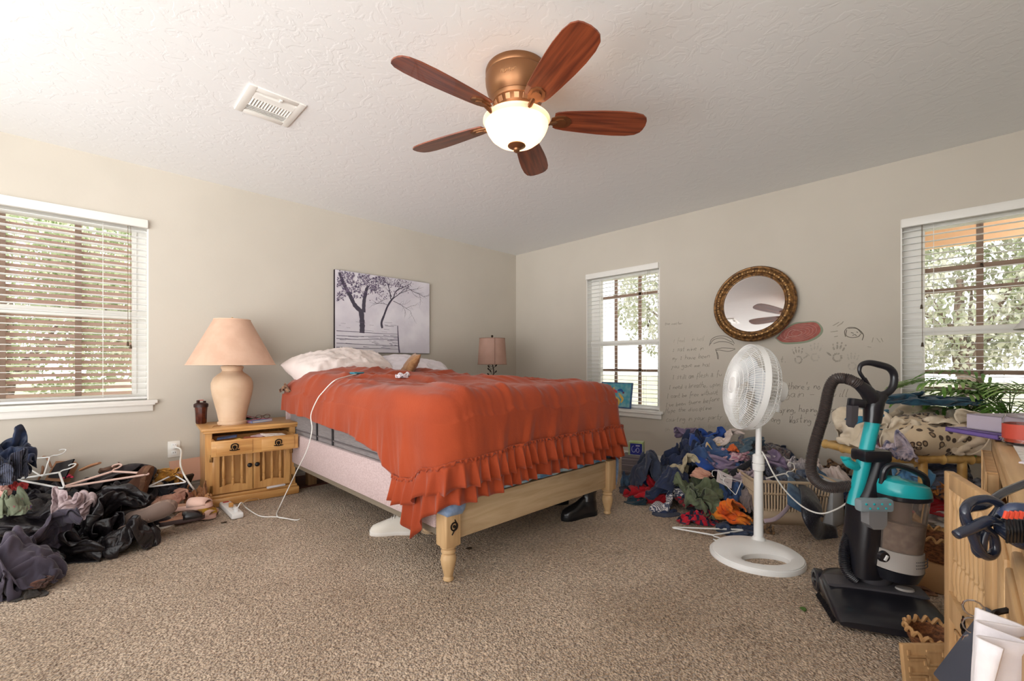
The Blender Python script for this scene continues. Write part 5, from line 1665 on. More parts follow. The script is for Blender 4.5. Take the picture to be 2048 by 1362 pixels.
def handprint(cx_, cy_, s, rot, mt, label, flip=1):
    m = MB(); c = C8(cx_, cy_); U = Vector((0, -1, 0)); V = Vector((0, 0, 1))
    def pt(x, y):
        x *= flip; X = x*cos(rot)-y*sin(rot); Y = x*sin(rot)+y*cos(rot); return c+U*X*s+V*Y*s
    def ell(x, y, a, b, ro, hole=0):
        P = [(x+a*cos(t_)*cos(ro)-b*sin(t_)*sin(ro), y+a*cos(t_)*sin(ro)+b*sin(t_)*cos(ro)) for t_ in [k*pi/8 for k in range(16)]]
        cnt[0] += 1; m.bm.faces.new([m.bm.verts.new(pt(*p)+Vector((-.00012*cnt[0], 0, 0))) for p in P])
    cnt = [0]
    for a in [k*pi/7 for k in range(-7, 6)]:        # rim of the palm
        ell(.026*cos(a-.5), -.02+.03*sin(a-.5), .008, .006, a)
    for x, y, l, ro in ((-.030, .048, .016, .30), (-.010, .062, .019, .08), (.012, .060, .018, -.10), (.032, .046, .014, -.35)):
        ell(x, y, .0065, l, ro); ell(x*1.25, y+.03*cos(ro), .006, .008, ro)
    ell(.056, .0, .007, .022, -.95)
    o = obj('handprint', m, mt, smooth=0); tag(o, label, 'handprint', 'smudged handprints on the right wall')
handprint(1062, 700, .9, .1, M_hand, 'leftmost dark handprint, right of the fan under the red patch')
handprint(1185, 680, .95, -.1, M_hand2, 'faint handprint between the two dark handprints', -1)
handprint(1345, 680, 1.0, -.15, M_hand, 'clear dark handprint under the oval face sketch', -1)
handprint(1450, 745, .85, -.05, M_hand2, 'faint lower handprint just above the vacuum handle')

# little blue painting on the sill of window 2
pa = wr(1200, 812, -.03); pb_ = wr(1262, 820, -.03); print('PAINT', pa, pb_)
wd = abs(pa.y-pb_.y); ctr = (pa.y+pb_.y)/2
t = thing('small_painting', 'small blue framed painting of yellow and orange waves on the narrow window sill', 'painting', (-.035, ctr, .538), -pi/2)
tl = RXm(radians(-10)); hh = .272
m = MB(tl); m.box((0, 0, hh/2), (wd, .018, hh), bev=.002); obj('frame', m, mat('paint_frame', (74, 108, 150), .6, c2=(50, 80, 122), nscale=30), t)
m = MB(tl); m.box((0, -.0105, hh/2), (wd-.024, .003, hh-.024)); obj('painted_panel', m, mat('paint_turquoise', (78, 160, 180), .7, c2=(132, 184, 190), nscale=18), t, smooth=0)
def pr(pts, w_, mt, name):
    m = MB(tl); P = catmull([((x-.5)*wd, -.0128, z*hh) for x, z in pts], 6); R = []
    for i in range(len(P)):
        d = P[min(i+1, len(P)-1)]-P[max(0, i-1)]; n_ = Vector((d.z, 0, -d.x)).normalized(); ww = w_*sin(pi*(i+1)/(len(P)+1))**.5; R.append([P[i]+n_*ww, P[i]-n_*ww])
    m.rings(R, closed=False, cap=False); obj(name, m, mt, t, smooth=0)
YL = mat('paint_yellow', (228, 190, 92), .7); OR = mat('paint_orange', (224, 120, 40), .7); PK = mat('paint_pink', (214, 70, 80), .7); LV = mat('paint_lilac', (170, 160, 200), .7)
pr([(.26, .62), (.3, .4), (.42, .22), (.5, .1)], .016, YL, 'painted_wave'); pr([(.42, .6), (.48, .42), (.62, .28), (.62, .1)], .016, YL, 'painted_wave'); pr([(.6, .58), (.68, .45), (.74, .35), (.7, .2)], .014, YL, 'painted_wave')
pr([(.34, .6), (.4, .4), (.52, .25), (.56, .1)], .012, LV, 'painted_wave')
pr([(.2, .66), (.3, .7), (.38, .62)], .02, OR, 'painted_shape'); pr([(.36, .62), (.45, .66), (.55, .6)], .016, PK, 'painted_shape'); pr([(.42, .7), (.44, .8)], .008, YL, 'painted_shape'); pr([(.56, .68), (.66, .7), (.74, .62)], .014, mat('paint_blue', (36, 96, 160), .7), 'painted_shape'); pr([(.72, .6), (.77, .6)], .01, mat('paint_maroon', (120, 30, 60), .7), 'painted_shape')
# brand script on the fan housing
m = MB(); rr = random.Random(2); tmp = MB(); stroke_text(tmp, 'Hunter', Vector((0, 0, 0)), Vector((.014, 0, 0)), Vector((0, 0, .021)), rr, .0014)
for v in tmp.bm.verts:
    a0 = radians(196)+v.co.x/.146; zz = -.092+v.co.z+.0; R_h = .1495+v.co.y; v.co = Vector((R_h*cos(a0), R_h*sin(a0), zz))
obj('script_emblem', tmp, mat('emblem', (226, 176, 130), .3, .6), fan, smooth=0)
# ================================================================ STANDING FAN
M_fanw = mat('fan_white', (244, 244, 242), .35)
bc_ = at(1512, 1110, 2.315); bc_.z = 0
pole_xy = at(1517, 1085, 2.44)
sf = thing('standing_fan', 'white pedestal fan turned to the left with a round cut-out base', 'fan', bc_, YAW-pi/2)
INV = (T(*bc_) @ RZ(YAW-pi/2)).inverted()
m = MB(); n = 64; loops = []
for (t_, z_) in ((0, 0), (0, .012), (.06, .022), (.10, .022), (.12, .027), (.6, .034), (.92, .030), (1, .024), (1, 0)):
    L_ = []
    for k in range(n):
        a = 2*pi*k/n
        o_ = Vector((.222*cos(a), .222*sin(a), 0)); i_ = Vector((.115*cos(a), -.085+.068*sin(a), 0)); p = o_.lerp(i_, t_); p.z = z_+(.018*max(0, sin(a)) if .1 < t_ < .99 else 0)*(1-abs(t_-.5)); L_.append(p)
    loops.append(L_)
m.rings(loops+[loops[0]], cap=False); obj('base', m, M_fanw, sf)
pl = INV @ pole_xy; pX, pY = pl.x, pl.y
m = MB(); m.lathe([(.04, .03), (.034, .05), (.024, .06), (.0225, .44)], 24, M=T(pX, pY, 0)); obj('lower_pole', m, M_fanw, sf)
m = MB(); m.lathe([(.024, .42), (.03, .425), (.031, .455), (.027, .46), (.031, .465), (.029, .505), (.02, .512)], 24, M=T(pX, pY, 0)); obj('height_collar', m, M_fanw, sf)
m = MB(); m.cyl((pX, pY, .5), (pX+.003, pY, .80), .0155); obj('upper_pole', m, M_fanw, sf)
hc = INV @ at(1494, 774, 2.43)
HM = T(*hc) @ RZ(radians(176)) @ RYm(radians(-8))          # local x = blowing direction
R0 = .228
m = MB(HM); m.box((-.03, 0, 0), (.08, .001, .001))
m = MB(HM)
def ringx(mb, x, r, w_, seg=64): mb.tube([(x, r*cos(a), r*sin(a)) for a in [k*2*pi/seg for k in range(seg+1)]], w_, 6, smooth=0)
for r_, x_ in ((.045, .078), (.08, .076), (.115, .072), (.15, .064), (.19, .050), (.222, .026)): ringx(m, x_, r_, .0014)
for k in range(96):
    a = 2*pi*k/96; c_, s_ = cos(a), sin(a); a2 = a+.10; c2_, s2_ = cos(a2), sin(a2)
    m.tube([(.079, .042*c_, .042*s_), (.070, .13*cos(a+.05), .13*sin(a+.05)), (.048, .195*c2_, .195*s2_), (.01, .228*c2_, .228*s2_)], .0013, 4, smooth=2)
obj('front_grille', m, M_fanw, sf, smooth=60)
m = MB(HM)
prof = [(.015, .229), (.02, .234), (-.012, .236), (-.016, .229), (.015, .229)]
m.rings([[(x, r*cos(2*pi*k/64), r*sin(2*pi*k/64)) for k in range(64)] for x, r in prof], cap=False); obj('rim_band', m, M_fanw, sf)
m = MB(HM)
for r_, x_ in ((.222, -.05), (.2, -.078), (.14, -.098), (.08, -.104)): ringx(m, x_, r_, .0016)
for k in range(84):
    a = 2*pi*k/84; c_, s_ = cos(a), sin(a)
    m.tube([(-.012, .231*c_, .231*s_), (-.055, .222*c_, .222*s_), (-.088, .18*c_, .18*s_), (-.103, .08*c_, .08*s_)], .0014, 4, smooth=2)
obj('rear_grille', m, M_fanw, sf, smooth=60)
m = MB(HM); m.rings([[(x, r*cos(2*pi*k/32), r*sin(2*pi*k/32)) for k in range(32)] for x, r in ((.074, .046), (.083, .044), (.086, .036), (.084, .03), (.087, .022), (.088, .001))], cap=False); obj('hub_cap', m, M_fanw, sf)
for b_ in range(3):
    m = MB(HM @ RXm(2.094*b_)); rr_ = []
    for i in range(15):
        t_ = i/14; r = .04+.16*t_; wd_ = (.03+.11*sin(pi*min(1, t_*.75+.12))); row = []
        for j in range(7):
            f_ = j/6-.5; ang = wd_*f_/max(r, .08)*1.5+.25*t_; row.append((-.01+.045*f_, r*cos(ang), r*sin(ang)))
        rr_.append(row)
    m.rings(rr_, closed=False, cap=False); obj('blade', m, mat('fan_blade_pale', (222, 226, 228), .4), sf, solid=.003)
m = MB(HM); m.rings([[(x, r*cos(2*pi*k/32), r*sin(2*pi*k/32)*1.05-.0) for k in range(32)] for x, r in ((-.09, .05), (-.105, .062), (-.15, .06), (-.19, .052), (-.203, .035), (-.205, .001))], cap=False); m.box((-.13, 0, -.06), (.07, .05, .08), bev=.012)
m.cyl((-.02, 0, 0), (-.1, 0, 0), .02); obj('motor_housing', m, M_fanw, sf)
m = MB(); q0 = HM @ Vector((-.13, 0, -.08)); m.tube([(pX+.003, pY, .70), (pX+.003, pY, .77), q0], [.022, .026, .024], 14); obj('neck_bracket', m, M_fanw, sf)
cord('fan_cord', [at(1524, 903, 2.42), at(1531, 915, 2.38), at(1547, 947, 2.36), at(1573, 984, 2.36), at(1608, 1015, 2.33), at(1642, 1027, 2.25), at(1674, 1018, 2.15), at(1700, 1000, 2.02), at(1712, 980, 1.98)], .004, 'pale cord drooping from the pedestal fan across to the vacuum')

# ================================================================ UPRIGHT VACUUM
vr = at(1745, 1211, 1.85); vr.z = 0
vac = thing('vacuum_cleaner', 'upright vacuum with teal tube, clear dust bin and black loop handle', 'vacuum', vr, YAW-pi/2)
VI = (T(*vr) @ RZ(YAW-pi/2)).inverted()
def VL(px, py, dd=0.0): return VI @ at(px, py, 1.85+dd)
M_teal = mat('teal_plastic', (30, 172, 178), .3, coat=.3); M_vblk = mat('vac_black', (30, 30, 36), .3, coat=.3); M_vgry = mat('vac_charcoal', (74, 72, 76), .4)
M_lg = mat('vac_light_grey', (176, 170, 164), .45)
M_clear = mat('smoky_clear', (214, 198, 186), .08, trans=.85, ior=1.15)
m = MB(); m.tube([VL(1708, 1010), VL(1748, 832)], .0265, 24, smooth=0); obj('wand_tube', m, M_teal, vac)
m = MB(); m.tube([VL(1728, 758, 0), VL(1719, 743), VL(1722, 730), VL(1737, 725.5), VL(1757, 729), VL(1778, 736), VL(1788, 750), VL(1786, 772), VL(1774, 786), VL(1757, 790)], [.007, .007, .009, .012, .014, .014, .014, .014, .014, .012], 14)
m.tube([VL(1728, 757), VL(1742, 779), VL(1752, 792)], .009, 10); obj('loop_handle', m, M_vblk, vac)
m = MB(); m.tube([VL(1760, 788), VL(1748, 806), VL(1746, 826), VL(1744, 845)], [.03, .036, .034, .031], 16, sq=1.0); m.tube([VL(1716, 768, -.01), VL(1736, 786, -.01), VL(1748, 808)], [.021, .028, .03], 14); obj('handle_neck', m, M_vblk, vac)
# corrugated hose
def hose(name, pts, r, mt, pitch=.006):
    P = catmull(pts, 40); acc = 0; Q = [P[0]]; 
    tot = sum((b-a).length for a, b in zip(P[:-1], P[1:])); nn = int(tot/pitch*2)
    step = tot/nn; tgt = step; 
    for a, b in zip(P[:-1], P[1:]):
        L_ = (b-a).length
        while acc+L_ >= tgt and len(Q) < nn: Q.append(a.lerp(b, (tgt-acc)/L_)); tgt += step
        acc += L_
    m = MB(); rings = []
    u = None
    for i in range(len(Q)):
        d = (Q[min(i+1, len(Q)-1)]-Q[max(0, i-1)]).normalized()
        u = Vector((0, 1, 0)) if u is None else u
        u = (u-d*u.dot(d)).normalized(); w_ = d.cross(u); rr_ = r*(1 if i % 2 else .86)
        rings.append([Q[i]+(w_*cos(2*pi*k/14)+u*sin(2*pi*k/14))*rr_ for k in range(14)])
    m.rings(rings); return obj(name, m, mt, vac, smooth=60)
hose('suction_hose', [VL(1720, 770, -.01), VL(1705, 762), VL(1690, 757, .02), VL(1670, 759, .03), VL(1658, 780, .04), VL(1647, 830, .05), VL(1628, 895, .05), VL(1622, 938, .05), VL(1634, 963, .05), VL(1662, 975, .04), VL(1704, 971, .02)], .0235, mat('hose_grey', (66, 58, 56), .35))
hose('lower_hose', [VL(1704, 1062, .03), VL(1692, 1085, .02), VL(1688, 1115, 0), VL(1694, 1142, -.01), VL(1712, 1160, -.02)], .021, M_vblk)
m = MB(); m.box((0, 0, 0), (.055, .04, .035), M=T(*VL(1713, 806, -.02)) @ RYm(.15), bev=.006); obj('tool_clip', m, M_vblk, vac)
m = MB(); m.prism([(-.012, .035), (.016, .035), (.012, -.03), (-.004, -.055), (-.014, -.045)], -.015, .015, M=T(*VL(1704, 828, -.03)) @ RXm(pi/2)); obj('crevice_tool', m, M_vgry, vac)
m = MB(); m.tube([VL(1716, 935, -.0), VL(1700, 928, -.01), VL(1690, 918, -.01)], [.016, .018, .014], 10); m.box((0, 0, 0), (.026, .03, .012), M=T(*VL(1691, 916, -.01)), bev=.004); obj('cord_hook', m, M_teal, vac)
# body
m = MB()
def sect(cx_, cy_, w_, d_, zz, n_=20, p=3.2):
    return [Vector((cx_+w_*abs(cos(a))**(2/p)*(1 if cos(a) >= 0 else -1), cy_+d_*abs(sin(a))**(2/p)*(1 if sin(a) >= 0 else -1), zz)) for a in [2*pi*k/n_ for k in range(n_)]]
s1 = [(1708, 1145, .055, .07), (1712, 1090, .06, .07), (1718, 1045, .062, .07), (1716, 1000, .055, .06), (1722, 975, .04, .05), (1738, 930, .036, .045), (1744, 905, .034, .035)]
m.rings([sect(VL(px, py).x+.03, .0, w_, d_, VL(px, py).z) for px, py, w_, d_ in s1]); obj('body_spine', m, M_vblk, vac, smooth=40)
m = MB(); m.rings([sect(VL(px, py).x, .03, w_, d_, VL(px, py).z) for px, py, w_, d_ in ((1772, 1100, .05, .05), (1768, 1000, .05, .05), (1762, 930, .045, .045), (1757, 912, .06, .035), (1757, 903, .058, .032))]); obj('motor_column', m, M_vgry, vac, smooth=40)
m = MB(); m.box((0, 0, 0), (.115, .085, .05), M=T(*VL(1742, 910, -.0)), bev=.012); obj('latch_block', m, M_vblk, vac)
def vcyl(py0, py1, r0, r1, px0, px1, name, mt, dd=-.05, seg=40, extra=()):
    a, b = VL(px0, py0, dd), VL(px1, py1, dd); m = MB(); m.tube([a, b], [r0, r1], seg, smooth=0); return obj(name, m, mt, vac, smooth=40)
vcyl(1096, 988, .082, .091, 1792, 1801, 'dust_bin', M_clear)
vcyl(1094, 1040, .074, .076, 1792, 1797, 'collected_dust', mat('dust', (158, 142, 130), .95, c2=(134, 116, 104), nscale=30))
vcyl(1092, 992, .04, .03, 1794, 1801, 'filter_core', mat('filter_grey', (132, 112, 100), .6))
vcyl(1130, 1094, .091, .087, 1789, 1792, 'filter_band', M_lg)
m = MB()
a = VL(1795, 1112, -.05)
for i in range(3):
    for k in range(12):
        an = radians(-92+k*5); m.sph((a.x+.0895*cos(an)*1.0, a.y+.0895*sin(an), a.z+.012-i*.012), .0022, 1)
obj('band_vents', m, M_vgry, vac)
m = MB(); a = VL(1765, 1112, -.14); m.lathe([(.001, .014), (.019, .012), (.022, 0)], 24, M=T(*a) @ RXm(pi/2)); obj('release_dial', m, M_vblk, vac); 
m = MB(); m.box((0, 0, 0), (.01, .008, .022), M=T(a.x+.002, a.y-.014, a.z-.002) @ RYm(.5), bev=.002); obj('dial_grip', m, M_white, vac)
vcyl(1152, 1130, .075, .092, 1788, 1789, 'bin_base', M_vblk)
# lid
m = MB(); c0 = VL(1801, 988, -.05); 
m.rings([[Vector((c0.x+r*cos(2*pi*k/40), c0.y+r*sin(2*pi*k/40), c0.z+z_+.012*cos(2*pi*k/40+pi)*(1 if z_ > .02 else 0))) for k in range(40)] for r, z_ in ((.093, 0), (.096, .008), (.095, .03), (.088, .05), (.07, .06), (.001, .062))]); obj('bin_lid', m, M_teal, vac, smooth=40)
m = MB(); m.rings([[Vector((c0.x+r*cos(2*pi*k/40), c0.y+r*sin(2*pi*k/40), c0.z+z_)) for k in range(40)] for r, z_ in ((.093, -.012), (.0975, -.008), (.0975, .006), (.093, .008))]); obj('lid_seal', m, M_vblk, vac, smooth=40)
m = MB(); m.tube([c0+Vector((-.085, -.01, .045)), c0+Vector((-.075, -.02, .11)), c0+Vector((-.03, -.03, .122)), c0+Vector((.05, -.03, .09)), c0+Vector((.085, -.02, .06)), c0+Vector((.094, -.01, .0))], [.011, .013, .012, .012, .012, .01], 10); obj('lid_handle', m, M_vblk, vac)
# accessory tool stored on the front
tc = VL(1748, 1020, -.15)
m = MB(); m.box((0, 0, 0), (.13, .04, .05), M=T(tc.x, tc.y, tc.z+.02) @ RYm(-.0), bev=.012); tool = obj('turbo_tool', m, mat('tool_clear', (190, 205, 212), .1, trans=.6, ior=1.2), vac)
m = MB(); m.prism([(-.035, .0), (.035, .0), (.034, -.05), (.018, -.068), (-.018, -.068), (-.034, -.05)], -.02, .02, M=T(*tc) @ RXm(pi/2)); obj('tool_neck', m, mat('tool_grey', (150, 150, 152), .2, trans=.3), tool)
m = MB()
for k in range(7): m.sph((tc.x-.045+k*.015, tc.y-.018, tc.z+.02+.008*(-1)**k), .006, 1)
obj('brush_tufts', m, M_teal, tool)
# floor head
HV = RZ(radians(-19.6))
hb = VI @ Vector((-1.616, -3.943, 0)); hb = VI @ fl(1779, 1235)
m = MB(T(hb.x-.02, hb.y+.06, 0) @ HV)
def hsec(y, w_, z0, z1, n_=24):
    return [Vector((w_*(1 if cos(a) >= 0 else -1)*abs(cos(a))**.45, y, z0+(z1-z0)*(.5+.5*(1 if sin(a) >= 0 else -1)*abs(sin(a))**.6))) for a in [2*pi*k/n_ for k in range(n_)]]
m.rings([hsec(.14, .09, .03, .10), hsec(.10, .15, .015, .115), hsec(.04, .178, .012, .11), hsec(-.06, .183, .012, .095), hsec(-.15, .186, .01, .075), hsec(-.2, .184, .012, .055), hsec(-.22, .178, .016, .04)]); head = obj('floor_head', m, M_vblk, vac, smooth=50)
m = MB(T(hb.x-.02, hb.y+.06, 0) @ HV); m.rings([hsec(.02, .165, .104, .114), hsec(-.02, .168, .099, .109), hsec(-.05, .168, .09, .104)]); obj('head_trim', m, M_vgry, head)
m = MB(T(hb.x-.02, hb.y+.06, 0) @ HV); m.lathe([(.001, .014), (.03, .012), (.034, 0)], 20, M=T(.10, -.02, .102), sy=.6); obj('pedal', m, M_lg, head)
m = MB(T(hb.x-.02, hb.y+.06, 0) @ HV)
for k in range(26): m.cyl((-.18, .02-.0085*k, .03), (-.192, .02-.0085*k, .012), .0025, seg=5)
obj('edge_bristles', m, M_black, head)
for sx in (-1, 1):
    m = MB(T(hb.x-.02, hb.y+.06, 0) @ HV); m.rings([[Vector((sx*x, .10+r*cos(2*pi*k/28), .048+r*sin(2*pi*k/28))) for k in range(28)] for x, r in ((.145, .045), (.15, .048), (.172, .048), (.178, .043), (.178, .03), (.172, .028), (.172, .012), (.18, .01))]); obj('wheel', m, M_vblk, vac)
m = MB(); m.tube([VL(1735, 1165, .02), VL(1750, 1150, 0), VL(1765, 1130, -.0)], [.06, .07, .07], 18, sq=.8); obj('swivel_neck', m, M_vgry, vac)

# ================================================================ DRESSER
M_oak = wood('light_oak', (214, 178, 130), (184, 146, 100), 0, rough=.5); M_oakv = wood('light_oak_upright', (216, 178, 130), (188, 148, 102), 2, rough=.5)
DX0, DX1, DY, DB, DT = -3.72, -1.80, -4.225, -4.75, .76
dres = thing('dresser', 'long light oak dresser with spindle doors and maze-carved panels', 'dresser', (DX0, DB, 0))
def D(x, y, z): return (x-DX0, y-DB, z)
def dbox(mb, x0, x1, y0, y1, z0, z1, bev=0.0): mb.box(((x0+x1)/2-DX0, (y0+y1)/2-DB, (z0+z1)/2), (x1-x0, y1-y0, z1-z0), bev=bev)
m = MB(); dbox(m, DX1-.02, DX1-.005, DB, DY, .03, DT-.03); dbox(m, DX0, DX0+.02, DB, DY, .03, DT-.03); dbox(m, DX0, DX1, DB, DB+.01, .03, DT-.03); dbox(m, DX0, DX1-.005, DB, DY, .03, .08)
dbox(m, -3.02, -3.0, DB, DY-.01, .08, DT-.03); dbox(m, DX0, DX1-.01, DB, DY-.03, .35, .365)
for x in (DX0, -3.02, -2.70, DX1-.045): dbox(m, x, x+.04, DY-.025, DY, .03, DT-.03)
obj('body', m, M_oakv, dres)
m = MB(); dbox(m, DX0-.01, DX1, DB, DY, DT-.03, DT, bev=.008); dbox(m, DX0-.01, DX1, DB, DY-.005, DT-.045, DT-.03, bev=.004); obj('top', m, M_oak, dres)
def maze_panel(mb, x0, z0, w_, h_, y=0.0, sgn=1):
    """interlocking meander ridges"""
    t_ = .006
    def bar(a, b, c, d): mb.box(((a+b)/2, y, (c+d)/2), (abs(b-a)+t_, .004, abs(d-c)+t_))
    nx, nz = 2, 4
    for i in range(nx):
        for j in range(nz):
            X = x0+w_*i/nx; Z = z0+h_*j/nz; a = w_/nx-.010; b = h_/nz-.010; f = (i+j) % 2
            for k in range(3):
                g = k*.013
                if a-2*g < .01 or b-2*g < .01: break
                if f: bar(X+g, X+a-g, Z+g, Z+g); bar(X+g, X+g, Z+g, Z+b-g)
                else: bar(X+g, X+a-g, Z+b-g, Z+b-g); bar(X+a-g, X+a-g, Z+g, Z+b-g)
def spindle_door(name, M, W_, z0, z1, zs, flip=1, nsp=8):
    """M puts local x along the door from the hinge, local y outwards, z up"""
    m = MB(M); ft = .022
    m.box((.022, 0, (z0+z1)/2), (.044, ft, z1-z0), bev=.003); m.box((W_-.022, 0, (z0+z1)/2), (.044, ft, z1-z0), bev=.003)
    m.box((W_/2, 0, z1-.022), (W_-.086, ft, .044), bev=.003)
    arch = [(.044, zs-.09), (W_-.044, zs-.09)]+[(W_-.044-(W_-.088)*k/12, zs-.015-.022*sin(pi*k/12)) for k in range(13)]
    m.prism(arch, -ft/2, ft/2, M=Matrix(((1, 0, 0, 0), (0, 0, -1, 0), (0, 1, 0, 0), (0, 0, 0, 1))))
    m.box((W_/2, 0, z0+.02), (W_-.086, ft, .04), bev=.003)
    m.box((W_/2, 0, (zs-.09+z0+.04)/2), (.03, ft, zs-.09-z0-.04))
    m.box((W_/2, -.004, (z0+zs-.09)/2), (W_-.08, .006, zs-.09-z0))
    d = obj(name, m, M_oakv, dres)
    m = MB(M)
    for i in range(2):
        for s_ in (-1, 1):
            xx = .052+i*(W_/2-.03)
            maze_panel(m, xx, z0+.05, W_/2-.075, zs-.09-z0-.065, y=s_*.003+(.0 if s_ > 0 else -.006))
    obj('maze_carving', m, M_oakv, d, smooth=0)
    for k in range(nsp):
        xx = .062+(W_-.124)*k/(nsp-1); h_ = z1-.044-zs; s_ = h_/.27
        m = MB(M); m.lathe([(r*.62, zs-.02+z*s_) for r, z in ((.008, 0), (.012, .01), (.009, .022), (.013, .03), (.0155, .055), (.013, .085), (.008, .095), (.012, .102), (.008, .11), (.012, .14), (.0135, .2), (.010, .235), (.0085, .242), (.014, .255), (.0155, .27), (.010, .29), (.007, .30))], 14, M=T(xx, 0, 0))
        obj('spindle', m, M_oakv, d)
    m = MB(M)
    for s_ in (-1, 1):
        for z_, r_ in ((0, .012), (.014, .008), (-.014, .008), (.024, .005), (-.024, .005)): m.sph((W_*.5, s_*(ft/2+.003), zs-.055+z_), r_, 2, (.8, .5, 1))
    obj('door_pull', m, M_dkmetal, d)
    return d
hx, hy = -2.667, -4.212; ang = math.atan2(.084, .319)
spindle_door('door', T(hx-DX0, hy-DB, 0) @ RZ(ang), .335, .09, .70, .385)
m = MB()
for z_ in (.16, .62): m.cyl(D(-2.672, -4.214, z_-.02), D(-2.672, -4.214, z_+.02), .006, seg=10); m.sph(D(-2.672, -4.205, z_), .011, 2)
obj('hinge', m, M_dkmetal, dres)
spindle_door('door', T(-1.80-.045-DX0, DY+.012-DB, 0) @ RZ(pi), .50, .09, .70, .385)
# drawer at the near end, a bit open, with white cloth hanging out
for z0_, z1_ in ((.585, .70), (.42, .57), (.25, .405), (.09, .235)):
    m = MB(); dbox(m, DX0+.05, -3.03, DY-.01, DY+.012, z0_, z1_, bev=.005); dbox(m, DX0+.08, -3.06, DY+.01, DY+.02, z0_+.02, z1_-.02, bev=.005)
    dr2 = obj('drawer', m, M_oak, dres)
    for x_ in (-3.18, -3.55):
        m = MB(); m.tube([D(x_-.03, DY+.02, (z0_+z1_)/2), D(x_-.02, DY+.035, (z0_+z1_)/2-.008), D(x_+.02, DY+.035, (z0_+z1_)/2-.008), D(x_+.03, DY+.02, (z0_+z1_)/2)], .004, 6); obj('drawer_pull', m, M_dkmetal, dr2)
m = MB(); dbox(m, -2.985, -2.71, DY-.01, DY+.010, .09, .70, bev=.005); dbox(m, -2.955, -2.74, DY+.008, DY+.018, .13, .66, bev=.005); obj('door', m, M_oak, dres)
m = MB(); dbox(m, DX0, DX1, DY-.02, DY, .70, .735); obj('face_rail', m, M_oak, dres)
# white cloth hanging out
m = MB(); rr_ = []
a = Vector((-3.14, DY+.035, .66))
m.grid(lambda u, v: (-3.40+.10*u+.015*sin(v*4), DY+.035+.02*sin(u*14+v*2)+.012*v, .69-.34*v-.03*u*v), 40, 20)
o = obj('hanging_cloth', m, cloth('white_soft', (234, 228, 228), (220, 214, 218), nscale=10), smooth=180, solid=.004); tag(o, 'white cloth hanging down the near front of the dresser', 'cloth')
# runner on top
m = MB(); m.grid(lambda u, v: (-3.5+1.66*u, DB+.06+(.43)*v, DT+.003+.003*noise.noise(Vector((u*14, v*6, 0)))), 80, 30)
o = obj('table_runner', m, cloth('runner_white', (226, 222, 214), (204, 198, 188), nscale=60), smooth=180, solid=.003); tag(o, 'off-white cloth runner covering the dresser top', 'runner')
# books at the far end of the dresser
M_gbook = mat('grey_cover', (170, 160, 172), .6)
book('notebook', T(-1.90, -4.27, DT+.007) @ RZ(YAW-pi/2-.1), (.26, .19, .016), [mat('purple_cover', (108, 88, 150), .5)], 'thin purple notebook under the thick grey book on the dresser', cat='notebook')
book('hardcover_book', T(-1.90, -4.31, DT+.024) @ RZ(YAW-pi/2+.05), (.24, .18, .052), [M_gbook], 'thick grey hardcover book lying on the purple notebook')
m = MB(); m.tube([at(2012, 862, 1.44), at(2008, 870, 1.42), at(1996, 878, 1.41)], .002, 6); o = obj('bookmark_ribbon', m, mat('navy_ribbon', (40, 40, 90), .6)); tag(o, 'navy ribbon curling out of the purple notebook', 'ribbon')
jc = at(2050, 890, 1.33); jc.z = DT+.006
t = thing('jar_candle', 'glass jar candle with red wax on the dresser', 'candle', jc)
m = MB(); m.lathe([(.001, 0), (.042, 0), (.047, .006), (.047, .075), (.042, .083), (.042, .09), (.040, .09), (.040, .083), (.0445, .073), (.0445, .008), (.001, .006)], 36, cap=False); obj('glass_jar', m, mat('jar_glass', (250, 250, 250), .02, trans=1, ior=1.3), t)
m = MB(); m.lathe([(.001, .008), (.043, .008), (.043, .055), (.001, .055)], 32); obj('wax', m, mat('red_wax', (176, 60, 44), .4, c2=(206, 96, 60), nscale=14), t)
m = MB(); m.rings([[(.0474*cos(a), .0474*sin(a), z_) for a in [k*2*pi/36 for k in range(36)]] for z_ in (.018, .062)], cap=False); obj('label_band', m, mat('label_red', (190, 74, 58), .5), t)
dz = DT+.008
bits = [((2010, 935), (.06, .045), (84, 84, 84), .02, 'small dark grey tin near the candle on the dresser', 'tin'), ((2032, 925), (.05, .05), (226, 214, 224), .004, 'pale paper scrap by the dark tin on the dresser', 'paper'),
        ((2005, 958), (.09, .04), (222, 178, 176), .003, 'pink paper strip on the dresser top', 'paper'), ((2030, 975), (.05, .07), (232, 230, 226), .004, 'white folded note behind the black hair tool', 'paper'),
        ((2008, 985), (.06, .04), (150, 150, 130), .006, 'olive paper packet at the dresser front edge', 'packet')]
for i, ((x, y), (a, b), c, h, lb, ct) in enumerate(bits):
    p = fl(x, y, dz); o = obj('paper_scrap' if ct == 'paper' else ct, MB(T(p.x, min(p.y, -4.28), dz+h/2+.001*i) @ RZ(i*1.3)).box((0, 0, 0), (a, b, h), bev=min(.002, h/3)), mat('bit_%d' % i, c, .6), smooth=20); tag(o, lb, ct)
for i, (x, y, c, lb) in enumerate([(2035, 985, (225, 215, 200), 'small cream bottle between the papers and the hair tool'), (2044, 1000, (70, 78, 80), 'dark round bottle beside the cream bottle')]):
    p = fl(x, y, dz); p.y = min(p.y, -4.27)-.02*i; m = MB(T(p.x, p.y, dz)); m.lathe([(.001, 0), (.010, 0), (.011, .006), (.011, .024), (.005, .031), (.005, .04), (.001, .041)], 20); o = obj('small_bottle', m, mat('bott_%d' % i, c, .3)); tag(o, lb, 'bottle')
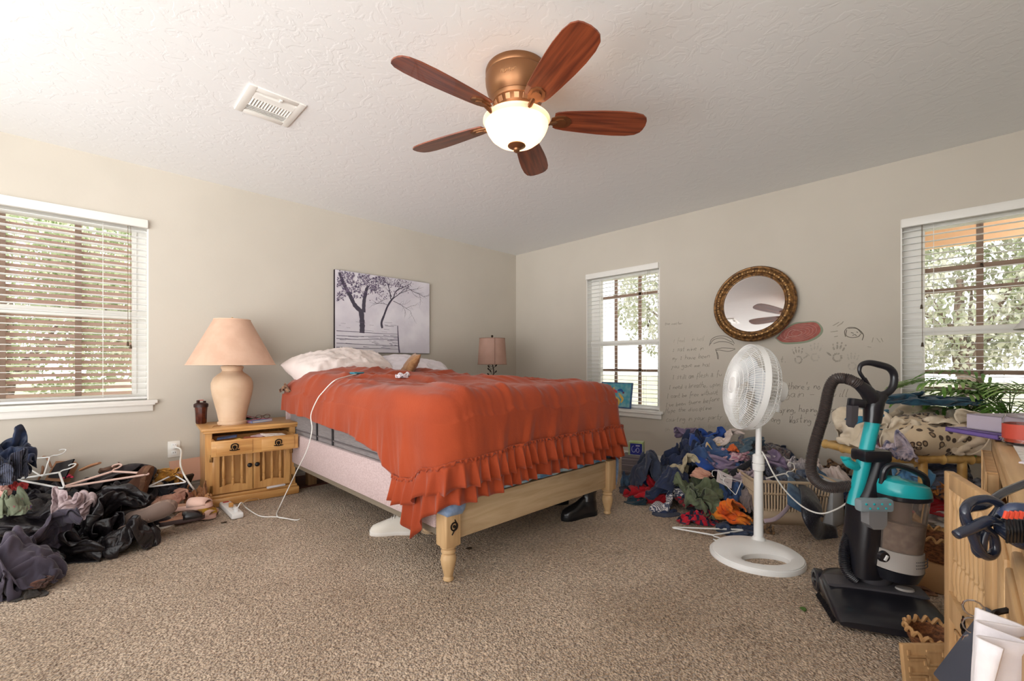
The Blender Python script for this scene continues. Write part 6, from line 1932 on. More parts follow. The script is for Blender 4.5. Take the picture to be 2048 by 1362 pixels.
# black hair tool with coiled cord at the dresser edge
hb_ = at(2046, 1050, .70)
t = thing('hair_tool', 'black hair styling tool with red grip lines and a looped cord at the dresser edge', 'hair tool', hb_, YAW-pi/2)
HI = (T(*hb_) @ RZ(YAW-pi/2)).inverted()
def HL(px, py, d): return HI @ at(px, py, d)
M_blue = mat('blue_black', (34, 40, 56), .22, coat=.5)
m = MB(); m.tube([HL(1996, 1046, .72), HL(2015, 1055, .71), HL(2050, 1066, .70), HL(2110, 1060, .69), HL(2200, 1050, .68)], [.012, .024, .034, .036, .03], 20, sq=.75); obj('barrel', m, M_blue, t)
m = MB()
for k in range(10):
    x = 2012+k*7; m.tube([HL(x, 1040+.2*k, .675), HL(x+3, 1062, .665), HL(x+2, 1085, .68)], .0018, 5)
obj('grip_ribs', m, M_black, t)
m = MB()
for k in range(4): m.box((0, 0, 0), (.006, .004, .012), M=T(*HL(2012+k*10, 1030, .668)) @ RYm(.3), bev=.001)
obj('red_grips', m, mat('red_orange', (214, 74, 50), .4), t)
m = MB(); m.tube([HL(2000, 1030, .70), HL(2025, 1020, .69), HL(2060, 1022, .685), HL(2120, 1025, .68)], [.006, .011, .012, .012], 12); obj('clamp', m, mat('blue_grey_shell', (50, 62, 90), .22, coat=.5), t)
m = MB(); m.tube([HL(2100, 950, .80), HL(2048, 968, .79), HL(2010, 984, .77), HL(1985, 1000, .75), HL(1965, 1012, .74), HL(1935, 1018, .74), HL(1930, 1035, .74), HL(1940, 1058, .735), HL(1965, 1055, .73), HL(1995, 1025, .72), HL(2000, 1010, .72),
    HL(1975, 998, .72), HL(1945, 1003, .72), HL(1930, 1020, .71), HL(1938, 1050, .71), HL(1955, 1095, .71), HL(1975, 1113, .715), HL(1990, 1100, .72), HL(1985, 1070, .72), HL(1965, 1050, .71), HL(1975, 1040, .71)], .0068, 9, smooth=8)
m.tube([HL(1912, 1070, .70), HL(1935, 1060, .70), HL(1960, 1048, .70), HL(1980, 1040, .70), HL(1998, 1046, .71)], [.007, .008, .0085, .007, .007], 9)
m.tube([HL(1950, 1062, .715), HL(1952, 1100, .715), HL(1962, 1108, .715), HL(1966, 1080, .715), HL(1972, 1062, .715)], .006, 8); obj('looped_cord', m, M_blue, t, smooth=180)
# binder at the bottom
p = at(1975, 1330, .95); o = obj('binder', MB(T(*p) @ RZ(.5) @ RXm(.5)).box((0, 0, 0), (.16, .02, .20), bev=.004), mat('binder_grey', (74, 78, 90), .5)); tag(o, 'dark grey binder leaning on the carved dresser panels', 'binder')
m = MB()
for k in range(4): c = p+Vector((.06, .02, .09-.04*k)); m.tube([c+Vector((0, .018*cos(a), .018*sin(a))) for a in [k2*pi/6 for k2 in range(13)]], .002, 6, smooth=0)
r_ = obj('ring', m, M_chrome); r_.name = 'binder_ring'; tag(r_, 'chrome rings standing off the dark grey binder', 'ring')

# ================================================================ RATTAN BENCH and things on it
M_ratt = mat('rattan', (212, 172, 104), .4, c2=(186, 142, 78), nscale=12, coat=.2)
rb = at(1888, 1110, 2.2); rb.z = 0
bench = thing('rattan_bench', 'bamboo-look rattan bench with clothes piled on its top and shelf', 'bench', rb, YAW-pi/2)
BI = (T(*rb) @ RZ(YAW-pi/2)).inverted()
def bamboo(mb, a, b, r, nodes=3):
    a, b = Vector(a), Vector(b); L_ = (b-a).length; pts = []; rs = []
    n = 24*nodes
    for i in range(n+1):
        t_ = i/n; f = (t_*nodes) % 1.0; f = min(f, 1-f); pts.append(a.lerp(b, t_)); rs.append(r*(1+.28*math.exp(-(f/.045)**2)-.05*math.exp(-((f-.12)/.06)**2)))
    mb.tube(pts, rs, 16, smooth=0)
zt_ = .535; xl, xr = -.29, .27
for nm, segs in (('top_rail', [((xl, 0, zt_), (xr, 0, zt_), 4)]), ('top_rail', [((xl, .42, zt_), (xr, .42, zt_), 4)]), ('top_rail', [((xl, 0, zt_), (xl, .42, zt_), 3)]), ('top_rail', [((xr, 0, zt_), (xr, .42, zt_), 3)]), ('shelf_rail', [((-.12, .0, .17), (xr, 0, .17), 3)]), ('shelf_rail', [((-.12, .42, .17), (xr, .42, .17), 3)])):
    m = MB()
    for a, b, k in segs: bamboo(m, a, b, .021, k)
    obj(nm, m, M_ratt, bench)
for x in (-.105, .09, .255):
    for y in (0, .42):
        m = MB(); bamboo(m, (x, y, 0), (x, y, zt_), .019, 3); obj('leg', m, M_ratt, bench)
m = MB(); m.box((0, .21, zt_+.0), (.52, .40, .012)); obj('top_panel', m, M_ratt, bench); m = MB(); m.box((.07, .21, .16), (.38, .40, .012)); m.box((.07, .01, .125), (.4, .02, .04)); obj('shelf', m, M_ratt, bench)
def BW(x, y, z): return T(*rb) @ RZ(YAW-pi/2) @ T(x, y, z)
def G(name, M, size, seed, mt, label, cat, **k):
    grp = k.pop('group', None); o = soft(obj(name, crumple(M, size, seed, **k), mt, smooth=180)); tag(o, label, cat, grp); return o
M_cream = cloth('cream_blanket', (226, 212, 190), (212, 196, 172), nscale=14, bump=.5, bscale=120)
M_leo = cloth('leopard', (206, 182, 148), ((190, 164, 130), (96, 76, 60), (206, 182, 148)), nscale=20, lo=.36, hi=.50, kind='voro')
def leo_fix(mt):
    for n in mt.node_tree.nodes:
        if n.type == 'TEX_VORONOI':
            n.feature = 'F1'; n.inputs['Scale'].default_value = 26
        if n.type == 'VALTORGB':
            e = n.color_ramp.elements; 
            while len(e) > 2: e.remove(e[-2])
            e[0].position = .22; e[0].color = lin((168, 140, 108)); e[1].position = .50; e[1].color = lin((214, 192, 160))
            q_ = e.new(.27); q_.color = lin((74, 58, 48)); q_ = e.new(.40); q_.color = lin((84, 66, 54)); q_ = e.new(.45); q_.color = lin((214, 192, 160))
leo_fix(M_leo)
pillow('leopard_pillow', BW(.03, .12, .635) @ RZ(.1) @ RXm(.15), .24, .17, .085, 3, M_leo, 'leopard print pillow under the cream blanket on the rattan bench')
G('folded_blanket', BW(.12, .24, .72), (.36, .22, .07), 5, M_cream, 'cream blanket folded over the leopard pillow on the rattan bench', 'blanket', sub=5, amp=.16, lobes=.15, fold=3, flat=.8)
G('gauze_shirt', BW(.14, .05, .64), (.17, .09, .085), 15, cloth('beige_gauze', (216, 196, 172), (204, 184, 160), nscale=14, bump=.5), 'crumpled beige gauze top hanging over the leopard pillow', 'shirt', sub=5, amp=.3, fold=4, flat=.9)
G('folded_blanket', BW(-.12, .22, .66), (.22, .18, .10), 25, M_cream, 'cream throw slipping down the left side of the rattan bench', 'blanket', sub=5, amp=.2, fold=3, flat=.8)
M_tie = cloth('tie_dye', (70, 78, 120), ((216, 200, 208), (60, 72, 112), (196, 120, 96), (40, 130, 160)), nscale=9, lo=.3, hi=.72, distort=1.5)
G('fleece_throw', BW(-.235, .06, .60), (.12, .12, .10), 33, M_tie, 'blue, pink and orange swirl fleece at the left end of the rattan bench', 'blanket', sub=5, amp=.3, fold=3, flat=.7)
G('teal_scarf', BW(-.20, .20, .70), (.10, .09, .06), 34, cloth('turq_print', (40, 128, 160), (30, 60, 100), nscale=16), 'turquoise patterned scarf behind the swirl fleece', 'scarf', amp=.3, fold=3)
G('teal_blanket', BW(.17, .22, .815), (.25, .12, .035), 36, cloth('dark_teal', (44, 84, 104), (28, 58, 76), nscale=20), 'dark teal fleece folded on top of the cream blanket', 'blanket', sub=5, amp=.2, fold=3, flat=.7)
# shelf contents
for i, (x, y, z, s, c, c2, lb, ct) in enumerate([
    (-.03, .14, .40, (.12, .11, .07), (92, 150, 200), (120, 170, 210), 'light blue garment stuffed on the bench shelf', 'shirt'),
    (.07, .12, .36, (.12, .1, .06), (224, 140, 52), (30, 60, 80), 'orange and dark patterned cloth on the bench shelf', 'shirt'),
    (.02, .16, .42, (.20, .12, .05), (124, 128, 150), (90, 96, 120), 'grey blue bundle under the bench top', 'shirt'),
    (.06, .12, .28, (.16, .12, .05), (178, 36, 44), (150, 26, 36), 'red folded garment on the bench shelf', 'shirt'),
    (.06, .14, .22, (.18, .13, .045), (214, 206, 200), (196, 190, 186), 'white bundle at the bottom of the bench shelf', 'shirt'),
    (.20, .12, .40, (.08, .1, .08), (34, 34, 42), (130, 130, 136), 'black striped mesh cloth at the right of the bench shelf', 'cloth')]):
    G('bundled_clothing', BW(x, y, z), s, 60+i, cloth('shelf_%d' % i, c, c2, nscale=25), lb, ct, amp=.25, fold=3, flat=.8)
# small stand with plant and white lamp
ps_ = at(2070, 1000, 2.55); st = thing('plant_stand', 'small white round stand behind the bench', 'stand', (-.38, -4.44, 0))
m = MB(); m.lathe([(.001, .56), (.23, .56), (.235, .57), (.23, .58), (.001, .58)], 40); obj('top', m, M_trim, st); m = MB(); m.lathe([(.16, 0), (.15, .02), (.03, .05), (.025, .3), (.03, .56)], 24); obj('pedestal', m, M_trim, st)
pp = at(2020, 900, 2.52); pp.z = .58
plant = thing('potted_palm', 'green arching palm in a pale pot beside the window at the right edge', 'plant', pp)
m = MB(); m.lathe([(.001, 0), (.06, 0), (.075, .08), (.082, .12), (.08, .13), (.07, .12), (.001, .11)], 28); obj('pot', m, mat('pale_pot', (222, 214, 200), .5), plant)
M_frond = mat('frond_green', (86, 138, 44), .5, c2=(160, 190, 110), nscale=9, lo=.4, hi=.75); rnd = random.Random(8)
m2 = MB(); m = MB()
for k in range(22):
    a = rnd.uniform(0, 2*pi); L_ = rnd.uniform(.40, .58); el = rnd.uniform(.7, 1.35)
    if k < 13: a = math.atan2(-RGT.y, -RGT.x)+rnd.uniform(-.9, .9); el = rnd.uniform(.5, 1.2)
    P = []; p = Vector((0, 0, .12)); d = Vector((cos(a)*cos(el), sin(a)*cos(el), sin(el)))
    for i in range(14): P.append(p.copy()); p = p+d*(L_/13); p.x = min(p.x, -pp.x-.16); p.y = max(p.y, -4.62-pp.y); d = (d+Vector((cos(a)*.07, sin(a)*.07, -.11))).normalized()
    m2.tube(P, [.003, .001], 5, smooth=0)
    for i in range(4, 14):
        for s_ in (-1, 1):
            dd = (P[i]-P[i-1]).normalized(); sd_ = dd.cross(Vector((0, 0, 1))).normalized()*s_; ll = rnd.uniform(.12, .2); q_ = P[i]; dr_ = (dd*.75+sd_*.7+Vector((0, 0, .15))).normalized(); rows = []
            for j in range(6):
                w_ = .0085*sin(pi*(j+.4)/6.0)+.0005; n_ = dr_.cross(Vector((0, 0, 1))).normalized()
                rows.append([q_+n_*w_, q_+Vector((0, 0, .0015)), q_-n_*w_]); q_ = q_+dr_*(ll/5); q_.x = min(q_.x, -pp.x-.07); q_.y = max(q_.y, -4.70-pp.y); dr_ = (dr_+Vector((0, 0, -.16))).normalized()
            m.rings(rows, closed=False, cap=False)
obj('stems', m2, mat('stem_green', (96, 120, 60), .6), plant); obj('fronds', m, M_frond, plant, smooth=180)
lp = at(2140, 900, 2.35); lp.z = .58
t = thing('table_lamp', 'white cone-shade lamp cut off by the right edge of the photo', 'lamp', lp)
m = MB(); m.lathe([(.001, 0), (.06, 0), (.06, .01), (.02, .03), (.03, .1), (.05, .2), (.045, .28), (.015, .33), (.01, .62), (.001, .62)], 28); obj('base', m, M_white, t)
m = MB(); m.lathe([(.09, .80), (.20, .62)], 40, cap=False); obj('lamp_shade', m, mat('white_shade', (238, 234, 228), .8), t, solid=.003)
# baskets on the carpet beside the dresser
M_wick = mat('wicker_brown', (150, 96, 58), .6, c2=(96, 58, 34), nscale=60, stretch=(1, 1, 2), bump=.8, bscale=120, bdist=.006)
def basket(p, r, h, label):
    t = thing('wicker_basket', label, 'basket', p)
    m = MB(); rings = []
    for z_, rr_ in ((0, .62), (.1, .66), (.5, .85), (.9, .98), (1, 1.0)): rings.append([(r*rr_*cos(2*pi*k/72)*(1+.01*(-1)**k), r*rr_*sin(2*pi*k/72)*(1+.01*(-1)**k), h*z_) for k in range(72)])
    m.rings(rings, cap=False); m.bm.faces.new([m.v((r*.62*cos(2*pi*k/24), r*.62*sin(2*pi*k/24), .003)) for k in range(24)]); obj('bowl', m, M_wick, t, solid=.006)
    m = MB(); m.tube([(r*1.02*cos(a)*(1+.05*cos(18*a)), r*1.02*sin(a)*(1+.05*cos(18*a)), h+.008+.010*sin(18*a)) for a in [k*2*pi/144 for k in range(145)]], .006, 6, smooth=0); obj('scalloped_rim', m, mat('wicker_pale', (190, 146, 96), .6), t); return t
p = at(1880, 1125, 1.98); p.z = 0; basket((p.x+.02, p.y, .13), .10, .10, 'brown wicker basket with scalloped rim between vacuum and dresser door')
p = at(1878, 1290, 1.50); b2 = basket((p.x, p.y, .02), .085, .07, 'lower wicker basket near the bottom of the photo beside the dresser door')
p = at(1900, 1125, 1.98); o = obj('cardboard_box', MB(T(p.x+.03, p.y, .065)).box((0, 0, 0), (.24, .22, .125), bev=.003), mat('box_tan', (182, 140, 96), .8)); tag(o, 'tan cardboard box carrying the brown wicker basket', 'box')
G('paper_bag', T(*fl(1850, 1172)), (.10, .09, .06), 71, mat('kraft', (150, 112, 84), .8, c2=(110, 78, 60), nscale=30), 'crumpled brown paper bag behind the vacuum head', 'bag', fold=3, amp=.3)
# white ornate feet of a little stool behind the vacuum
stl = fl(1852, 1092)
t = thing('white_stool', 'low white stool with curled feet behind the vacuum', 'stool', stl, YAW-pi/2)
m = MB(); m.box((0, .09, .13), (.20, .18, .02), bev=.008); obj('seat', m, M_white, t)
for sx in (-1, 1):
    for y in (0, .18):
        m = MB(); m.tube([(sx*.08, y, .125), (sx*.075, y, .08), (sx*.09, y, .04), (sx*.105, y, .014), (sx*.125, y, .012), (sx*.13, y, .03)], [.014, .012, .012, .012, .011, .008], 10); obj('leg', m, M_white, t)
# carved cabinet door leaning at the bottom edge
t = thing('carved_panel', 'small maze-carved wooden panel leaning low beside the dresser door', 'panel', fl(1862, 1372, .0), YAW-pi/2)
m = MB(RXm(-.12)); m.box((0, .01, .06), (.15, .016, .12), bev=.003); obj('board', m, M_oakv, t)
m = MB(RXm(-.12)); maze_panel(m, -.06, .012, .12, .10, y=.0); obj('maze_carving', m, M_oakv, t, smooth=0)
# ================================================================ CLOTHES HEAP along the right wall
def gauss(x, y, cx_, cy_, sx_, sy_): return math.exp(-((x-cx_)/sx_)**2-((y-cy_)/sy_)**2)
DF = [(1240, 3.40), (1300, 3.25), (1350, 2.95), (1420, 2.75), (1480, 2.68), (1560, 2.66), (1640, 2.66), (1700, 2.70)]
def pile_pt(px, py, back=0.0):
    df = interp([(a, b) for a, b in DF], px); s_ = .62; q_ = py-727
    d = (CH+s_*df)/(s_+q_/FP)
    lim = (-.14-CX)/(FWD.x+RGT.x*(px-1024)/FP)
    return at(px, py, min(d+back, lim)), min(d+back, lim)
CL = {}
def cm(key, c, c2=None, **k): return cloth(key, c, c2, **k)
navy = cm('navy', (44, 54, 84), (34, 42, 66), nscale=8); denim = cm('denim', (66, 92, 136), (46, 66, 106), nscale=10, bump=.4, bscale=300)
ddenim = cm('dark_denim', (52, 66, 92), (38, 48, 72), nscale=14); royal = cm('royal_blue', (38, 74, 150), (28, 56, 120), nscale=6)
slate = cm('slate', (72, 80, 100), (58, 64, 84), nscale=8); blackc = cm('black_cotton', (30, 30, 36), (44, 44, 50), nscale=40)
khaki = cm('khaki', (196, 184, 154), (180, 166, 136), nscale=8); olive = cm('olive', (110, 120, 92), (92, 102, 78), nscale=8)
redc = cm('bright_red', (190, 26, 40), (170, 18, 34), nscale=5); greyk = cm('grey_knit', (128, 130, 140), (108, 110, 122), nscale=60, bump=.6)
tanw = cm('tan_white', (222, 206, 198), (206, 190, 182), nscale=8); pinkp = cm('pink_print', (206, 176, 182), (176, 120, 136), nscale=60)
stripes = cm('zigzag', (214, 208, 206), (78, 84, 104), nscale=26, kind='wave', distort=3, lo=.45, hi=.6)
plaid = cm('red_plaid', (196, 30, 52), ((196, 30, 52), (40, 40, 66)), nscale=28, kind='check', lo=.4, hi=.6)
orange = cm('orange', (226, 96, 30), (232, 138, 40), nscale=8, lo=.42, hi=.55); sequin = cm('black_sequin', (26, 26, 34), (92, 92, 104), nscale=180, lo=.55, hi=.75, rough=.35)
camo = cm('floral_dark', (84, 84, 96), ((150, 140, 130), (64, 66, 80), (120, 100, 96)), nscale=30); lace = cm('white_lace', (214, 206, 206), (168, 160, 166), nscale=90, bump=.8)
wash = cm('washed_denim', (92, 122, 150), (62, 88, 118), nscale=12); peach = cm('peach', (214, 164, 142), (196, 146, 126), nscale=10); mauve = cm('mauve', (142, 124, 150), (116, 100, 128), nscale=10)
HEAP = 'clothes heaped along the right wall'
def H_(name, px, py, rx, ry, seed, mt, label, cat='clothing', back=0.0, dr=None, rot=0.0, **k):
    p, d = pile_pt(px, py, back); s_ = d/FP; k.setdefault('sub', 4 if rx < 34 else 5); k.setdefault('fold', 3.2); k.setdefault('flat', .75); k.setdefault('amp', .26); k.setdefault('lobes', .28)
    M = T(*p) @ RZ(YAW-pi/2) @ RYm(rot)
    return G(name, M, (rx*s_, (dr or (rx+ry)/2)*s_, ry*s_), seed, mt, label, cat, group=HEAP, **k)
# underlying heap
H_('jumbled_clothing', 1430, 960, 120, 66, 1, blackc, 'black clothes jumbled in the core of the heap', back=.35, dr=120)
H_('jumbled_clothing', 1560, 965, 105, 56, 2, slate, 'slate clothes jumbled at the core behind the fan pole', back=.35, dr=100)
H_('jumbled_clothing', 1640, 985, 60, 50, 3, ddenim, 'dark denim jumble at the core of the right end of the heap', back=.3, dr=70)
H_('hooded_sweatshirt', 1318, 940, 52, 40, 4, slate, 'slate blue sweatshirt on the left slope of the heap', back=.05)
H_('sweatpants', 1372, 902, 52, 34, 5, navy, 'navy sweatpants near the top left of the heap', back=.05)
H_('sweatpants', 1290, 962, 28, 30, 6, royal, 'blue garment edge at the far left foot of the heap', back=.2)
H_('tee_shirt', 1350, 975, 52, 34, 7, navy, 'dark navy shirt sagging over the middle left of the heap')
H_('denim_shirt', 1420, 872, 36, 20, 8, royal, 'royal blue denim shirt crowning the heap', back=.1)
H_('patterned_top', 1375, 866, 26, 12, 9, mauve, 'mauve patterned top tucked behind the royal blue shirt', back=.2)
H_('pink_blouse', 1450, 875, 32, 15, 10, tanw, 'pale pink blouse on the very top of the heap')
H_('denim_jeans', 1432, 908, 46, 30, 11, denim, 'mid blue jeans folded under the pale pink blouse')
H_('baby_shirt', 1424, 893, 18, 12, 12, cm('cream_small', (228, 208, 184), (214, 176, 96), nscale=20), 'little cream shirt with yellow collar on the jeans', back=-.04)
H_('knit_cap', 1488, 893, 34, 20, 13, cm('teal_grey', (90, 110, 122), (70, 92, 108), nscale=50, bump=.7), 'teal grey knit with an orange patch beside the fan pole', back=-.02)
H_('orange_patch', 1466, 897, 9, 8, 14, cm('orange_patch', (214, 104, 50)), 'small orange patch on the teal grey knit', back=-.09)
H_('floral_cloth', 1505, 890, 26, 18, 15, camo, 'brown and grey camouflage print cloth right behind the fan pole', back=.02)
H_('pink_print_top', 1470, 912, 26, 12, 16, pinkp, 'pink print top with lace edge above the paper tag', back=-.02)
H_('floral_blouse', 1540, 905, 36, 14, 17, camo, 'grey floral top at the top right of the fan pole')
H_('lace_top', 1568, 925, 42, 14, 18, lace, 'white lace top draped along the right ridge of the heap', back=.02)
H_('grey_tee', 1572, 950, 38, 24, 19, greyk, 'grey tee shirt spread on the right slope of the heap')
H_('black_mesh_top', 1535, 945, 30, 32, 20, cm('mesh_dark', (44, 44, 54), (92, 92, 104), nscale=120), 'black mesh top hanging just right of the fan pole')
H_('blue_shirt', 1630, 965, 34, 28, 21, wash, 'washed blue shirt near the right end of the heap')
H_('cream_sheet', 1655, 948, 32, 26, 22, tanw, 'cream sheet bundle at the right end of the heap behind the hose', back=.05, sub=5)
H_('brown_scarf', 1668, 935, 30, 12, 23, cm('brown_fringe', (150, 116, 84), (58, 46, 40), nscale=30), 'brown scarf behind the cream sheet bundle', back=.15)
H_('khaki_shorts', 1362, 933, 25, 24, 24, khaki, 'khaki shorts in the middle left of the heap', back=-.04)
H_('denim_shorts', 1392, 912, 20, 20, 25, ddenim, 'dark denim shorts beside the khaki shorts', back=.02)
H_('olive_jacket', 1402, 965, 50, 26, 26, olive, 'olive green jacket on the front slope of the heap')
H_('olive_trousers', 1412, 1000, 36, 34, 27, olive, 'olive green trousers bunched at the front of the heap', back=-.02)
H_('peach_cloth', 1405, 948, 22, 10, 28, peach, 'peach cloth tucked above the olive jacket', back=-.03)
H_('red_shirt', 1295, 984, 42, 26, 29, redc, 'bright red shirt bunched at the left foot of the heap')
H_('dark_leggings', 1285, 1003, 36, 10, 30, cm('teal_black', (24, 44, 56), (30, 60, 72)), 'dark teal leggings under the bright red shirt', back=-.02)
H_('striped_top', 1330, 1005, 34, 26, 31, stripes, 'grey and white striped top next to the bright red shirt', back=-.02)
H_('navy_sock_bundle', 1332, 1032, 26, 10, 32, navy, 'navy bundle below the striped top', back=-.03)
H_('plaid_pajamas', 1395, 1030, 40, 22, 33, plaid, 'red plaid pajamas at the front foot of the heap', back=-.02)
H_('red_floral_cloth', 1375, 998, 20, 14, 34, cm('red_floral', (160, 34, 50), (60, 50, 40), nscale=40), 'dark red floral cloth above the plaid pajamas')
H_('orange_shirt', 1462, 1020, 32, 24, 35, orange, 'orange and yellow shirt at the foot of the heap by the fan pole', back=-.02)
H_('denim_trousers', 1482, 1058, 46, 12, 36, ddenim, 'dark denim jeans lying flat on the carpet at the heap foot', back=-.02)
H_('blue_jeans', 1460, 985, 24, 34, 37, denim, 'blue jeans leg in the gap left of the fan pole', back=.08)
H_('brown_fringe', 1532, 1064, 12, 14, 38, cm('fringe', (136, 104, 70), (60, 48, 40), nscale=60, bump=1.0), 'brown fringe tuft beside the foot of the fan pole', back=-.02)
H_('grey_tee', 1500, 990, 20, 34, 39, cm('warm_grey', (150, 136, 134), (132, 120, 118)), 'warm grey shirt hanging left of the laundry basket', back=.02)
H_('teal_socks', 1256, 956, 16, 16, 40, wash, 'light washed blue cloth at the back left of the heap', back=.1)
H_('mauve_sweater', 1445, 925, 32, 18, 41, mauve, 'mauve sweater below the blue jeans on the heap')
H_('black_bag', 1510, 1000, 40, 30, 42, blackc, 'black garment in the shadowed gap beside the fan pole', back=.12)
H_('blue_dress', 1395, 885, 30, 28, 43, navy, 'very dark blue dress beside the royal blue shirt', back=.1)
H_('peach_cloth', 1490, 950, 30, 16, 44, cm('lilac_strap', (196, 176, 186)), 'lilac top just under the paper tag', back=0)
H_('black_mesh_top', 1545, 968, 40, 18, 50, cm('mesh_dark', (44, 44, 54), (92, 92, 104), nscale=120), 'dark mesh top hanging over the front rim of the laundry basket', back=-.12)
H_('grey_tee', 1590, 955, 36, 18, 51, cm('blue_grey', (108, 118, 136), (92, 102, 120)), 'blue grey tee shirt lying along the laundry basket rim', back=-.10)
H_('blue_shirt', 1640, 975, 34, 20, 52, ddenim, 'dark denim shirt over the right end of the basket rim', back=-.10)
H_('jumbled_clothing', 1300, 975, 60, 34, 53, navy, 'navy jumble at the core of the left end of the heap', back=.2, dr=60)
H_('floral_blouse', 1600, 928, 44, 20, 54, lace, 'speckled white and grey blouse on the right ridge beside the lace top', back=.02)
H_('denim_shirt', 1530, 925, 34, 22, 55, mauve, 'mauve shirt between the fan pole and the lace top', back=-.02)
H_('cream_sheet', 1668, 962, 36, 26, 56, tanw, 'cream cotton bundle just left of the vacuum hose', back=-.06)
H_('blue_shirt', 1608, 975, 40, 22, 57, wash, 'light washed denim shirt slumped over the basket rim', back=-.13)
# sleeves and legs hanging over
def S_(name, pts, w_, t_, seed, mt, label, cat='clothing', off=-.03, **k):
    P = [pile_pt(x, y, off+(b[0] if b else 0))[0] for x, y, *b in pts]
    o = obj(name, strip(P, w_, t_, seed, up=(-FWD.x, -FWD.y, .5), **k), mt, smooth=180); tag(o, label, cat, HEAP)
S_('denim_jacket_sleeve', [(1392, 872), (1390, 895), (1400, 920), (1418, 940)], .045, .03, 1, royal, 'royal blue denim sleeve falling from the top of the heap')
S_('black_strap', [(1506, 922), (1485, 935), (1462, 948)], .02, .008, 2, blackc, 'black waistband strap beside the paper tag', off=-.06)
S_('sequin_legging', [(1575, 955, -.05), (1608, 972, -.12), (1622, 1000, -.22), (1626, 1035, -.2), (1640, 1062, -.05), (1674, 1074, .0)], .06, .02, 3, sequin, 'black sequin legging hanging over the laundry basket to the carpet', off=-.05)
S_('jeans_hem', [(1588, 960, -.05), (1590, 985, -.17), (1592, 1018, -.17)], .05, .012, 4, wash, 'washed denim leg hanging over the basket rim', off=-.09)
for i, (pts, lb) in enumerate([([(1478, 945), (1510, 962), (1545, 980), (1580, 1000)], 'upper lilac strap running from the tag to the basket rim'),
                           ([(1520, 950), (1545, 965), (1570, 985), (1585, 998)], 'lower lilac strap running to the basket rim'),
                           ([(1585, 1000), (1570, 1022), (1550, 1038), (1528, 1042)], 'pale strap curling down in front of the laundry basket')]):
    S_('lilac_strap', pts, .012, .003, 10+i, cm('lilac_strap', (196, 176, 186)), lb, 'strap', off=-.10, seg=8)
p, d = pile_pt(1449, 958, -.10)
t = thing('paper_tag', 'pale paper price tag lying on the heap left of the fan pole', 'tag', p, YAW-pi/2)
m = MB(RYm(.45) @ RXm(-.6)); m.box((0, 0, 0), (.11, .002, .09)); obj('card', m, mat('tag_card', (216, 206, 206), .7), t)
m = MB(RYm(.45) @ RXm(-.6)); m.box((.0, -.0016, .018), (.03, .001, .006)); stroke_text(m, 'new arrival', Vector((-.03, -.0016, -.018)), Vector((.0068, 0, 0)), Vector((0, 0, .009)), random.Random(1), .0005); obj('print', m, M_vgry, t, smooth=0)
# hangers
def hanger(name, M, mt, label, w_=.20, r=.004):
    m = MB(M); m.tube([(-w_, 0, 0), (-w_*.9, 0, .012), (-.02, 0, .085), (0, 0, .095), (.02, 0, .085), (w_*.9, 0, .012), (w_, 0, 0), (w_*.9, 0, -.008), (0, 0, -.008), (-w_*.9, 0, -.008), (-w_, 0, 0)], r, 8, smooth=4)
    h = obj(name, m, mt, smooth=180); tag(h, label, 'hanger', 'plastic and wire hangers among the clothes')
    off = Vector(h.location); m = MB(T(*(-off)) @ M); m.tube([(0, 0, .092), (0, 0, .115), (.02, 0, .13), (.03, 0, .155), (.012, 0, .178), (-.014, 0, .17), (-.018, 0, .155)], r*.7, 7, smooth=5); obj('hook', m, mt, h, smooth=180)
def flat(px, py, z, ang): p = fl(px, py, z) if py > 730 else None; return T(*p) @ RZ(ang) @ RXm(pi/2)
hanger('clothes_hanger', flat(1415, 1058, .02, YAW-pi/2-.1) @ RZ(0), M_white, 'white plastic hanger lying flat in front of the red plaid pajamas', r=.005)
hanger('clothes_hanger', T(*pile_pt(1475, 975, -.08)[0]) @ RZ(YAW-pi/2) @ RXm(-.4) @ RYm(-1.0), M_white, 'small white hanger hook right of the paper tag', w_=.05, r=.0025)
hanger('clothes_hanger', T(*pile_pt(1560, 975, -.14)[0]) @ RZ(YAW-pi/2) @ RXm(-.2) @ RYm(.55), M_trim, 'white hanger resting over the laundry basket right of the fan pole', w_=.10, r=.005)

# laundry basket
lb_ = at(1566, 1062, 2.90); lb_.z = 0
t = thing('laundry_basket', 'tan plastic laundry basket with slots under the clothes heap', 'basket', (lb_.x, lb_.y, 0), YAW-pi/2-.15)
M_bask = mat('basket_tan', (206, 182, 152), .5)
def rrect(w_, d_, z_, r=.06, n_=8):
    P = []
    for cx_, cy_, a0 in ((w_-r, d_-r, 0), (-w_+r, d_-r, pi/2), (-w_+r, -d_+r, pi), (w_-r, -d_+r, 1.5*pi)):
        for k in range(n_+1): a = a0+k/n_*pi/2; P.append((cx_+r*cos(a), cy_+r*sin(a), z_))
    return P
m = MB(); m.rings([rrect(.19, .13, 0), rrect(.205, .145, .10)], cap=False); m.rings([rrect(.215, .155, .19), rrect(.222, .162, .205)], cap=False); m.rings([rrect(.232, .172, .275), rrect(.24, .18, .285), rrect(.245, .185, .285), rrect(.245, .185, .27)], cap=False)
m.bm.faces.new([m.v(p) for p in rrect(.19, .13, .003)])
for k in range(22):
    x = -.18+k*.36/21
    for s_ in (-1, 1):
        m.tube([(x*.98, s_*.147, .09), (x*1.02, s_*.157, .19)], .0045, 6, smooth=0); m.tube([(x*1.03, s_*.163, .2), (x*1.07, s_*.175, .28)], .0045, 6, smooth=0)
for k in range(14):
    y = -.12+k*.24/13
    for s_ in (-1, 1): m.tube([(s_*.207, y, .09), (s_*.217, y, .19)], .0045, 6, smooth=0); m.tube([(s_*.222, y*1.05, .2), (s_*.235, y*1.1, .28)], .0045, 6, smooth=0)
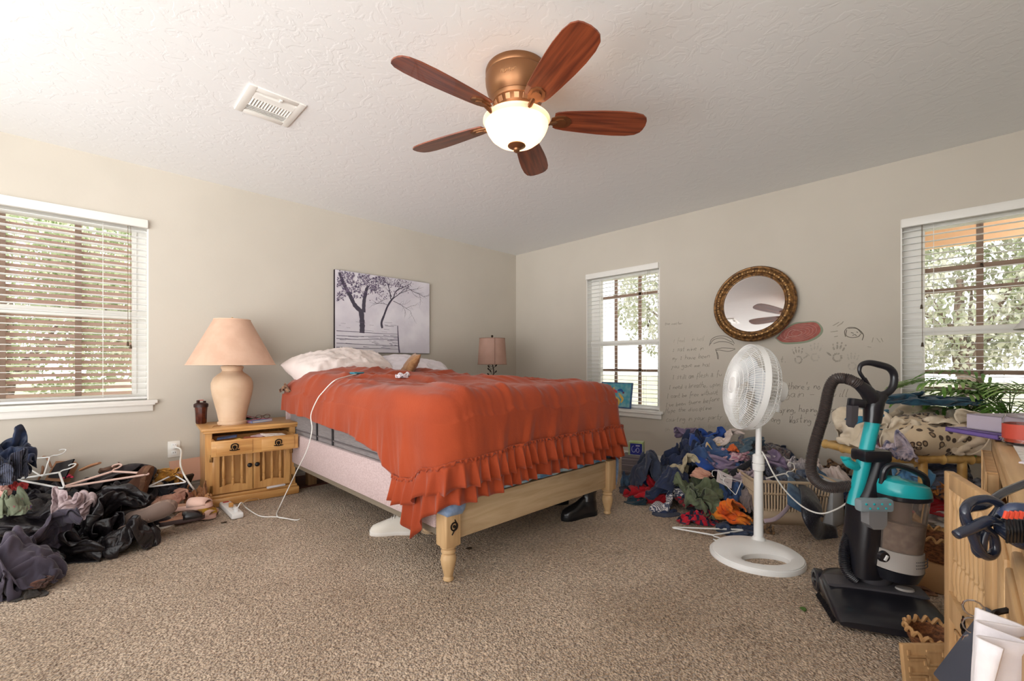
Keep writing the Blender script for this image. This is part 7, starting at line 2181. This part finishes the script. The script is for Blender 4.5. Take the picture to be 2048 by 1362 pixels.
obj('tub', m, M_bask, t, solid=.004)
# grey white storage bin and board at the right end
p = fl(1690, 1070); p = at(1682, 1060, 2.72); p.z = 0
o = obj('storage_bin', MB(T(*p) @ RZ(YAW-pi/2+.5)).box((0.02, .10, .14), (.14, .16, .28), bev=.012), mat('bin_grey', (196, 198, 200), .4)); tag(o, 'pale grey storage bin at the right end of the heap behind the vacuum', 'bin')
# small game box by the wall left of the heap
g_ = wr(1273, 910, -.14); gz = g_.z
t = thing('game_box', 'small blue and lime box standing on a low stack between bed and clothes heap', 'box', at(1273, 909, 4.05), -pi/2+.35)
m = MB(); m.box((0, 0, .06), (.13, .10, .12), bev=.002); obj('carton', m, mat('lime_box', (168, 186, 120), .5, c2=(200, 206, 190), nscale=12), t)
m = MB(); m.box((.005, -.052, .058), (.105, .003, .10)); pnl = obj('blue_front', m, mat('box_blue', (36, 44, 140), .4), t, smooth=0)
m = MB(); m.tube([(-.015+.018*cos(a), -.0545, .058+.028*sin(a)) for a in [k*pi/8 for k in range(4, 17)]], .0025, 5, smooth=2); m.tube([(.02+.012*cos(a), -.0545, .05+.02*sin(a)) for a in [k*pi/6 for k in range(13)]], .0025, 5, smooth=2); m.box((.02, -.0545, .09), (.035, .002, .012)); obj('pale_symbol', m, mat('pale_sym', (190, 190, 226), .5), t, smooth=0)
q_ = at(1268, 935, 4.05)
for i in range(3):
    zz = q_.z+.01-.05*i-.03
o = obj('stacked_books', MB(T(q_.x, q_.y, 0) @ RZ(-pi/2+.3)).box((0, 0, max(.05, t.location.z/2)), (.19, .15, max(.1, t.location.z)), bev=.004), mat('stack_dark', (70, 66, 76), .7, c2=(150, 140, 140), nscale=5, stretch=(.1, .1, 18))); tag(o, 'dark stack carrying the blue and lime box', 'books')
# footwear ---------------------------------------------------------------------------------------------
def shoe(name, M, L, style, up_m, sole_m, label, cat='shoe', shaft=0.0, extra=None, group=None):
    t = thing(name, label, cat, M.to_translation(), 0, group); R = M.to_3x3().to_4x4(); q = L/.28
    stn = [(0, .20), (.03, .25), (.12, .29), (.28, .27), (.42, .255), (.56, .31), (.72, .36), (.85, .34), (.94, .26), (.985, .15), (1, .06)]
    def foot(z, k=1.0): return [(f*L, w_*L*.5*k*.92, z) for f, w_ in stn]+[(f*L, -w_*L*.5*k, z) for f, w_ in stn[::-1]]
    sh = .03*q*(1.0 if style != 'boot' else 1.2)
    m = MB(R); m.rings([foot(0, .94), foot(sh*.3, 1.05), foot(sh*.9, 1.02), foot(sh, .97)]); obj('sole', m, sole_m, t, smooth=50)
    if style == 'flat':
        m = MB(R); m.rings([foot(sh, .9), foot(sh+.003, .88)]); obj('insole', m, mat('insole_tan', (170, 128, 104), .9), t, smooth=0)
        m = MB(R); rows = []
        for f, w_, h in ((.50, .30, .050), (.60, .33, .050), (.72, .36, .046), (.84, .34, .038), (.93, .27, .026)):
            rows.append([Vector((f*L, w_*L*.5*cos(a), sh*.7+h*q*max(0, sin(a))**.6)) for a in [pi*k/14 for k in range(15)]])
        m.rings(rows, closed=False, cap=False); obj('upper', m, up_m, t, smooth=180, solid=.006); return t
    P = {'sneaker': [(0, .085), (.03, .095), (.12, .098), (.28, .095), (.42, .092), (.56, .078), (.72, .060), (.85, .046), (.94, .036), (.985, .022), (1, .008)],
         'boot': [(0, .11), (.03, .12), (.12, .125), (.28, .12), (.42, .11), (.56, .085), (.72, .068), (.85, .056), (.94, .045), (.985, .03), (1, .01)]}[style]
    m = MB(R); rings = []
    for (f, w_), (_, h) in zip(stn, P):
        h *= q; nar = .72 if f < .45 else 1-.25*max(0, .6-f)
        rings.append([Vector((f*L*.97+.005, w_*L*.49*cos(a)*(1-(1-nar)*max(0, sin(a))), sh*.85+(h-sh*.2)*max(0, sin(a))**.75)) for a in [pi*k/14 for k in range(15)]]+[Vector((f*L*.97+.005, 0, sh*.5))])
    m.rings(rings); obj('upper', m, up_m, t, smooth=60)
    if not shaft:
        m = MB(R); c = Vector((.21*L, 0, sh+.092*q)); m.lathe([(.001, .006), (.036*q, .006), (.042*q, .0), (.040*q, -.012)], 24, M=T(*c) @ RYm(.08), sx=1.25, sy=.72); obj('opening', m, mat('lining_dark', (46, 40, 38), .95), t)
        m = MB(R); m.tube([(c.x+.052*q*cos(a), .030*q*sin(a), c.z+.004) for a in [k*pi/10 for k in range(21)]], .005*q, 8, smooth=2); obj('collar', m, up_m, t, smooth=180)
    else:
        m = MB(R); m.rings([[Vector((L*.20+L*.19*r*cos(a)-.012*z_, L*.145*r*sin(a), sh+.07*q+z_*shaft)) for a in [2*pi*k/20 for k in range(20)]] for z_, r in ((0, 1.0), (.3, .92), (.7, .95), (1, 1.04), (1, .9), (.6, .85))], cap=False); obj('shaft', m, up_m, t)
    m = MB(R)
    for k in range(5):
        x = L*(.44+.055*k); z_ = sh+.083*q-.010*q*k; m.tube([(x, -.02*q, z_-.012), (x+.008, 0, z_+.003), (x+.004, .02*q, z_-.012)], .0028*q, 5, smooth=4)
    obj('laces', m, extra or sole_m, t); return t
M_bootblk = mat('boot_black', (24, 23, 26), .3, coat=.4); M_solew = mat('sole_white', (232, 226, 218), .6); M_solebrown = mat('sole_brown', (120, 84, 60), .8, c2=(96, 66, 48), nscale=20, bump=.8, bscale=60)
p = fl(1190, 1028); shoe('ankle_boot', T(p.x, p.y, 0) @ RZ(radians(165)), .27, 'boot', M_bootblk, M_black, 'shiny black lace-up boot under the far foot corner of the bed', 'boot', shaft=.07)
p = fl(1150, 1015); shoe('ankle_boot', T(p.x+.04, p.y+.10, 0) @ RZ(radians(150)), .27, 'boot', M_bootblk, M_black, 'second black boot with pale laces behind the shiny one under the bed', 'boot', shaft=.07, extra=M_trim)
p = fl(850, 1068); shoe('sneaker', T(p.x-.03, p.y+.05, 0) @ RZ(radians(140)), .27, 'sneaker', cm('sneaker_white', (226, 218, 206)), M_solew, 'white sneaker under the side panel near the front bed post')
G('crumpled_sock', T(*at(862, 1052, 2.25)), (.045, .05, .035), 90, cm('sock_tan', (176, 150, 118), (150, 130, 110), nscale=20), 'tan sock by the white sneaker behind the near bed post', 'sock')

# ================================================================ LEFT HEAP
LH = 'things heaped under the wide window'
def L_(name, px, py, d, rx, ry, seed, mt, label, cat='clothing', dr=None, rot=0.0, **k):
    p = at(px, py, d); s_ = d/FP; k.setdefault('sub', 4 if rx < 30 else 5); k.setdefault('fold', 3.0); k.setdefault('flat', .9); k.setdefault('lobes', .22)
    p.y = min(p.y, -.05-.0)
    return G(name, T(*p) @ RZ(YAW-pi/2+k.pop('rz', 0)) @ RYm(rot), (rx*s_, (dr or (rx+ry)/2)*s_, ry*s_), seed, mt, label, cat, group=LH, **k)
M_bag = mat('bag_black', (30, 26, 28), .34, bump=.7, bscale=55, bdist=.006, coat=.15); M_bag2 = mat('bag_black_ribbed', (36, 32, 36), .3, bump=.9, bscale=90, bdist=.004)
M_bagc = mat('bag_clear', (196, 176, 176), .2, c2=(164, 142, 144), nscale=14, bump=.8, bscale=40, bdist=.008)
L_('laundry_sack', -12, 985, 2.62, 60, 62, 147, blackc, 'dark laundry sack at the left edge carrying the navy backpack', 'bag', dr=50)
L_('jumbled_clothing', 120, 1000, 2.85, 90, 45, 142, blackc, 'black clothing jumble under the hangers and tote bag', dr=60)
L_('jumbled_clothing', 250, 990, 2.95, 70, 36, 137, cm('jacket_dark', (50, 40, 40), (34, 28, 30), nscale=20), 'dark brown clothing jumble between trash bag and mustard sweater', dr=50)
L_('jumbled_clothing', 60, 1050, 2.5, 90, 45, 143, M_bag2, 'crinkled black plastic under the sage cushion and clear liner', dr=60)
L_('trash_bag', 200, 1035, 2.55, 82, 62, 101, M_bag, 'glossy black trash bag bulging in the middle of the left heap', 'bag', dr=70, amp=.2, fold=3.6, rz=.3)
L_('trash_bag', 250, 1068, 2.42, 48, 36, 102, M_bag, 'lower end of black plastic bag lying on the carpet beside the sneakers', 'bag', dr=50, amp=.2, fold=3.5)
L_('trash_bag', 165, 1080, 2.35, 70, 40, 121, M_bag, 'flattened front fold of black plastic bag on the carpet', 'bag', dr=50, amp=.2, fold=3.5)
L_('trash_bag', 95, 985, 2.72, 72, 32, 103, M_bag2, 'black plastic bag under the hangers at the back left', 'bag', dr=50, fold=4)
L_('trash_bag', 40, 1042, 2.4, 75, 30, 104, M_bag2, 'ribbed black plastic bag spread flat at the left edge', 'bag', dr=60, fold=4, amp=.15)
L_('dark_jacket', 225, 965, 2.88, 78, 34, 105, cm('jacket_dark', (50, 40, 40), (34, 28, 30), nscale=20), 'black and brown jacket bundled behind the trash bag', 'jacket', dr=50, fold=4.5, amp=.35)
L_('dark_jacket', 255, 940, 3.02, 42, 12, 106, cm('jacket_brown', (112, 78, 58), (80, 54, 40), nscale=20), 'brown jacket collar at the top of the back row by the wall', 'jacket')
L_('plastic_liner', 143, 1006, 2.42, 36, 30, 107, M_bagc, 'clear crumpled plastic liner spilling out of the black bag', 'bag', fold=4, amp=.3)
M_hood = cm('plum_grey', (74, 66, 78), (60, 54, 66), nscale=6)
L_('hooded_sweatshirt', 95, 1068, 2.2, 50, 40, 108, M_hood, 'plum grey hooded sweatshirt slumped at the front left', 'sweatshirt', fold=2.6, amp=.34, sub=5)
L_('hooded_sweatshirt', 45, 1115, 2.0, 62, 50, 109, M_hood, 'lower folds of plum grey fleece nearest the camera on the left', 'sweatshirt', fold=2.6, amp=.34, sub=5)
L_('sweatpants', 20, 1160, 1.95, 42, 34, 110, M_hood, 'plum grey sweatpants leg at the left bottom edge of the heap', 'trousers', fold=3, sub=5)
L_('brown_cloth', 78, 1163, 1.96, 22, 8, 111, cm('rust_brown', (104, 66, 52), (70, 46, 38), nscale=20), 'rust brown scrap of cloth on the carpet in front of the plum fleece', 'cloth')
L_('leather_glove', 52, 1190, 1.92, 34, 10, 112, cm('dark_olive', (64, 54, 44), (40, 34, 30), nscale=20), 'dark leather glove lying nearest the camera on the left', 'glove', dr=20)
L_('backpack', 8, 905, 2.45, 34, 48, 113, cm('navy_nylon', (36, 50, 80), (24, 30, 46), nscale=12, rough=.5), 'navy backpack leaning at the left edge under the window', 'backpack', dr=40, amp=.2)
L_('grey_striped_cloth', 14, 935, 2.3, 30, 32, 114, cm('grey_stripe', (76, 80, 98), (34, 36, 48), nscale=40, kind='wave'), 'grey and black striped cloth hanging on the navy backpack', 'cloth', fold=4)
L_('red_cloth', 26, 968, 2.5, 14, 14, 115, cm('rose_red', (180, 62, 62)), 'small red cloth under the striped cloth at the left edge', 'cloth')
L_('blush_shoe', 4, 980, 2.35, 14, 12, 116, cm('blush', (204, 158, 146)), 'blush pink cloth at the left edge above the green embroidered one', 'cloth')
L_('embroidered_cushion', 18, 1002, 2.38, 32, 26, 117, cm('sage', (134, 142, 118), ((134, 142, 118), (134, 142, 118), (180, 70, 100), (90, 100, 150)), nscale=26, lo=.55, hi=.72), 'sage green cushion with embroidered flowers at the left edge', 'cushion', amp=.1, fold=2)
L_('mustard_sweater', 335, 950, 3.02, 28, 17, 118, cm('mustard', (196, 140, 56), (176, 122, 46), nscale=20, bump=.6), 'mustard yellow sweater rolled near the nightstand', 'sweater')
L_('cream_sweater', 308, 958, 2.98, 18, 11, 119, cm('cream_knit', (222, 200, 170)), 'cream knit lying against the mustard sweater', 'sweater')
L_('black_shirt', 345, 975, 2.98, 26, 16, 120, blackc, 'black shirt tucked between the mustard sweater and the boxes', 'shirt', back=None) if 0 else L_('black_shirt', 350, 972, 3.0, 26, 16, 120, blackc, 'black shirt tucked between the mustard sweater and the boxes', 'shirt')
L_('brown_paper', 345, 992, 2.95, 34, 14, 123, mat('kraft_pink', (196, 150, 128), .85, c2=(170, 122, 104), nscale=9), 'flattened kraft paper bag with faded purple print in front of the black shirt', 'bag', amp=.15, fold=2)
L_('suede_purse', 392, 985, 3.02, 16, 20, 124, cm('suede', (168, 118, 80), (146, 98, 64), nscale=20), 'tan suede purse squeezed against the nightstand corner', 'purse')
L_('suede_purse', 402, 1003, 2.98, 18, 12, 125, cm('suede2', (190, 138, 90), (160, 112, 70), nscale=20), 'small caramel cloth purse at the foot of the nightstand plinth', 'purse')
p = at(385, 945, 3.12); o = obj('cardboard_flap', MB(T(p.x, -.10, p.z-.03) @ RZ(.25) @ RXm(-.25)).box((0, 0, 0), (.20, .006, .17)), mat('flap_pink', (214, 172, 150), .8)); tag(o, 'open pinkish cardboard box flap leaning by the outlet', 'box')
p = at(360, 965, 3.08); o = obj('black_box', MB(T(*p) @ RZ(.5) @ RXm(.5)).box((0, 0, 0), (.16, .02, .10), bev=.004), mat('box_black', (36, 32, 34), .5)); tag(o, 'black box lid tilted beside the pinkish cardboard flap', 'box')
# tote bag
p = at(112, 940, 2.9)
t = thing('tote_bag', 'tan and black tote bag with loose straps by the wall under the window', 'bag', p, YAW-pi/2-.2)
m = MB(RXm(-.35)); m.prism([(-.10, -.07), (.12, -.07), (.14, .045), (.11, .06), (-.08, .05)], -.02, .02, M=RXm(pi/2)); obj('body', m, mat('tote_tan', (176, 130, 98), .7, c2=(158, 114, 84), nscale=12), t)
m = MB(RXm(-.3)); m.prism([(.0, -.05), (.14, -.05), (.16, .075), (.03, .04)], .024, .032, M=RXm(pi/2)); obj('black_panel', m, M_vblk, t)
for k, pts in enumerate(([(-.08, -.03, .04), (-.07, -.04, .085), (0, -.05, .09), (.04, -.05, .03)], [(-.05, -.04, .05), (-.02, -.06, 0), (-.03, -.08, -.06), (.01, -.1, -.1)])):
    m = MB(); m.tube(pts, .006, 8); obj('strap', m, mat('strap_tan', (150, 108, 80), .6), t)
p = at(162, 940, 2.86); o = obj('leather_strap', MB().tube([p, p+RGT.to_3d()*.07+Vector((0, 0, .03)), p+RGT.to_3d()*.12+Vector((0, 0, .045))], [.016, .02, .014], 10, sq=.5), mat('strap_tan2', (176, 124, 90), .6), smooth=60); tag(o, 'tan leather strap end sticking up beside the tote bag', 'strap')
L_('magenta_cloth', 132, 952, 2.85, 10, 5, 126, cm('magenta', (196, 50, 80)), 'tiny magenta cloth below the tote bag', 'cloth')
hanger('clothes_hanger', T(*at(82, 966, 2.62)) @ RZ(YAW-pi/2-.2) @ RXm(-1.1) @ RYm(.1), M_white, 'white hanger lying over the bags at the far left of the heap', r=.0055)
hanger('clothes_hanger', T(*at(215, 960, 2.72)) @ RZ(YAW-pi/2+.2) @ RXm(-1.2) @ RYm(-.25), mat('hanger_pink', (226, 190, 176), .4), 'blush hanger lying on the dark jacket', r=.007)
hanger('clothes_hanger', T(*at(60, 935, 2.7)) @ RZ(YAW-pi/2+.1) @ RXm(-1.0) @ RYm(.5), M_white, 'white hanger hooked at the back left over the black bag', r=.004, w_=.14)
hanger('clothes_hanger', T(*at(335, 968, 2.9)) @ RZ(YAW-pi/2+.1) @ RXm(-1.2) @ RYm(-.2), M_white, 'white hanger beneath the mustard sweater', r=.005, w_=.10)
# footwear of the left heap
def sh_at(px, py, d): return T(*at(px, py, d))
SG = None
shoe('suede_boot', sh_at(285, 1000, 2.82) @ RZ(radians(-35)) @ RYm(radians(-75)) , .22, 'boot', mat('suede_dark', (96, 62, 46), .9), M_solebrown, 'brown suede boot standing on its toe behind the trash bag', 'boot')
shoe('running_shoe', sh_at(258, 1035, 2.56) @ RZ(YAW-pi/2+.1) @ RYm(-.30) @ RXm(radians(115)), .27, 'sneaker', cm('mesh_taupe', (120, 100, 90)), mat('sole_taupe', (158, 134, 118), .8, c2=(126, 104, 92), nscale=24, bump=1, bscale=50), 'taupe running shoe lying on its side with its sole up')
p = fl(300, 1062); shoe('running_shoe', T(p.x-.14, p.y-.02, .02) @ RZ(YAW-pi/2+.25) @ RYm(-.12), .27, 'sneaker', cm('mesh_black', (38, 32, 36)), M_solew, 'black sneaker with white sole at the front of the left heap')
p = fl(355, 1050); shoe('slide_sandal', T(p.x-.02, p.y-.0, .02) @ RZ(YAW-pi/2+.9) @ RXm(.5), .24, 'flat', mat('sandal_strap', (190, 150, 40), .6, c2=(110, 50, 50), nscale=24), mat('sandal_sole', (88, 58, 48), .7), 'yellow and maroon sandal in front of the pink slippers', 'sandal')
shoe('bedroom_slipper', sh_at(340, 1022, 2.72) @ RZ(YAW-pi/2+.05) @ RYm(-.1), .25, 'flat', cm('slipper_pink', (226, 188, 172)), mat('slipper_sole', (216, 176, 160), .8), 'blush slipper behind the yellow sandal', 'slipper')
p = fl(398, 1032); shoe('bedroom_slipper', T(p.x-.10, p.y+.03, .01) @ RZ(YAW-pi/2-.05), .24, 'flat', cm('slipper_pink', (226, 188, 172)), mat('slipper_sole', (216, 176, 160), .8), 'blush slipper next to the white power strip', 'slipper')
shoe('ballet_flat', sh_at(318, 1052, 2.58) @ RZ(YAW-pi/2+.7), .22, 'flat', M_bootblk, mat('flat_sole', (60, 44, 42), .7), 'dark flat shoe between the black sneaker and the sandal', 'shoe')
# bits on the carpet by the bed foot
for i, (x, y, lb) in enumerate(((938, 1098, 'tiny dark lint tuft on the carpet right of the near bed post'), (448, 1046, 'tiny leaf bit on the carpet near the power strip'), (1606, 1220, 'small green crumb on the open carpet'))):
    G('lint_tuft', T(*fl(x, y)), (.014, .010, .006), 130+i, mat('lint_%d' % i, (70, 56, 40) if i < 2 else (80, 110, 50), .9), lb, 'lint', sub=2)
